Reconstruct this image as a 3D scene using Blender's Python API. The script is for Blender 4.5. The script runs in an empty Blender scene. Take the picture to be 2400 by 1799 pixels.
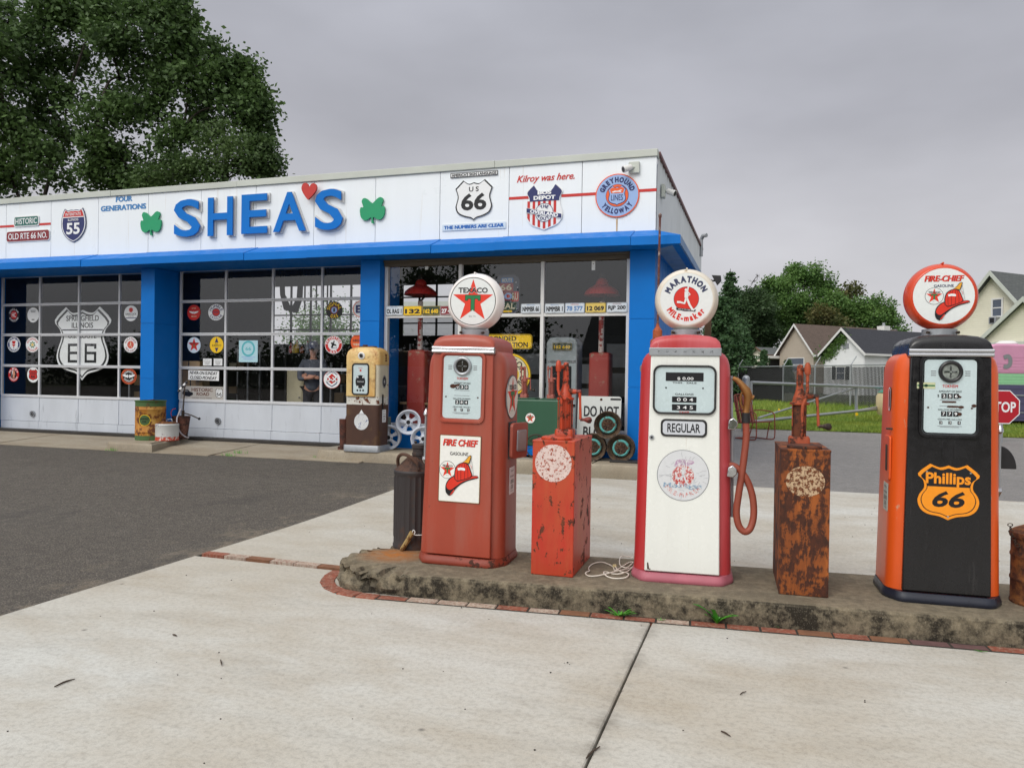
import bpy, bmesh, math, random
import numpy as np
from mathutils import Vector, Matrix

# ---------------------------------------------------------------- camera, world, sun, exposure
SC = bpy.context.scene
COL = SC.collection
PI = math.pi
PW, PH, PF = 2400.0, 1799.0, 1803.0          # photograph size and focal length in its pixels
CZ = 1.45
YAW, PITCH, ROLL = math.radians(18), math.radians(-0.49), 0.015
_fw = np.array([-math.sin(YAW)*math.cos(PITCH), math.cos(YAW)*math.cos(PITCH), math.sin(PITCH)])
_r0 = np.array([math.cos(YAW), math.sin(YAW), 0.0]); _u0 = np.cross(_r0, _fw)
_r = math.cos(ROLL)*_r0 + math.sin(ROLL)*_u0
_u = math.cos(ROLL)*_u0 - math.sin(ROLL)*_r0
cam_d = bpy.data.cameras.new('camera'); cam = bpy.data.objects.new('camera', cam_d); COL.objects.link(cam)
cam_d.sensor_width = 36.0; cam_d.lens = PF/PW*36.0; cam_d.clip_start = 0.05; cam_d.clip_end = 3000
cam.matrix_world = Matrix(((_r[0], _u[0], -_fw[0], 0), (_r[1], _u[1], -_fw[1], 0), (_r[2], _u[2], -_fw[2], CZ), (0, 0, 0, 1)))
SC.camera = cam
SC.view_settings.view_transform = 'Standard'; SC.view_settings.look = 'None'
SC.view_settings.exposure = 0.1; SC.view_settings.gamma = 1.0

SUN_EL, SUN_AZ = math.radians(42), math.radians(200)
world = bpy.data.worlds.new('World'); SC.world = world; world.use_nodes = True
def build_world():
    nt = world.node_tree; N = nt.nodes; L = nt.links; N.clear()
    out = N.new('ShaderNodeOutputWorld'); bg = N.new('ShaderNodeBackground')
    sky = N.new('ShaderNodeTexSky'); sky.sky_type = 'NISHITA'; sky.sun_disc = False
    sky.sun_elevation = SUN_EL; sky.sun_rotation = SUN_AZ
    hs = N.new('ShaderNodeHueSaturation'); hs.inputs['Saturation'].default_value = 0.12
    L.new(sky.outputs[0], hs.inputs['Color'])
    tc = N.new('ShaderNodeTexCoord'); sp = N.new('ShaderNodeSeparateXYZ'); L.new(tc.outputs['Generated'], sp.inputs[0])
    ra = N.new('ShaderNodeValToRGB'); e = ra.color_ramp.elements
    e[0].position = 0.0; e[0].color = (6.0, 5.9, 6.2, 1)
    e[1].position = 0.12; e[1].color = (5.2, 5.18, 5.45, 1)
    for p, c in ((0.30, (3.9, 3.95, 4.38)), (0.48, (3.95, 4.05, 4.55)), (0.70, (7.5, 7.5, 7.7)), (1.0, (9.5, 9.5, 9.6))):
        q = e.new(p); q.color = (*c, 1)
    L.new(sp.outputs['Z'], ra.inputs[0])
    mp = N.new('ShaderNodeMapping'); mp.inputs['Scale'].default_value = (1.0, 1.0, 2.6); L.new(tc.outputs['Generated'], mp.inputs[0])
    no = N.new('ShaderNodeTexNoise'); no.inputs['Scale'].default_value = 1.7; no.inputs['Detail'].default_value = 5; no.inputs['Roughness'].default_value = 0.5
    L.new(mp.outputs[0], no.inputs['Vector'])
    mr = N.new('ShaderNodeMapRange'); mr.inputs[1].default_value = 0.3; mr.inputs[2].default_value = 0.7; mr.inputs[3].default_value = 0.80; mr.inputs[4].default_value = 1.22
    L.new(no.outputs[0], mr.inputs[0])
    mu = N.new('ShaderNodeMix'); mu.data_type = 'RGBA'; mu.blend_type = 'MULTIPLY'; mu.inputs[0].default_value = 1.0
    L.new(ra.outputs[0], mu.inputs[6]); L.new(mr.outputs[0], mu.inputs[7])
    # the cloud is brightest where the hidden sun stands behind it
    dt = N.new('ShaderNodeVectorMath'); dt.operation = 'DOT_PRODUCT'; dt.inputs[1].default_value = (math.sin(SUN_AZ)*math.cos(SUN_EL), math.cos(SUN_AZ)*math.cos(SUN_EL), math.sin(SUN_EL)); L.new(tc.outputs['Generated'], dt.inputs[0])
    cl = N.new('ShaderNodeMath'); cl.operation = 'MAXIMUM'; cl.inputs[1].default_value = 0.0; L.new(dt.outputs['Value'], cl.inputs[0])
    pw = N.new('ShaderNodeMath'); pw.operation = 'POWER'; pw.inputs[1].default_value = 3.5; L.new(cl.outputs[0], pw.inputs[0])
    gl = N.new('ShaderNodeMix'); gl.data_type = 'RGBA'; gl.blend_type = 'ADD'; gl.inputs[7].default_value = (15, 14.8, 14.4, 1); L.new(pw.outputs[0], gl.inputs[0]); L.new(mu.outputs[2], gl.inputs[6])
    mx = N.new('ShaderNodeMix'); mx.data_type = 'RGBA'; mx.inputs[0].default_value = 0.97
    L.new(hs.outputs[0], mx.inputs[6]); L.new(gl.outputs[2], mx.inputs[7])
    L.new(mx.outputs[2], bg.inputs['Color']); bg.inputs['Strength'].default_value = 0.1
    L.new(bg.outputs[0], out.inputs[0])
build_world()
sun_d = bpy.data.lights.new('sun', 'SUN'); sun_d.energy = 1.0; sun_d.angle = math.radians(20); sun_d.color = (1.0, 0.96, 0.9)
sun = bpy.data.objects.new('sun', sun_d); COL.objects.link(sun)
# overcast sun, high, over the viewer's left shoulder
_az = SUN_AZ
sun_dir = Vector((math.sin(_az)*math.cos(SUN_EL), math.cos(_az)*math.cos(SUN_EL), math.sin(SUN_EL)))
sun.rotation_euler = sun_dir.to_track_quat('Z', 'Y').to_euler()

# ---------------------------------------------------------------- measuring: a photo pixel meets a real plane
def ray(x, y): return _fw + _r*(x-PW/2)/PF - _u*(y-PH/2)/PF
def atY(x, y, Y):
    d = ray(x, y); t = Y/d[1]; return Vector((d[0]*t, Y, CZ+d[2]*t))
def atZ(x, y, z):
    d = ray(x, y); t = (z-CZ)/d[2]; return Vector((d[0]*t, d[1]*t, z))
def atD(x, y, D):
    d = ray(x, y); return Vector((d[0]*D, d[1]*D, CZ+d[2]*D))
def sstep(a, b, x):
    t = min(1.0, max(0.0, (x-a)/(b-a))); return t*t*(3-2*t)
def zg(Y): return 0.1*sstep(5.8, 10.5, Y) + 0.2*sstep(18, 40, Y)

# ---------------------------------------------------------------- materials
def lin(r, g, b, k=1.0):
    f = lambda c: (c/255/12.92 if c <= 10 else ((c/255+0.055)/1.055)**2.4)*k
    return (f(r), f(g), f(b), 1.0)
_M = {}
def newmat(name):
    m = bpy.data.materials.new(name); m.use_nodes = True; nt = m.node_tree
    return m, nt, nt.nodes['Principled BSDF']
def noise_node(nt, scale, detail=5, rough=0.6, stretch=(1, 1, 1), coord='Object'):
    tc = nt.nodes.new('ShaderNodeTexCoord'); mp = nt.nodes.new('ShaderNodeMapping'); mp.inputs['Scale'].default_value = stretch
    nt.links.new(tc.outputs[coord], mp.inputs[0])
    n = nt.nodes.new('ShaderNodeTexNoise'); n.inputs['Scale'].default_value = scale; n.inputs['Detail'].default_value = detail; n.inputs['Roughness'].default_value = rough
    nt.links.new(mp.outputs[0], n.inputs['Vector']); return n.outputs[0]
def rng(nt, v, a, b, lo=0.0, hi=1.0):
    m = nt.nodes.new('ShaderNodeMapRange'); m.inputs[1].default_value = a; m.inputs[2].default_value = b; m.inputs[3].default_value = lo; m.inputs[4].default_value = hi
    nt.links.new(v, m.inputs[0]); return m.outputs[0]
def mixc(nt, f, a, b, mode='MIX'):
    m = nt.nodes.new('ShaderNodeMix'); m.data_type = 'RGBA'; m.blend_type = mode
    for i, v in ((0, f), (6, a), (7, b)):
        if isinstance(v, (int, float)): m.inputs[i].default_value = v
        elif isinstance(v, tuple): m.inputs[i].default_value = v
        else: nt.links.new(v, m.inputs[i])
    return m.outputs[2]
def mmath(nt, op, a, b):
    m = nt.nodes.new('ShaderNodeMath'); m.operation = op
    for i, v in ((0, a), (1, b)):
        if isinstance(v, (int, float)): m.inputs[i].default_value = v
        else: nt.links.new(v, m.inputs[i])
    return m.outputs[0]
def bump(nt, bs, h, s=0.2, d=0.01):
    b = nt.nodes.new('ShaderNodeBump'); b.inputs['Strength'].default_value = s; b.inputs['Distance'].default_value = d
    nt.links.new(h, b.inputs['Height']); nt.links.new(b.outputs[0], bs.inputs['Normal'])
def geo_z(nt):
    tc = nt.nodes.new('ShaderNodeTexCoord'); sp = nt.nodes.new('ShaderNodeSeparateXYZ'); nt.links.new(tc.outputs['Object'], sp.inputs[0]); return sp.outputs
def paint(name, c, rough=0.45, metal=0.0, var=0.12, scale=6.0, dirt=None, dirt_amt=0.0, stretch=(1, 1, 1), bmp=0.0, spec=0.5):
    """a plain coloured surface with faint patchiness and, if asked, streaks of dirt or wear"""
    if name in _M: return _M[name]
    m, nt, bs = newmat(name)
    n = noise_node(nt, scale, 6, 0.6, stretch)
    dark = tuple(v*(1-var) for v in c[:3])+(1,); lite = tuple(min(1, v*(1+var)) for v in c[:3])+(1,)
    col = mixc(nt, rng(nt, n, 0.3, 0.7), dark, lite)
    if dirt:
        n2 = noise_node(nt, scale*2.3, 8, 0.7, (stretch[0]*1.7, stretch[1]*1.7, stretch[2]*0.6))
        col = mixc(nt, rng(nt, n2, 0.62-dirt_amt*0.3, 0.8-dirt_amt*0.2), col, dirt)
    nt.links.new(col, bs.inputs['Base Color'])
    n3 = noise_node(nt, scale*5, 4)
    nt.links.new(rng(nt, n3, 0.3, 0.7, max(0.03, rough-0.1), min(1, rough+0.1)), bs.inputs['Roughness'])
    bs.inputs['Metallic'].default_value = metal; bs.inputs['Specular IOR Level'].default_value = spec
    if bmp: bump(nt, bs, noise_node(nt, scale*8, 6, 0.7), bmp, 0.004)
    _M[name] = m; return m
def flat(name, c, rough=0.4, metal=0.0, spec=0.4):
    """lettering and small printed marks"""
    if name in _M: return _M[name]
    m, nt, bs = newmat(name)
    n = noise_node(nt, 40, 3); col = mixc(nt, rng(nt, n, 0.3, 0.7), tuple(v*0.94 for v in c[:3])+(1,), c)
    nt.links.new(col, bs.inputs['Base Color']); bs.inputs['Roughness'].default_value = rough; bs.inputs['Metallic'].default_value = metal
    bs.inputs['Specular IOR Level'].default_value = spec; _M[name] = m; return m
def chipped(name, c, under, amt=0.5, scale=9.0, under2=None, rough=0.5, stretch=(1, 1, 1), soft=0.03, bmp=0.25, fade=None, fade_amt=0.5):
    """old paint flaking off: patches of the metal or rust under it show through"""
    if name in _M: return _M[name]
    m, nt, bs = newmat(name)
    a = noise_node(nt, scale, 9, 0.68, stretch); b = noise_node(nt, scale*4.2, 6, 0.7, stretch)
    s = mmath(nt, 'ADD', mmath(nt, 'MULTIPLY', a, 0.75), mmath(nt, 'MULTIPLY', b, 0.25))
    th = 0.635-0.34*amt
    mask = rng(nt, s, th, th+soft)
    top = c
    v = noise_node(nt, scale*0.45, 5, 0.6, stretch)
    top = mixc(nt, rng(nt, v, 0.32, 0.68), tuple(x*0.85 for x in c[:3])+(1,), c)
    if fade: top = mixc(nt, rng(nt, noise_node(nt, scale*0.3, 6, 0.65, (stretch[0]*1.5, stretch[1]*1.5, stretch[2]*0.4)), 0.62-0.3*fade_amt, 0.8-0.2*fade_amt), top, fade)
    low = under
    if under2: low = mixc(nt, rng(nt, noise_node(nt, scale*2.2, 7, 0.7, stretch), 0.4, 0.6), under, under2)
    nt.links.new(mixc(nt, mask, top, low), bs.inputs['Base Color'])
    nt.links.new(rng(nt, mask, 0, 1, rough, 0.85), bs.inputs['Roughness'])
    bump(nt, bs, mmath(nt, 'ADD', s, mmath(nt, 'MULTIPLY', noise_node(nt, 4.5, 1, .4), 1.6)), bmp+.06, 0.006); _M[name] = m; return m

# ---------------------------------------------------------------- mesh building
class MB:
    def __init__(s): s.v = []; s.f = []; s.m = []; s.mats = []
    def mi(s, mat):
        if mat not in s.mats: s.mats.append(mat)
        return s.mats.index(mat)
    def add(s, vs, fs, mat, T=None):
        o = len(s.v); k = s.mi(mat)
        s.v += [tuple(T @ Vector(v)) for v in vs] if T is not None else [tuple(v) for v in vs]
        s.f += [tuple(i+o for i in f) for f in fs]; s.m += [k]*len(fs); return s
    def box(s, x0, x1, y0, y1, z0, z1, mat, T=None):
        vs = [(x, y, z) for z in (z0, z1) for y in (y0, y1) for x in (x0, x1)]
        return s.add(vs, [(0, 2, 3, 1), (4, 5, 7, 6), (0, 1, 5, 4), (2, 6, 7, 3), (0, 4, 6, 2), (1, 3, 7, 5)], mat, T)
    def loft(s, loops, mat, cap=True, T=None, closed=True):
        n = len(loops[0]); vs = [p for l in loops for p in l]; fs = []
        for i in range(len(loops)-1):
            for j in range(n if closed else n-1):
                k = (j+1) % n; fs.append((i*n+j, i*n+k, (i+1)*n+k, (i+1)*n+j))
        if cap: fs.append(tuple(range(n-1, -1, -1))); fs.append(tuple(range((len(loops)-1)*n, len(loops)*n)))
        return s.add(vs, fs, mat, T)
    def lathe(s, prof, mat, n=32, T=None, cap=True):
        """prof: (radius, z) from bottom to top"""
        loops = [[(max(r, 1e-4)*math.cos(2*PI*i/n), max(r, 1e-4)*math.sin(2*PI*i/n), z) for i in range(n)] for r, z in prof]
        return s.loft(loops, mat, cap, T)
    def tube(s, pts, r, mat, n=8, T=None, cap=True):
        pts = [Vector(p) for p in pts]; rs = r if isinstance(r, (list, tuple)) else [r]*len(pts); loops = []
        t0 = (pts[1]-pts[0]).normalized(); up = Vector((0, 0, 1)) if abs(t0.z) < 0.9 else Vector((1, 0, 0))
        a = t0.cross(up).normalized()
        for i, p in enumerate(pts):
            t = (pts[min(i+1, len(pts)-1)]-pts[max(i-1, 0)]).normalized()
            a = (a-t*a.dot(t)).normalized(); b = t.cross(a)
            loops.append([p+(a*math.cos(2*PI*k/n)+b*math.sin(2*PI*k/n))*rs[i] for k in range(n)])
        return s.loft(loops, mat, cap, T)
    def cyl(s, p0, p1, r, mat, n=16, r1=None, T=None): return s.tube([p0, p1], [r, r if r1 is None else r1], mat, n, T)
    def ball(s, c, r, mat, n=12, sc=(1, 1, 1), T=None):
        loops = []
        for i in range(n+1):
            th = PI*i/n - PI/2; rr = max(1e-4, r*math.cos(th)); z = r*math.sin(th)
            loops.append([(c[0]+rr*sc[0]*math.cos(2*PI*k/(2*n)), c[1]+rr*sc[1]*math.sin(2*PI*k/(2*n)), c[2]+z*sc[2]) for k in range(2*n)])
        return s.loft(loops, mat, True, T)
    def torus(s, c, R, r, mat, axis='z', n=32, k=8, T=None, sc=(1, 1)):
        vs = []; fs = []
        for i in range(n):
            a = 2*PI*i/n
            for j in range(k):
                b = 2*PI*j/k; q = R+r*math.cos(b); p = (q*math.cos(a)*sc[0], q*math.sin(a)*sc[1], r*math.sin(b))
                if axis == 'y': p = (p[0], p[2], p[1])
                if axis == 'x': p = (p[2], p[0], p[1])
                vs.append((c[0]+p[0], c[1]+p[1], c[2]+p[2]))
        for i in range(n):
            for j in range(k):
                fs.append((i*k+j, ((i+1) % n)*k+j, ((i+1) % n)*k+(j+1) % k, i*k+(j+1) % k))
        return s.add(vs, fs, mat, T)
    def prism(s, pts, y0, y1, mat, T=None):
        """outline in x,z pushed from y0 to y1"""
        return s.loft([[(p[0], y0, p[1]) for p in pts], [(p[0], y1, p[1]) for p in pts]], mat, True, T)
    def build(s, name, parent=None, loc=(0, 0, 0), rz=0.0, smooth=35, bevel=0.0, bseg=2, rot=None):
        me = bpy.data.meshes.new(name); me.from_pydata(s.v, [], s.f)
        for m in s.mats: me.materials.append(m)
        if len(s.mats) > 1: me.polygons.foreach_set('material_index', s.m)
        bm = bmesh.new(); bm.from_mesh(me); bmesh.ops.recalc_face_normals(bm, faces=bm.faces); bm.to_mesh(me); bm.free()
        if smooth:
            me.polygons.foreach_set('use_smooth', [True]*len(me.polygons)); me.set_sharp_from_angle(angle=math.radians(smooth))
        o = bpy.data.objects.new(name, me); COL.objects.link(o); o.location = loc; o.rotation_euler = rot if rot else (0, 0, rz)
        if parent: o.parent = parent
        if bevel:
            b = o.modifiers.new('bevel', 'BEVEL'); b.width = bevel; b.segments = bseg; b.limit_method = 'ANGLE'; b.angle_limit = math.radians(40); b.harden_normals = False
        return o
def tag(o, label=None, cat=None, group=None, kind=None):
    if label: o['label'] = label
    if cat: o['category'] = cat
    if group: o['group'] = group
    if kind: o['kind'] = kind
    return o
def thing(name, label, cat, loc=(0, 0, 0), rz=0.0, group=None, rot=None):
    o = bpy.data.objects.new(name, None); COL.objects.link(o); o.location = loc; o.rotation_euler = rot if rot else (0, 0, rz)
    o.empty_display_size = 0.2; return tag(o, label, cat, group)
def copy_tree(o, parent=None):
    c = o.copy(); COL.objects.link(c)
    if parent: c.parent = parent
    for ch in list(o.children): copy_tree(ch, c)
    return c
def rrect(w, h, r, n=5, cx=0.0, cy=0.0):
    r = min(r, w/2-1e-4, h/2-1e-4); p = []
    for k, (sx, sy) in enumerate(((1, 1), (-1, 1), (-1, -1), (1, -1))):
        for i in range(n+1):
            a = PI/2*k + PI/2*i/n; p.append((cx+sx*(w/2-r)+r*math.cos(a), cy+sy*(h/2-r)+r*math.sin(a)))
    return p
def disc(r, n=40, cx=0.0, cy=0.0, ry=None): return [(cx+r*math.cos(2*PI*i/n), cy+(ry or r)*math.sin(2*PI*i/n)) for i in range(n)]

# ---------------------------------------------------------------- flat signs: layered shapes and lettering
_T = {}
def text2d(s, bold=0.0, shear=0.0):
    k = (s, bold, shear)
    if k not in _T and bold > 0 and any(c in 'MWNmw' for c in s):
        # these letters thicken badly: lay shifted copies a hair apart instead
        v, f = text2d(s, 0.0, shear); n = len(v); V = []; F = []
        for i, (a, b) in enumerate(((0, 0), (1, 1), (-1, -1), (1, -1), (-1, 1))):
            V.append(v+np.array([a*bold, b*bold*.6, i*3e-5])); F += [tuple(q+i*n for q in p) for p in f]
        _T[k] = (np.concatenate(V), F)
    if k not in _T:
        c = bpy.data.curves.new('lettering', 'FONT'); c.body = s; c.fill_mode = 'FRONT'; c.offset = bold; c.shear = shear; c.resolution_u = 3
        o = bpy.data.objects.new('lettering', c); me = bpy.data.meshes.new_from_object(o)
        vs = np.array([(v.co[0], v.co[1], 0.0) for v in me.vertices]) if len(me.vertices) else np.zeros((0, 3))
        fs = [tuple(p.vertices) for p in me.polygons]
        bpy.data.objects.remove(o); bpy.data.curves.remove(c); bpy.data.meshes.remove(me); _T[k] = (vs, fs)
    return _T[k]
class Sheet(MB):
    """u to the right, v up, layers towards the viewer (local -y)"""
    def __init__(s, eps=0.0008): super().__init__(); s.eps = eps
    def poly(s, pts, mat, layer=1): return s.add([(p[0], -layer*s.eps, p[1]) for p in pts], [tuple(range(len(pts)))], mat)
    def back(s, pts, t, mat): return s.prism(pts, 0.0, t, mat)
    def ring(s, outer, inner, mat, layer=1):
        n = len(outer); y = -layer*s.eps
        return s.add([(p[0], y, p[1]) for p in outer]+[(p[0], y, p[1]) for p in inner], [(i, (i+1) % n, n+(i+1) % n, n+i) for i in range(n)], mat)
    def stroke(s, pts, w, mat, layer=1):
        y = -layer*s.eps; pts = [Vector(p) for p in pts]; L = []; R = []
        for i, p in enumerate(pts):
            t = (pts[min(i+1, len(pts)-1)]-pts[max(0, i-1)]).normalized(); n = Vector((-t.y, t.x))*w/2; L.append(p+n); R.append(p-n)
        n = len(pts)
        return s.add([(p.x, y, p.y) for p in L]+[(p.x, y, p.y) for p in R], [(i, i+1, n+i+1, n+i) for i in range(n-1)], mat)
    def text(s, t, cx, cy, w, h, mat, layer=2, bold=0.0, shear=0.0, rot=0.0):
        vs, fs = text2d(t, bold, shear)
        if not len(fs): return s
        lo = vs.min(0); hi = vs.max(0); sz = hi-lo
        sx = w/sz[0] if w else h/sz[1]; sy = h/sz[1] if h else sx
        p = (vs-(lo+hi)/2*(1, 1, 0))*(sx, sy, 1); c, q = math.cos(rot), math.sin(rot)
        return s.add([(cx+a*c-b*q, -layer*s.eps-d, cy+a*q+b*c) for a, b, d in p], fs, mat)
    def arc(s, t, cx, cy, r, h, a_mid, mat, layer=2, bold=0.0, squeeze=1.0, under=False, ry=1.0, span=None):
        """letters round a circle of mid-radius r; under=True reads along the bottom"""
        cap = text2d('H', bold)[0]; ch = cap[:, 1].max()-cap[:, 1].min(); base = cap[:, 1].min(); sc = h/ch; ws = []
        for c in t:
            v, f = text2d(c, bold); ws.append((v[:, 0].max()-v[:, 0].min())*sc*squeeze if len(f) else h*0.45)
        gap = h*0.16; tot = sum(ws)+gap*(len(t)-1)
        if span: k = math.radians(span)*r/tot; ws = [w*k for w in ws]; gap *= k; tot *= k; squeeze *= k
        x = -tot/2; sg = 1 if under else -1
        for c, w in zip(t, ws):
            v, f = text2d(c, bold)
            if len(f):
                th = math.radians(a_mid)+sg*(x+w/2)/r; x0 = (v[:, 0].min()+v[:, 0].max())/2
                al = th+PI/2 if under else th-PI/2; ca, sa = math.cos(al), math.sin(al)
                ox, oy = cx+r*math.cos(th), cy+r*math.sin(th)*ry
                pts = []
                for a, b, d in v:
                    a = (a-x0)*sc*squeeze; b = (b-base)*sc-h/2; pts.append((ox+a*ca-b*sa, -layer*s.eps-d, oy+(a*sa+b*ca)*ry))
                s.add(pts, f, mat)
            x += w+gap
        return s
    def build(s, name, parent=None, loc=(0, 0, 0), rz=0.0, rot=None, smooth=0, bevel=0.0):
        me = bpy.data.meshes.new(name); me.from_pydata(s.v, [], s.f)
        for m in s.mats: me.materials.append(m)
        if len(s.mats) > 1: me.polygons.foreach_set('material_index', s.m)
        o = bpy.data.objects.new(name, me); COL.objects.link(o); o.location = loc; o.rotation_euler = rot if rot else (0, 0, rz)
        if parent: o.parent = parent
        return o
def star(r, k=0.4, cx=0.0, cy=0.0, n=5, rot=90): return [(cx+(r if i % 2 == 0 else r*k)*math.cos(math.radians(rot+i*180/n)), cy+(r if i % 2 == 0 else r*k)*math.sin(math.radians(rot+i*180/n))) for i in range(2*n)]
def mirror(half):
    """half outline on the right side from top middle to bottom middle -> closed outline"""
    return half + [(-x, y) for x, y in reversed(half) if abs(x) > 1e-6]
def smoothline(pts, n=4):
    out = []
    for i in range(len(pts)-1):
        p0 = pts[max(0, i-1)]; p1 = pts[i]; p2 = pts[i+1]; p3 = pts[min(len(pts)-1, i+2)]
        for k in range(n):
            t = k/n; out.append(tuple(0.5*((2*b)+(-a+c)*t+(2*a-5*b+4*c-d)*t*t+(-a+3*b-3*c+d)*t**3) for a, b, c, d in zip(p0, p1, p2, p3)))
    return out+[tuple(pts[-1])]
def us_shield(w, h):
    top = smoothline([(0, 0.44), (0.14, 0.41), (0.29, 0.5)], 4); side = smoothline([(0.5, 0.3), (0.435, 0.1), (0.475, -0.08), (0.49, -0.18), (0.42, -0.32), (0.24, -0.405), (0.08, -0.445), (0, -0.5)], 4)
    return [(x*w, y*h) for x, y in mirror(top+side)]
def scale2(p, k, cy=0.0): return [(x*k, cy+(y-cy)*k) for x, y in p]
def ellipse_star(sh, r, red, green, black, white, k=1.0, layer=2, word='TEXACO', ang=0.0):
    sh.poly([(x*k, y) for x, y in star(r, 0.4)], red, layer)
# ---------------------------------------------------------------- palette
def concrete(name, c, c2, stain, scale=1.0, grain=0.12, spots=True):
    m, nt, bs = newmat(name)
    a = noise_node(nt, 0.33*scale, 4, 0.55, (1, 1.5, 1)); b = noise_node(nt, 1.3*scale, 9, 0.7, (0.8, 1.5, 1)); d = noise_node(nt, 190*scale, 2, 0.7); e = noise_node(nt, 2.6*scale, 8, 0.75, (0.6, 1.6, 1)); f = noise_node(nt, 36*scale, 5, 0.75)
    col = mixc(nt, rng(nt, a, 0.36, 0.62), c, c2)
    col = mixc(nt, rng(nt, b, 0.42, 0.74, 0, 0.7), col, stain)
    col = mixc(nt, rng(nt, e, 0.52, 0.78, 0, 0.48), col, tuple(v*0.55 for v in c2[:3])+(1,))
    col = mixc(nt, rng(nt, f, 0.32, 0.54, 0.36, 0), col, (0.16, 0.145, 0.12, 1))
    col = mixc(nt, rng(nt, d, 0.3, 0.6, grain*2, 0), col, (0.09, 0.085, 0.08, 1))
    if spots:
        jx = mmath(nt, 'ABSOLUTE', mmath(nt, 'ADD', geo_z(nt)[0], 0.605), 0.0); col = mixc(nt, mmath(nt, 'MULTIPLY', rng(nt, jx, 0.01, 0.08, .5, 0), rng(nt, e, .42, .62)), col, (0.13, 0.115, 0.09, 1))
        tc = nt.nodes.new('ShaderNodeTexCoord')
        for sc_, r0, r1, amt in ((2.6*scale, 0.014, 0.05, .75), (0.9*scale, 0.02, 0.075, .35)):
            v = nt.nodes.new('ShaderNodeTexVoronoi'); v.inputs['Scale'].default_value = sc_; nt.links.new(tc.outputs['Object'], v.inputs['Vector'])
            col = mixc(nt, mmath(nt, 'MULTIPLY', rng(nt, v.outputs['Distance'], r0, r1, amt, 0), rng(nt, b, .4, .55)), col, (0.10, 0.095, 0.085, 1))
    nt.links.new(col, bs.inputs['Base Color']); nt.links.new(rng(nt, b, 0.3, 0.7, 0.6, 0.85), bs.inputs['Roughness'])
    bump(nt, bs, mmath(nt, 'ADD', mmath(nt, 'ADD', mmath(nt, 'MULTIPLY', d, 0.3), mmath(nt, 'MULTIPLY', f, .5)), b), 0.2, 0.006); return m
m_slab = concrete('forecourt_concrete', lin(200, 200, 194, .98), lin(188, 182, 169, .96), lin(168, 155, 134, .92))
m_apron = concrete('old_concrete', lin(178, 164, 140, .82), lin(190, 178, 155, .82), lin(150, 130, 102, .8), 1.4, 0.3)
m_joint = paint('joint_dirt', lin(62, 55, 46, .6), 0.95)
def asphalt_mat(name, c, c2):
    m, nt, bs = newmat(name)
    a = noise_node(nt, 0.6, 6, 0.6); d = noise_node(nt, 75, 2, 0.8); b = noise_node(nt, 46, 4, 0.8)
    col = mixc(nt, rng(nt, a, 0.3, 0.7), c, c2)
    col = mixc(nt, rng(nt, d, 0.50, 0.66, 0, 0.75), col, lin(172, 162, 148, .8)); col = mixc(nt, rng(nt, noise_node(nt, 9, 6, 0.75), 0.35, 0.6, 0.45, 0), col, tuple(v*.5 for v in c[:3])+(1,)); col = mixc(nt, rng(nt, b, 0.3, 0.5, 0.75, 0), col, (0.014, 0.013, 0.012, 1))
    if name == 'asphalt':   # sand swept up along the slab edge, two old dark patches
        xs_ = geo_z(nt); sand = mmath(nt, 'MULTIPLY', rng(nt, xs_[0], -5.0, -4.3, 0, 1), rng(nt, noise_node(nt, 1.6, 7, .7, (1, .8, 1)), .50, .62)); col = mixc(nt, mmath(nt, 'MULTIPLY', sand, .65), col, lin(160, 146, 124, .85))
        col = mixc(nt, rng(nt, noise_node(nt, .5, 5, .65, (1.5, .6, 1)), .58, .64, 0, .28), col, (0.02, 0.02, 0.02, 1))
    nt.links.new(col, bs.inputs['Base Color']); bs.inputs['Roughness'].default_value = 0.85
    bump(nt, bs, mmath(nt, 'ADD', d, b), 0.9, 0.016); return m
m_asph = asphalt_mat('asphalt', lin(86, 79, 71, .8), lin(98, 92, 84, .8))
m_asph2 = asphalt_mat('worn_asphalt', lin(142, 140, 140, .85), lin(154, 152, 150, .88))
m_soil = paint('soil', lin(88, 92, 60, .6), 0.95, var=0.3, scale=0.6)
m_lawn = paint('lawn_soil', lin(96, 128, 36, .75), 0.95, var=0.4, scale=1.5, dirt=lin(140, 150, 50, .7), dirt_amt=0.5)
m_blue = paint('blue_paint', (0.0, 0.155, 0.54, 1), 0.5, var=0.06, scale=1.5, spec=0.2)
m_blue_fade = paint('weathered_blue_paint', lin(120, 152, 192, .85), 0.6, var=0.15, scale=1.2, dirt=lin(60, 110, 170), dirt_amt=.4, stretch=(1, 3, 1))
m_white = paint('white_enamel_panel', lin(230, 236, 240, 1.0), 0.35, var=0.02, scale=0.7, dirt=lin(198, 188, 168, .95), dirt_amt=0.02, stretch=(5, 5, .35))
m_coping = paint('pale_grey_green_coping', lin(194, 199, 190, .92), 0.5, var=0.08, scale=1.0)
m_alu = paint('aluminium_frame', lin(214, 216, 219, .92), 0.38, metal=0.08, var=0.05, scale=3)
m_doorp = paint('silver_door_panel', lin(208, 214, 222, .92), 0.4, metal=0.08, var=0.06, scale=2.5, dirt=lin(140, 146, 155), dirt_amt=0.12, stretch=(1, 1, .4))
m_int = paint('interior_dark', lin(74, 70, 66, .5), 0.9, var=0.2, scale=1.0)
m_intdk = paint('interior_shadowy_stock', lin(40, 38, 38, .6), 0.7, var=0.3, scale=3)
m_ceil = paint('ceiling_tile', lin(150, 148, 142, .7), 0.9, var=0.1, scale=2)
m_black = paint('black_paint', lin(30, 29, 32, .8), 0.4, var=0.15)
m_rubber = paint('black_rubber', lin(34, 33, 34, .8), 0.6)
m_chrome = paint('chrome', lin(196, 197, 200), 0.14, metal=1.0, var=0.04)
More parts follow.
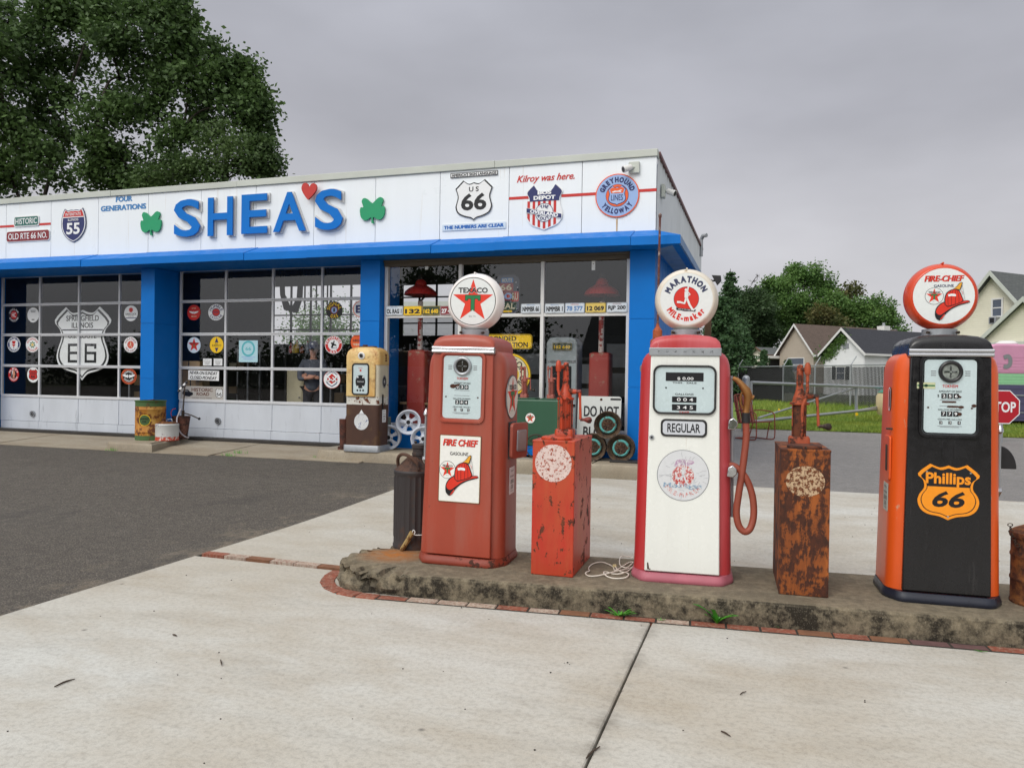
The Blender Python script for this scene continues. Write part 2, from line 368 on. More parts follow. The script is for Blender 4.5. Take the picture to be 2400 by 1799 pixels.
m_galv = paint('galvanised_steel', lin(168, 172, 176, .9), 0.42, metal=0.6, var=0.1, scale=10)
m_grime = paint('grimy_steel', lin(70, 58, 48, .7), 0.6, metal=0.3, var=0.3, scale=12)
m_wtrim = paint('white_trim', lin(225, 225, 222, .9), 0.5, var=0.04)
def glass_mat(name, tint=(0.97, 0.98, 0.98, 1), k=1.3, rough=0.0):
    m = bpy.data.materials.new(name); m.use_nodes = True; nt = m.node_tree; N = nt.nodes; N.clear(); L = nt.links
    o = N.new('ShaderNodeOutputMaterial'); t = N.new('ShaderNodeBsdfTransparent'); g = N.new('ShaderNodeBsdfGlossy'); f = N.new('ShaderNodeLayerWeight'); x = N.new('ShaderNodeMixShader')
    t.inputs[0].default_value = tint; g.inputs['Roughness'].default_value = rough; f.inputs['Blend'].default_value = 0.5; g.inputs[0].default_value = (.95, .97, 1, 1)
    pw = N.new('ShaderNodeMath'); pw.operation = 'POWER'; pw.inputs[1].default_value = 5.0; L.new(f.outputs['Facing'], pw.inputs[0])   # same from both sides of the pane
    mm = N.new('ShaderNodeMath'); mm.operation = 'MULTIPLY_ADD'; mm.inputs[1].default_value = .9; mm.inputs[2].default_value = .042*k; mm.use_clamp = True
    L.new(pw.outputs[0], mm.inputs[0]); L.new(mm.outputs[0], x.inputs[0]); L.new(t.outputs[0], x.inputs[1]); L.new(g.outputs[0], x.inputs[2]); L.new(x.outputs[0], o.inputs[0]); return m
m_glass = glass_mat('window_glass')
m_glass2 = glass_mat('dusty_glass', (0.93, 0.95, 0.95, 1), 1.0, 0.02)
# lettering colours
K = flat('ink_black', lin(24, 24, 28)); Wt = flat('sign_white', lin(238, 240, 240, .95)); RED = flat('sign_red', lin(196, 42, 36)); DRED = flat('sign_maroon', lin(130, 34, 42))
GRN = flat('sign_green', lin(24, 110, 70)); NAVY = flat('sign_navy', lin(36, 44, 98)); SKY = flat('sign_blue', lin(44, 116, 180)); YEL = flat('sign_yellow', lin(240, 196, 30)); ORG = flat('sign_orange', lin(232, 96, 40))
GRY = flat('sign_grey', lin(130, 132, 136)); TEAL = flat('sign_teal', lin(90, 180, 190)); PALEB = flat('sign_pale_blue', lin(150, 178, 222)); BRN = flat('sign_brown', lin(92, 52, 34)); CRM = flat('sign_cream', lin(222, 212, 180)); DGRN = flat('sign_dark_green', lin(30, 66, 44)); CHIP = flat('chip_rust', lin(70, 40, 26), 0.85)

# ---------------------------------------------------------------- ground, asphalt, forecourt
def sheet(name, x0, x1, ys, off, mat, nx=2, zf=zg, thick=0.0):
    mb = MB(); xs = [x0+(x1-x0)*i/(nx-1) for i in range(nx)]
    vs = [(x, y, zf(y)+off) for y in ys for x in xs]; fs = [(j*nx+i, j*nx+i+1, (j+1)*nx+i+1, (j+1)*nx+i) for j in range(len(ys)-1) for i in range(nx-1)]
    mb.add(vs, fs, mat); return mb
def frange(a, b, n): return [a+(b-a)*i/(n-1) for i in range(n)]
YS = [-600, -60, -8, 0] + frange(3, 11, 17) + frange(12, 42, 16) + [60, 120, 900]
tag(sheet('g', -900, 900, YS, -0.06, m_soil, 4).build('ground', smooth=60), kind='structure')
tag(sheet('a', -60, -4.27, [-40, -8, 0]+frange(3, 11, 17)+[12.3], -0.012, m_asph, 3).build('asphalt_lot', smooth=60), kind='structure')
mb = sheet('a', -0.9, 60, frange(10.28, 22.9, 14), -0.012, m_asph2, 3)
tag(mb.build('asphalt_road', smooth=60), kind='structure')
tag(sheet('l', -1.4, 70, frange(22.5, 48, 16), 0.0, m_lawn, 6).build('lawn', smooth=60), kind='structure')
slab = MB()
def panel(x0, x1, y0, y1, g=0.006):
    ys = sorted(set([y0+g] + [y for y in frange(5.8, 10.6, 13) if y0+g < y < y1-g] + [y1-g])); x0 += g; x1 -= g; n = len(ys); e = 0.006
    loops = []
    for y in ys: z = zg(y); loops.append([(x0, y, z-0.12), (x0, y, z-e), (x0+e, y, z), (x1-e, y, z), (x1, y, z-e), (x1, y, z-0.12)])
    slab.loft(loops, m_slab)
for x0, x1 in ((-4.26, -0.605), (-0.605, 4.0), (4.0, 9.0)): panel(x0, x1, -6, 5.0) if x0 > -4 else None
panel(-4.26, -0.605, -6, 5.02)
panel(-4.26, 3.2, 5.15, 10.3); panel(3.2, 9.0, 5.0, 10.35)
tag(slab.build('concrete_forecourt', smooth=20), kind='structure')
mb = sheet('j', -4.25, 9, [-5.9, 0, 5.8]+frange(6, 10.3, 8), -0.03, m_joint); tag(mb.build('slab_bedding', smooth=0), kind='structure')

# ---------------------------------------------------------------- pump island and its brick edging (frame turned 5 degrees)
IR = math.radians(5)
def isl(a, b, z=0.0): return Vector((a*math.cos(IR)-b*math.sin(IR), a*math.sin(IR)+b*math.cos(IR), z))
from mathutils import noise as mnoise
def outline(r_in=0.0):
    cx, cy, r = -2.03, 5.16, 0.415; o = r_in; pts = []
    pts.append((6.0, cy-r-o)); pts.append((cx, cy-r-o))
    for i in range(1, 15): t = -PI/2-PI/2*i/14; pts.append((cx+(r+o)*math.cos(t), cy+(r+o)*math.sin(t)))
    pts += [(cx-r-o+0.02, 5.38), (cx-r-o+0.1, 5.52), (cx-r+0.28, 5.64+o), (6.0, 5.66+o)]
    return pts
def densify(p, d=0.03):
    out = []
    for i in range(len(p)):
        a, b = Vector(p[i]), Vector(p[(i+1) % len(p)]); n = max(1, int((b-a).length/d))
        for k in range(n): out.append(a+(b-a)*k/n)
    return out
m_isl, nt, bs = newmat('weathered_island_concrete')
_z = geo_z(nt)[2]
a = noise_node(nt, 3.5, 8, 0.68); b = noise_node(nt, 16, 8, 0.72); d = noise_node(nt, 120, 3, 0.7)
col = mixc(nt, rng(nt, a, 0.35, 0.65), lin(134, 122, 100, .82), lin(164, 152, 128, .82))
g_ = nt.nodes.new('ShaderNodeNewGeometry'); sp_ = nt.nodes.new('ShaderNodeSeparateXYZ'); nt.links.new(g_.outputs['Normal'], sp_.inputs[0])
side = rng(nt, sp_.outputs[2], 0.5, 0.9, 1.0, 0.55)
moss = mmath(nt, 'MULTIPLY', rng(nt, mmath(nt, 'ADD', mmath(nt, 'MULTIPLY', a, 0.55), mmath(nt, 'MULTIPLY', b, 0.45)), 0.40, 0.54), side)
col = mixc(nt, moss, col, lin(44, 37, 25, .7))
col = mixc(nt, rng(nt, d, 0.55, 0.75, 0, 0.4), col, lin(190, 180, 158, .8))
oc = nt.nodes.new('ShaderNodeTexCoord'); vm = nt.nodes.new('ShaderNodeVectorMath'); vm.operation = 'DISTANCE'; vm.inputs[1].default_value = (-2.52, 5.06, 0.15); nt.links.new(oc.outputs['Object'], vm.inputs[0])
col = mixc(nt, mmath(nt, 'MULTIPLY', rng(nt, vm.outputs['Value'], 0.05, 0.30, 1, 0), rng(nt, b, 0.3, 0.6, 0.3, 1)), col, lin(186, 112, 34, .8))
nt.links.new(col, bs.inputs['Base Color']); bs.inputs['Roughness'].default_value = 0.92; bump(nt, bs, mmath(nt, 'ADD', b, mmath(nt, 'MULTIPLY', d, 0.5)), 0.55, 0.012)
mb = MB(); base = densify(outline(), 0.02); n = len(base)
def island_loop(inset, z, jit):
    out = []
    for i, p in enumerate(base):
        t = (base[(i+1) % n]-base[i-1]).normalized(); nr = Vector((t.y, -t.x))
        if nr.dot(p-Vector((0.5, 5.2))) < 0: nr = -nr
        bad = sstep(1.45, 2.0, -p.x)
        q = mnoise.fractal(Vector((p.x*7, p.y*7, z*14)), 0.8, 2.2, 5)
        k = jit*(0.4+6.5*bad)*q - inset - bad*(0.025 if z > 0.07 else 0.01)*(1+1.8*abs(q))
        zz = z - (bad*0.06*abs(mnoise.fractal(Vector((p.x*9, p.y*9, 3)), 0.8, 2, 4)) if z > 0.1 else 0)
        P = isl(p.x+nr.x*k, p.y+nr.y*k, zz); out.append(P)
    return out
mb.loft([island_loop(*a) for a in ((0.0, -0.04, 0.0), (0.0, 0.01, 0.006), (0.002, 0.045, 0.008), (0.0, 0.08, 0.009), (0.004, 0.11, 0.008), (0.006, 0.132, 0.007), (0.016, 0.146, 0.007), (0.034, 0.15, 0.005), (0.08, 0.151, 0.004))]+[[isl(p.x+(max(p.x, -1.85)-p.x)*t, p.y+(5.2-p.y)*t, 0.1515) for p in base] for t in (.38, 1)], m_isl, cap=False)
tag(mb.build('pump_island', smooth=24), kind='structure')
bricks = [paint('red_brick', lin(142, 78, 58, .85), .9, var=.3, scale=10, dirt=lin(172, 146, 126, .8), dirt_amt=0.45), paint('whitewashed_brick', lin(186, 170, 154, .85), .9, var=.3, scale=14, dirt=lin(140, 88, 70, .8), dirt_amt=0.6), paint('brown_brick', lin(134, 92, 66, .8), .9, var=.25, scale=14), paint('purple_brick', lin(108, 78, 76, .8), .9, var=.2, scale=14)]
rnd = random.Random(5); mb = MB()
_o, _i = [isl(*p) for p in outline(0.1)[:16]], [isl(*p) for p in outline(0.002)[:16]]
mb.add([(p.x, p.y, 0.003) for p in _o+_i], [(i, i+1, 17+i, 16+i) for i in range(15)], m_joint)
for i in range(1, 15): pass
path = outline(0.05)[:16]; L = [isl(*p) for p in path]
seg = []; 
for i in range(len(L)-1): seg.append((L[i], L[i+1], (L[i+1]-L[i]).length))
tot = sum(s_[2] for s_ in seg)
def along(d):
    for p, q, l in seg:
        if d <= l or (p, q, l) == seg[-1]: return p+(q-p)*min(1, d/l), (q-p).normalized()
        d -= l
d = 0.0; SEQ = [0, 0, 1, 1, 1, 0, 1, 2, 0, 0, 1, 0, 0, 0, 2, 0, 2, 3, 0, 0]; order = [0, 2, 0, 3, 0, 0, 2, 0, 0, 0, 2, 3, 0, 0, 0, 2, 0, 0, 0, 1, 0, 0, 2, 1, 0, 1, 1, 1, 0, 0, 0, 0, 0]
k = 0
while d < tot-0.05:
    straight = d < seg[0][2]-0.1
    w = (0.2 if straight else 0.15)*rnd.uniform(0.95, 1.04); p, t = along(d+w/2); nn = Vector((t.y, -t.x, 0)); hw = 0.038 if straight else 0.05
    a_, b_ = p-t*(w/2-0.004), p+t*(w/2-0.004); z = 0.006+rnd.uniform(-0.002, 0.003); q = rnd.uniform(-0.006, 0.006)
    lo = [a_-nn*hw, b_-nn*hw, b_+nn*(hw+q), a_+nn*(hw+q)]
    c_ = sum(lo, Vector())/4; hi = [c_+(v-c_)*0.95 for v in lo]
    q_ = int((seg[0][2]-d)/.203); idx = SEQ[q_ % len(SEQ)] if straight else 0
    mb.loft([[(v.x, v.y, -0.05) for v in lo], [(v.x, v.y, z-0.005) for v in lo], [(v.x, v.y, z) for v in hi]], bricks[idx]); d += w; k += 1
row = [0, 3, 2, 1, 1, 2, 1, 0, 1]; x = -2.535
for k in range(8):
    w = 0.214*rnd.uniform(0.97, 1.03); y = 5.085 + (x+2.5)*-0.028
    mb.loft([[(x-w+.005, y-.042, zz), (x-.005, y-.042, zz), (x-.005, y+.042, zz), (x-w+.005, y+.042, zz)] for zz in (-.05, .006)], bricks[row[k]]); x -= w
tag(mb.build('brick_edging', smooth=0), kind='structure')

# ---------------------------------------------------------------- apron and kerbed islands along the building
D = 11.47
mb = MB()
for x0, x1 in ((-17.5, -13.3), (-13.3, -8.6), (-8.6, -5.9)):
    mb.loft([[(x0+.008, y, -0.1), (x0+.008, y, z), (x1-.008, y, z), (x1-.008, y, -0.1)] for y, z in ((10.42+(x0+14)*0.03, 0.1), (12.2, 0.215))], m_apron)
tag(mb.build('concrete_apron', smooth=20), kind='structure')
def kerb(pts, z, rag=0.01):
    m = MB(); P = densify(pts, 0.06); c = sum(P, Vector((0, 0)))/len(P); n = len(P); loops = []
    for ins, zz in ((0, -0.05), (0, z*0.5), (0.004, z-0.03), (0.012, z-0.01), (0.035, z), (0.09, z+0.002)):
        lp = []
        for i, p in enumerate(P):
            t = (P[(i+1) % n]-P[i-1]).normalized(); nr = Vector((t.y, -t.x)); 
            if nr.dot(p-c) < 0: nr = -nr
            k = rag*mnoise.fractal(Vector((p.x*4, p.y*4, zz*9)), 0.8, 2.1, 4)-ins; lp.append((p.x+nr.x*k, p.y+nr.y*k, zz))
        loops.append(lp)
    m.loft(loops, m_apron); return m
def roundleft(x0, x1, y0, y1, r=0.35): return [(x1, y0), (x0+r, y0)]+[(x0+r-r*math.sin(PI/2*i/6), y0+r-r*math.cos(PI/2*i/6)) for i in range(1, 7)]+[(x0, y1), (x1, y1)]
tag(kerb([(-9.75, 10.44), (-10.45, 10.42), (-10.7, 10.47), (-10.87, 10.6), (-10.95, 10.8), (-10.95, 12.0), (-10.25, 12.0)], 0.235).build('kerb_island', smooth=45), kind='structure')
k2 = kerb(roundleft(-6.85, -2.37, 10.72, 12.2, 0.25), 0.25); tag(k2.build('kerb_island', smooth=45), kind='structure')
k3 = kerb([(-2.355, 10.70), (1.2-2.6, 10.69), (-1.0, 10.75), (-1.0, 12.2), (-2.355, 12.2)], 0.245); tag(k3.build('kerb_island', smooth=45), kind='structure')
# ---------------------------------------------------------------- the service station
XC, XL, YB, ZT = -1.53, -19.5, 20.4, 4.85       # right corner, left end, rear wall, top
BL = Vector((XC, D, 0.2))
bld = thing('service_station', 'long white and blue service station with two glazed garage doors and a shop window', 'building', BL)
def bpart(mb, name, smooth=0, bevel=0.0, parent=None, lab=None):
    par = parent or bld; o = mb.build(name, par, -BL if par is bld else (0, 0, 0), smooth=smooth, bevel=bevel)
    if lab: o['label'] = lab
    return o
ZF0, ZF1 = 3.62, 4.74
seams = [XC]+[atY(px, 480, D).x for px in (1363.5, 1192.6, 1031, 880, 736, 600, 471.7, 348, 231, 120, 15)]+[-15.75, -17.0, -18.2, XL]
mb = MB()
for r_, l_ in zip(seams[:-1], seams[1:]): mb.box(l_+.004, r_-.004, D, D+.05, ZF0, ZF1, m_white)
mb.box(XL, XC-.02, D+.03, D+.06, ZF0, ZF1, m_grime)
bpart(mb, 'fascia', bevel=0.003)
m_siding = paint('white_corrugated_siding', lin(214, 220, 224, .95), .45, var=.06, scale=.6, dirt=lin(120, 126, 122), dirt_amt=.1, stretch=(2, 2, .4))
mb = MB(); ny = 60; ys = frange(D+.06, YB, ny)
mb.loft([[(XC-(0.018 if i % 2 else 0), y, 3.5) for i, y in enumerate(ys)], [(XC-(0.018 if i % 2 else 0), y, ZT-.02) for i, y in enumerate(ys)]], m_siding, cap=False, closed=False)
bpart(mb, 'side_fascia')
mb = MB(); mb.box(XC-.14, XC-.03, D+.05, YB, .1, 4.7, m_blue); bpart(mb, 'side_wall')
mb = MB(); cx_ = [XC+.015]+[atY(px, 380, D).x for px in (1161, 558, 263, 28)]+[-17.5, XL-.02]
for i, (r_, l_) in enumerate(zip(cx_[:-1], cx_[1:])): dz = 0.004*(i % 2); mb.box(l_, r_-.003, D-.03-dz, D+.16, ZF1+.003, ZT+dz, m_coping)
bpart(mb, 'coping', bevel=.006)
m_rtrim = paint('dark_red_roof_trim', lin(104, 44, 44, .8), .5, var=.2)
mb = MB(); mb.box(XC-.02, XC+.03, D+.162, YB+.02, ZF1+.06, ZT+.004, m_rtrim); bpart(mb, 'roof_trim')
# canopy: a blue fold of sheet metal that runs round the corner
P_ = 0.40
def canprof(): return [(0.0, 3.655), (P_, 3.50), (P_+.004, 3.375), (0.02, 3.372)]
mb = MB(); cuts = [XL]+sorted([atY(px, 560, D-P_).x for px in (1478, 1160, 1010, 720, 572, 305, 190)])+[XC]
for i in range(len(cuts)-1):
    off = 0.010*((i+1) % 2); x0, x1 = cuts[i], cuts[i+1]
    if i == len(cuts)-2:
        mb.loft([[(x0+.002, D-y-off, z+off*.4) for y, z in canprof()], [(XC+y+(0 if k in (0, 3) else 0), D-y-off, z+off*.4) for k, (y, z) in enumerate(canprof())]], m_blue)
    else: mb.loft([[(x, D-y-off, z+off*.4) for y, z in canprof()] for x in (x0+.002, x1-.002)], m_blue)
bpart(mb, 'canopy')
mb = MB(); mb.loft([[(XC+y, D-y+.003, z) for y, z in canprof()], [(XC+y, YB, z) for y, z in canprof()]], m_blue_fade)
bpart(mb, 'side_canopy')
mb = MB(); mb.box(XL, XC+P_-.02, D-P_+.02, D+.75, 3.374, 3.40, m_blue); mb.box(XC-.13, XC+P_-.02, D+.75, YB, 3.374, 3.40, m_blue); bpart(mb, 'soffit')
def seamed(x0, x1, y0, y1):
    m = MB(); z = .12
    for zz in (1.33, 2.35, 3.372): m.box(x0, x1, y0, y1, z+.003, zz-.003, m_blue); z = zz
    m.box(x0+.01, x1-.01, y0+.01, y1-.01, .1, 3.37, m_blue); return m
for x0, x1, y1 in ((-15.62, -15.28, 12.2), (-11.0, -10.69, 12.2), (-6.42, -6.06, 12.2), (-1.905, XC, 11.9)): bpart(seamed(x0, x1, D, y1), 'pillar')
mb = MB(); mb.box(-6.06, -1.905, D+.12, 11.80, .1, .60, m_blue); bpart(mb, 'bulkhead')
# walls above the doors, roof, floor, rear wall with its windows
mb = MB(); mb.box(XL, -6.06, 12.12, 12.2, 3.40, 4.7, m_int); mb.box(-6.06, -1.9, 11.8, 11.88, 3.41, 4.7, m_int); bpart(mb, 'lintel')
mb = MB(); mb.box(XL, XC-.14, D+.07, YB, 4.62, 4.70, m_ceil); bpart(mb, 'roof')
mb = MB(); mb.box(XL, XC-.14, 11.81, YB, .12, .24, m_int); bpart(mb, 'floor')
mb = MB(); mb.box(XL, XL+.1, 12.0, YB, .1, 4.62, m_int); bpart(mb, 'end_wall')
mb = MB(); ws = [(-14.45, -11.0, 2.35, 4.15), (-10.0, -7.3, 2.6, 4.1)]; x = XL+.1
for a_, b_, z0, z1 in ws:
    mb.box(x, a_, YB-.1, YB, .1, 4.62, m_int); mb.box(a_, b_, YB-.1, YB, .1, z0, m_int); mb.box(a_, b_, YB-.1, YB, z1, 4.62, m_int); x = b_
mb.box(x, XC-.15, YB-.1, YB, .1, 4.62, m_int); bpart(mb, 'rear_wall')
for a_, b_, z0, z1 in ws:
    m = MB(); n = 5
    for i in range(n+1): xx = a_+(b_-a_)*i/n; m.box(xx-.025, xx+.025, YB-.08, YB-.03, z0, z1, m_black)
    for i in range(5): zz = z0+(z1-z0)*i/4; m.box(a_, b_, YB-.075, YB-.035, zz-.02, zz+.02, m_black)
    bpart(m, 'rear_window')
# ---- garage doors
YD = 12.07
ROWS = [0.921, 1.543, 2.182, 2.804, 3.40]
def garage(xs, vent_x):
    g = thing('garage_door', None, None, (0, 0, 0)); g.parent = bld; g.location = -BL
    f = MB(); x0, x1 = xs[0], xs[-1]
    for x in xs: f.box(x-.022, x+.022, YD-.012, YD+.03, .93, 3.40, m_alu)
    for i, z in enumerate(ROWS):
        h = .028 if i < 4 else .03
        f.box(x0, x1, YD-.02, YD+.032, z-h, z+h-.004, m_alu)
        if 0 < i < 4: f.box(x0, x1, YD-.022, YD+.01, z-.004, z+.001, m_grime)
    o = f.build('frame', g, bevel=.004, smooth=0)
    gl = Sheet(0)
    for i in range(len(xs)-1):
        for j in range(4): gl.add([(xs[i]+.02, YD+.006, ROWS[j]+.02), (xs[i+1]-.02, YD+.006, ROWS[j]+.02), (xs[i+1]-.02, YD+.006, ROWS[j+1]-.02), (xs[i]+.02, YD+.006, ROWS[j+1]-.02)], [(0, 1, 2, 3)], m_glass)
    gl.build('glazing', g)
    p = MB()
    for i in range(len(xs)-1):
        p.box(xs[i]+.012, xs[i+1]-.012, YD-.004, YD+.03, .40, .888, m_doorp)
    for x in xs: p.box(x-.014, x+.014, YD-.014, YD+.03, .40, .888, m_doorp)
    for i in range(len(xs)-1): p.box(xs[i]+.003, xs[i+1]-.003, YD-.018, YD+.03, .215, .394, m_doorp)
    p.box(x0, x1, YD-.012, YD+.03, .20, .214, m_rubber)
    p.build('lower_panel', g, bevel=.004, smooth=0)
    v = MB(); v.cyl((vent_x, YD-.035, .55), (vent_x, YD-.004, .55), .062, m_galv, 24); v.cyl((vent_x, YD-.040, .55), (vent_x, YD-.034, .55), .045, m_black, 20); v.torus((vent_x, YD-.04, .55), .028, .006, m_galv, 'y', 20, 6)
    v.build('vent', g)
    return g
xs2 = [atY(px, 780, YD).x for px in (423.4, 529, 638.5, 754)]; w_ = (xs2[3]-xs2[0])/3; xs2 = [xs2[0]+w_*i for i in range(4)]+[-6.44]
xs1 = [atY(px, 780, YD).x for px in (5.5, 94, 184.5, 279.6)]; w_ = (xs1[3]-xs1[0])/3; xs1 = [xs1[0]+w_*i for i in range(4)]+[-11.02]
garage(xs1, atY(78, 980, YD).x); garage(xs2, atY(512, 999, YD).x)
# ---- shop window
YW = 11.67
XW = [-6.05, -4.69, -3.30, -1.915]
sw = thing('shop_window', None, None); sw.parent = bld; sw.location = -BL
f = MB()
for i, x in enumerate(XW): w = .03 if i in (0, 3) else .028; s_ = .5 if i == 0 else (-.5 if i == 3 else 0); f.box(x-w+s_*w*2, x+w+s_*w*2, YW-.05, YW+.04, .602, 3.33, m_wtrim if i in (1, 2) else m_alu)
f.box(XW[0], XW[3], YW-.045, YW+.035, 2.41, 2.465, m_wtrim); f.box(XW[0], XW[3], YW-.052, YW+.04, .60, .66, m_alu)
f.build('frame', sw, bevel=.006, smooth=0)
m_head = paint('weathered_wood_header', lin(118, 108, 92, .7), .8, var=.2, scale=5, stretch=(.2, 1, 3))
f = MB(); f.box(XW[0], XW[3], YW-.10, YW+.04, 3.332, 3.372, m_head); f.box(XW[0], XW[3], YW-.075, YW+.04, 3.27, 3.331, m_head); f.build('header', sw, bevel=.004, smooth=0)
f = Sheet(0)
for i in range(3):
    for z0, z1 in ((.66, 2.41), (2.465, 3.27)): f.add([(XW[i]+.03, YW, z0), (XW[i+1]-.03, YW, z0), (XW[i+1]-.03, YW, z1), (XW[i]+.03, YW, z1)], [(0, 1, 2, 3)], m_glass)
f.build('glazing', sw)

# ---------------------------------------------------------------- signs on the fascia
YF = D-.002
def fp(px, py, Y=YF): return atY(px, py, Y)
def sbox(x0, x1, y0, y1, Y=YF):
    """pixel box on the wall plane -> centre, width, height in metres"""
    cx, cy = (x0+x1)/2, (y0+y1)/2; c = fp(cx, cy, Y); return c, fp(x1, cy, Y).x-fp(x0, cy, Y).x, fp(cx, y0, Y).z-fp(cx, y1, Y).z
E3 = .0022
def place(sh, name, label, c, cat='sign', group=None, rot=None, t=0.0):
    o = sh.build(name, None, (c.x, c.y-t, c.z), rot=rot); return tag(o, label, cat, group)
# small green plate
c, w, h = sbox(34, 92.5, 506, 531); s = Sheet(E3); s.back(rrect(w, h, .04), .012, Wt); s.poly(rrect(w-.02, h-.02, .035), Wt, 1); s.poly(rrect(w-.04, h-.04, .03), flat('sign_dull_green', lin(36, 102, 92)), 2); s.text('HISTORIC', 0, 0, w*.86, h*.55, Wt, 3, .01)
place(s, 'street_sign', 'small green sign reading HISTORIC on the left of the white fascia', c, t=.014)
c, w, h = sbox(16, 117, 540, 566); s = Sheet(E3); s.back(rrect(w, h, .05), .012, Wt); s.poly(rrect(w-.025, h-.025, .045), DRED, 2); s.text('OLD RTE 66 NO.', 0, 0, w*.90, h*.55, Wt, 3, .012)
place(s, 'street_sign', 'maroon sign reading OLD RTE 66 NO. under a red stripe', c, t=.014)
def stripe(xa, xb, py, label):
    a_ = fp(xa, py); b_ = fp(xb, py); w = b_.x-a_.x; s = Sheet(E3); s.poly([(-w/2, -.022), (w/2, -.022), (w/2, .022), (-w/2, .022)], RED, 1); place(s, 'painted_stripe', label, Vector(((a_.x+b_.x)/2, YF, a_.z)), 'stripe')
stripe(-60, 119, 535.3, 'thin red stripe between the green and maroon signs at the left')
# interstate shield
def ishield(w, h):
    top = smoothline([(0, .45), (.12, .46), (.25, .44), (.36, .5)], 3); side = smoothline([(.36, .5), (.44, .36), (.49, .18), (.5, .02), (.46, -.14), (.36, -.29), (.2, -.42), (0, -.5)], 4)[1:]
    return [(x*w, y*h) for x, y in mirror(top+side)]
c, w, h = sbox(145, 203, 488.6, 568); s = Sheet(E3); s.back(ishield(w, h), .012, GRY); s.poly(ishield(w, h), NAVY, 1); s.poly(ishield(w*.95, h*.95), Wt, 2); s.poly(ishield(w*.88, h*.9), NAVY, 3)
p = [q for q in ishield(w*.88, h*.9) if q[1] > h*.26]; p2 = sorted([q for q in p], key=lambda q: math.atan2(q[1]-h*.3, q[0]))
R_ = [q for q in ishield(w*.88, h*.9)]; up = [q for q in R_ if q[1] >= h*.25]; xr = max(q[0] for q in R_ if abs(q[1]-h*.25) < h*.08)
rt = sorted([q for q in up if q[0] >= 0], key=lambda q: q[0] if q[1] > h*.38 else 10-q[1]); red_cap = rt+[(xr, h*.25), (-xr, h*.25)]+[(-x, y) for x, y in reversed(rt) if x > 1e-6]
s.poly(red_cap, RED, 4); s.poly([(-xr, h*.25), (xr, h*.25), (xr, h*.225), (-xr, h*.225)], Wt, 5)
s.text('INTERSTATE', 0, h*.325, w*.62, h*.085, Wt, 6, .01); s.text('ILLINOIS', 0, h*.16, w*.42, h*.07, Wt, 6, .01); s.text('55', 0, -h*.10, w*.54, h*.34, Wt, 6, .03)
place(s, 'highway_shield', 'red and navy interstate shield reading ILLINOIS 55', c, t=.014)
m_fgtext = flat('sign_soft_blue', lin(70, 130, 186))
c1, w1, h1 = sbox(236, 342, 460, 492); s = Sheet(E3); s.text('FOUR', .02, h1*.30, w1*.37, h1*.40, m_fgtext, 1, .05, 0, 0); s.text('GENERATIONS', 0, -h1*.32, w1, h1*.40, m_fgtext, 1, .05)
place(s, 'painted_lettering', 'blue painted words FOUR GENERATIONS above the left shamrock', c1, 'lettering')
def shamrock(k):
    L_ = smoothline([(0, .27), (-.10, .35), (-.24, .47), (-.37, .48), (-.43, .36), (-.36, .15), (-.47, .14), (-.5, 0), (-.46, -.22), (-.36, -.34), (-.22, -.36), (-.05, -.26), (-.03, -.36)], 3)
    half = [(-x, y) for x, y in L_]; pts = half+[(.07, -.5), (-.03, -.48)]+[(x, y) for x, y in reversed(L_)][0:-1]
    return [(x*k, y*k) for x, y in pts]
m_sham = paint('shamrock_green', lin(0, 150, 98, .95), .45, var=.05)
for (x0, x1, y0, y1), lb in (((330, 378, 496, 552), 'green cut-out shamrock left of the big blue letters'), ((844, 902, 463, 524), 'green cut-out shamrock right of the big blue letters')):
    c, w, h = sbox(x0, x1, y0, y1, D-.03); m = MB(); m.prism([(x, y*h/w) for x, y in shamrock(w)], -.03, 0, m_sham); tag(m.build('shamrock', None, (c.x, YF-.01, c.z), smooth=0), lb, 'shamrock', 'shamrocks on the fascia')
# the raised letters
for ch, box, lb in (('S', (407.6, 468.5, 467, 555), 'raised blue letter S, first of the big letters'), ('H', (487, 545, 462, 552), 'raised blue letter H between the first S and the E'), ('E', (566, 626, 455, 547), 'raised blue letter E between the H and the A'), ('A', (640.5, 716.5, 450, 542), 'raised blue letter A left of the red heart'), ('S', (738, 803, 443, 539), 'raised blue letter S right of the red heart')):
    c, w, h = sbox(*box, D-.08); t = thing('sign_letter', lb, 'letter', (c.x, YF, c.z), group='big blue letters of the shop name')
    vs, fs = text2d(ch, .018); lo, hi = vs.min(0), vs.max(0); vs = vs[:, :2]; lo, hi = lo[:2], hi[:2]; p = (vs-(lo+hi)/2)*((w/(hi-lo)[0]), (h/(hi-lo)[1]))
    def solid(y0, y1, mat, grow=0.0):
        m = MB(); n = len(p)
        if grow: v2, f2 = text2d(ch, .018+grow); v2 = v2[:, :2]; q = (v2-(v2.min(0)+v2.max(0))/2)*((w/(hi-lo)[0]), (h/(hi-lo)[1]))
        else: q, f2 = p, fs
        m.add([(a, y0, b) for a, b in q], f2, mat)
        ed = {}
        for f_ in f2:
            for i in range(len(f_)): e_ = (f_[i], f_[(i+1) % len(f_)]); ed[tuple(sorted(e_))] = ed.get(tuple(sorted(e_)), 0)+1
        n = len(q); m.v += [(a, y1, b) for a, b in q]
        for (i, j), cnt in ed.items():
            if cnt == 1: m.f.append((i, j, j+n, i+n)); m.m.append(0)
        return m
    solid(-.085, -.062, m_blue).build('face', t, smooth=30)
    bk = solid(-.03, -.005, m_wtrim, .02); o = bk.build('backing', t, smooth=30)
c, w, h = sbox(707, 742, 429, 468, D-.1)
ht = smoothline([(0, .22), (.14, .44), (.32, .48), (.47, .36), (.5, .14), (.38, -.1), (.16, -.36), (.02, -.5)], 4); pts = [(x*w, y*h) for x, y in ht]+[(-x*w, y*h) for x, y in reversed(ht)]
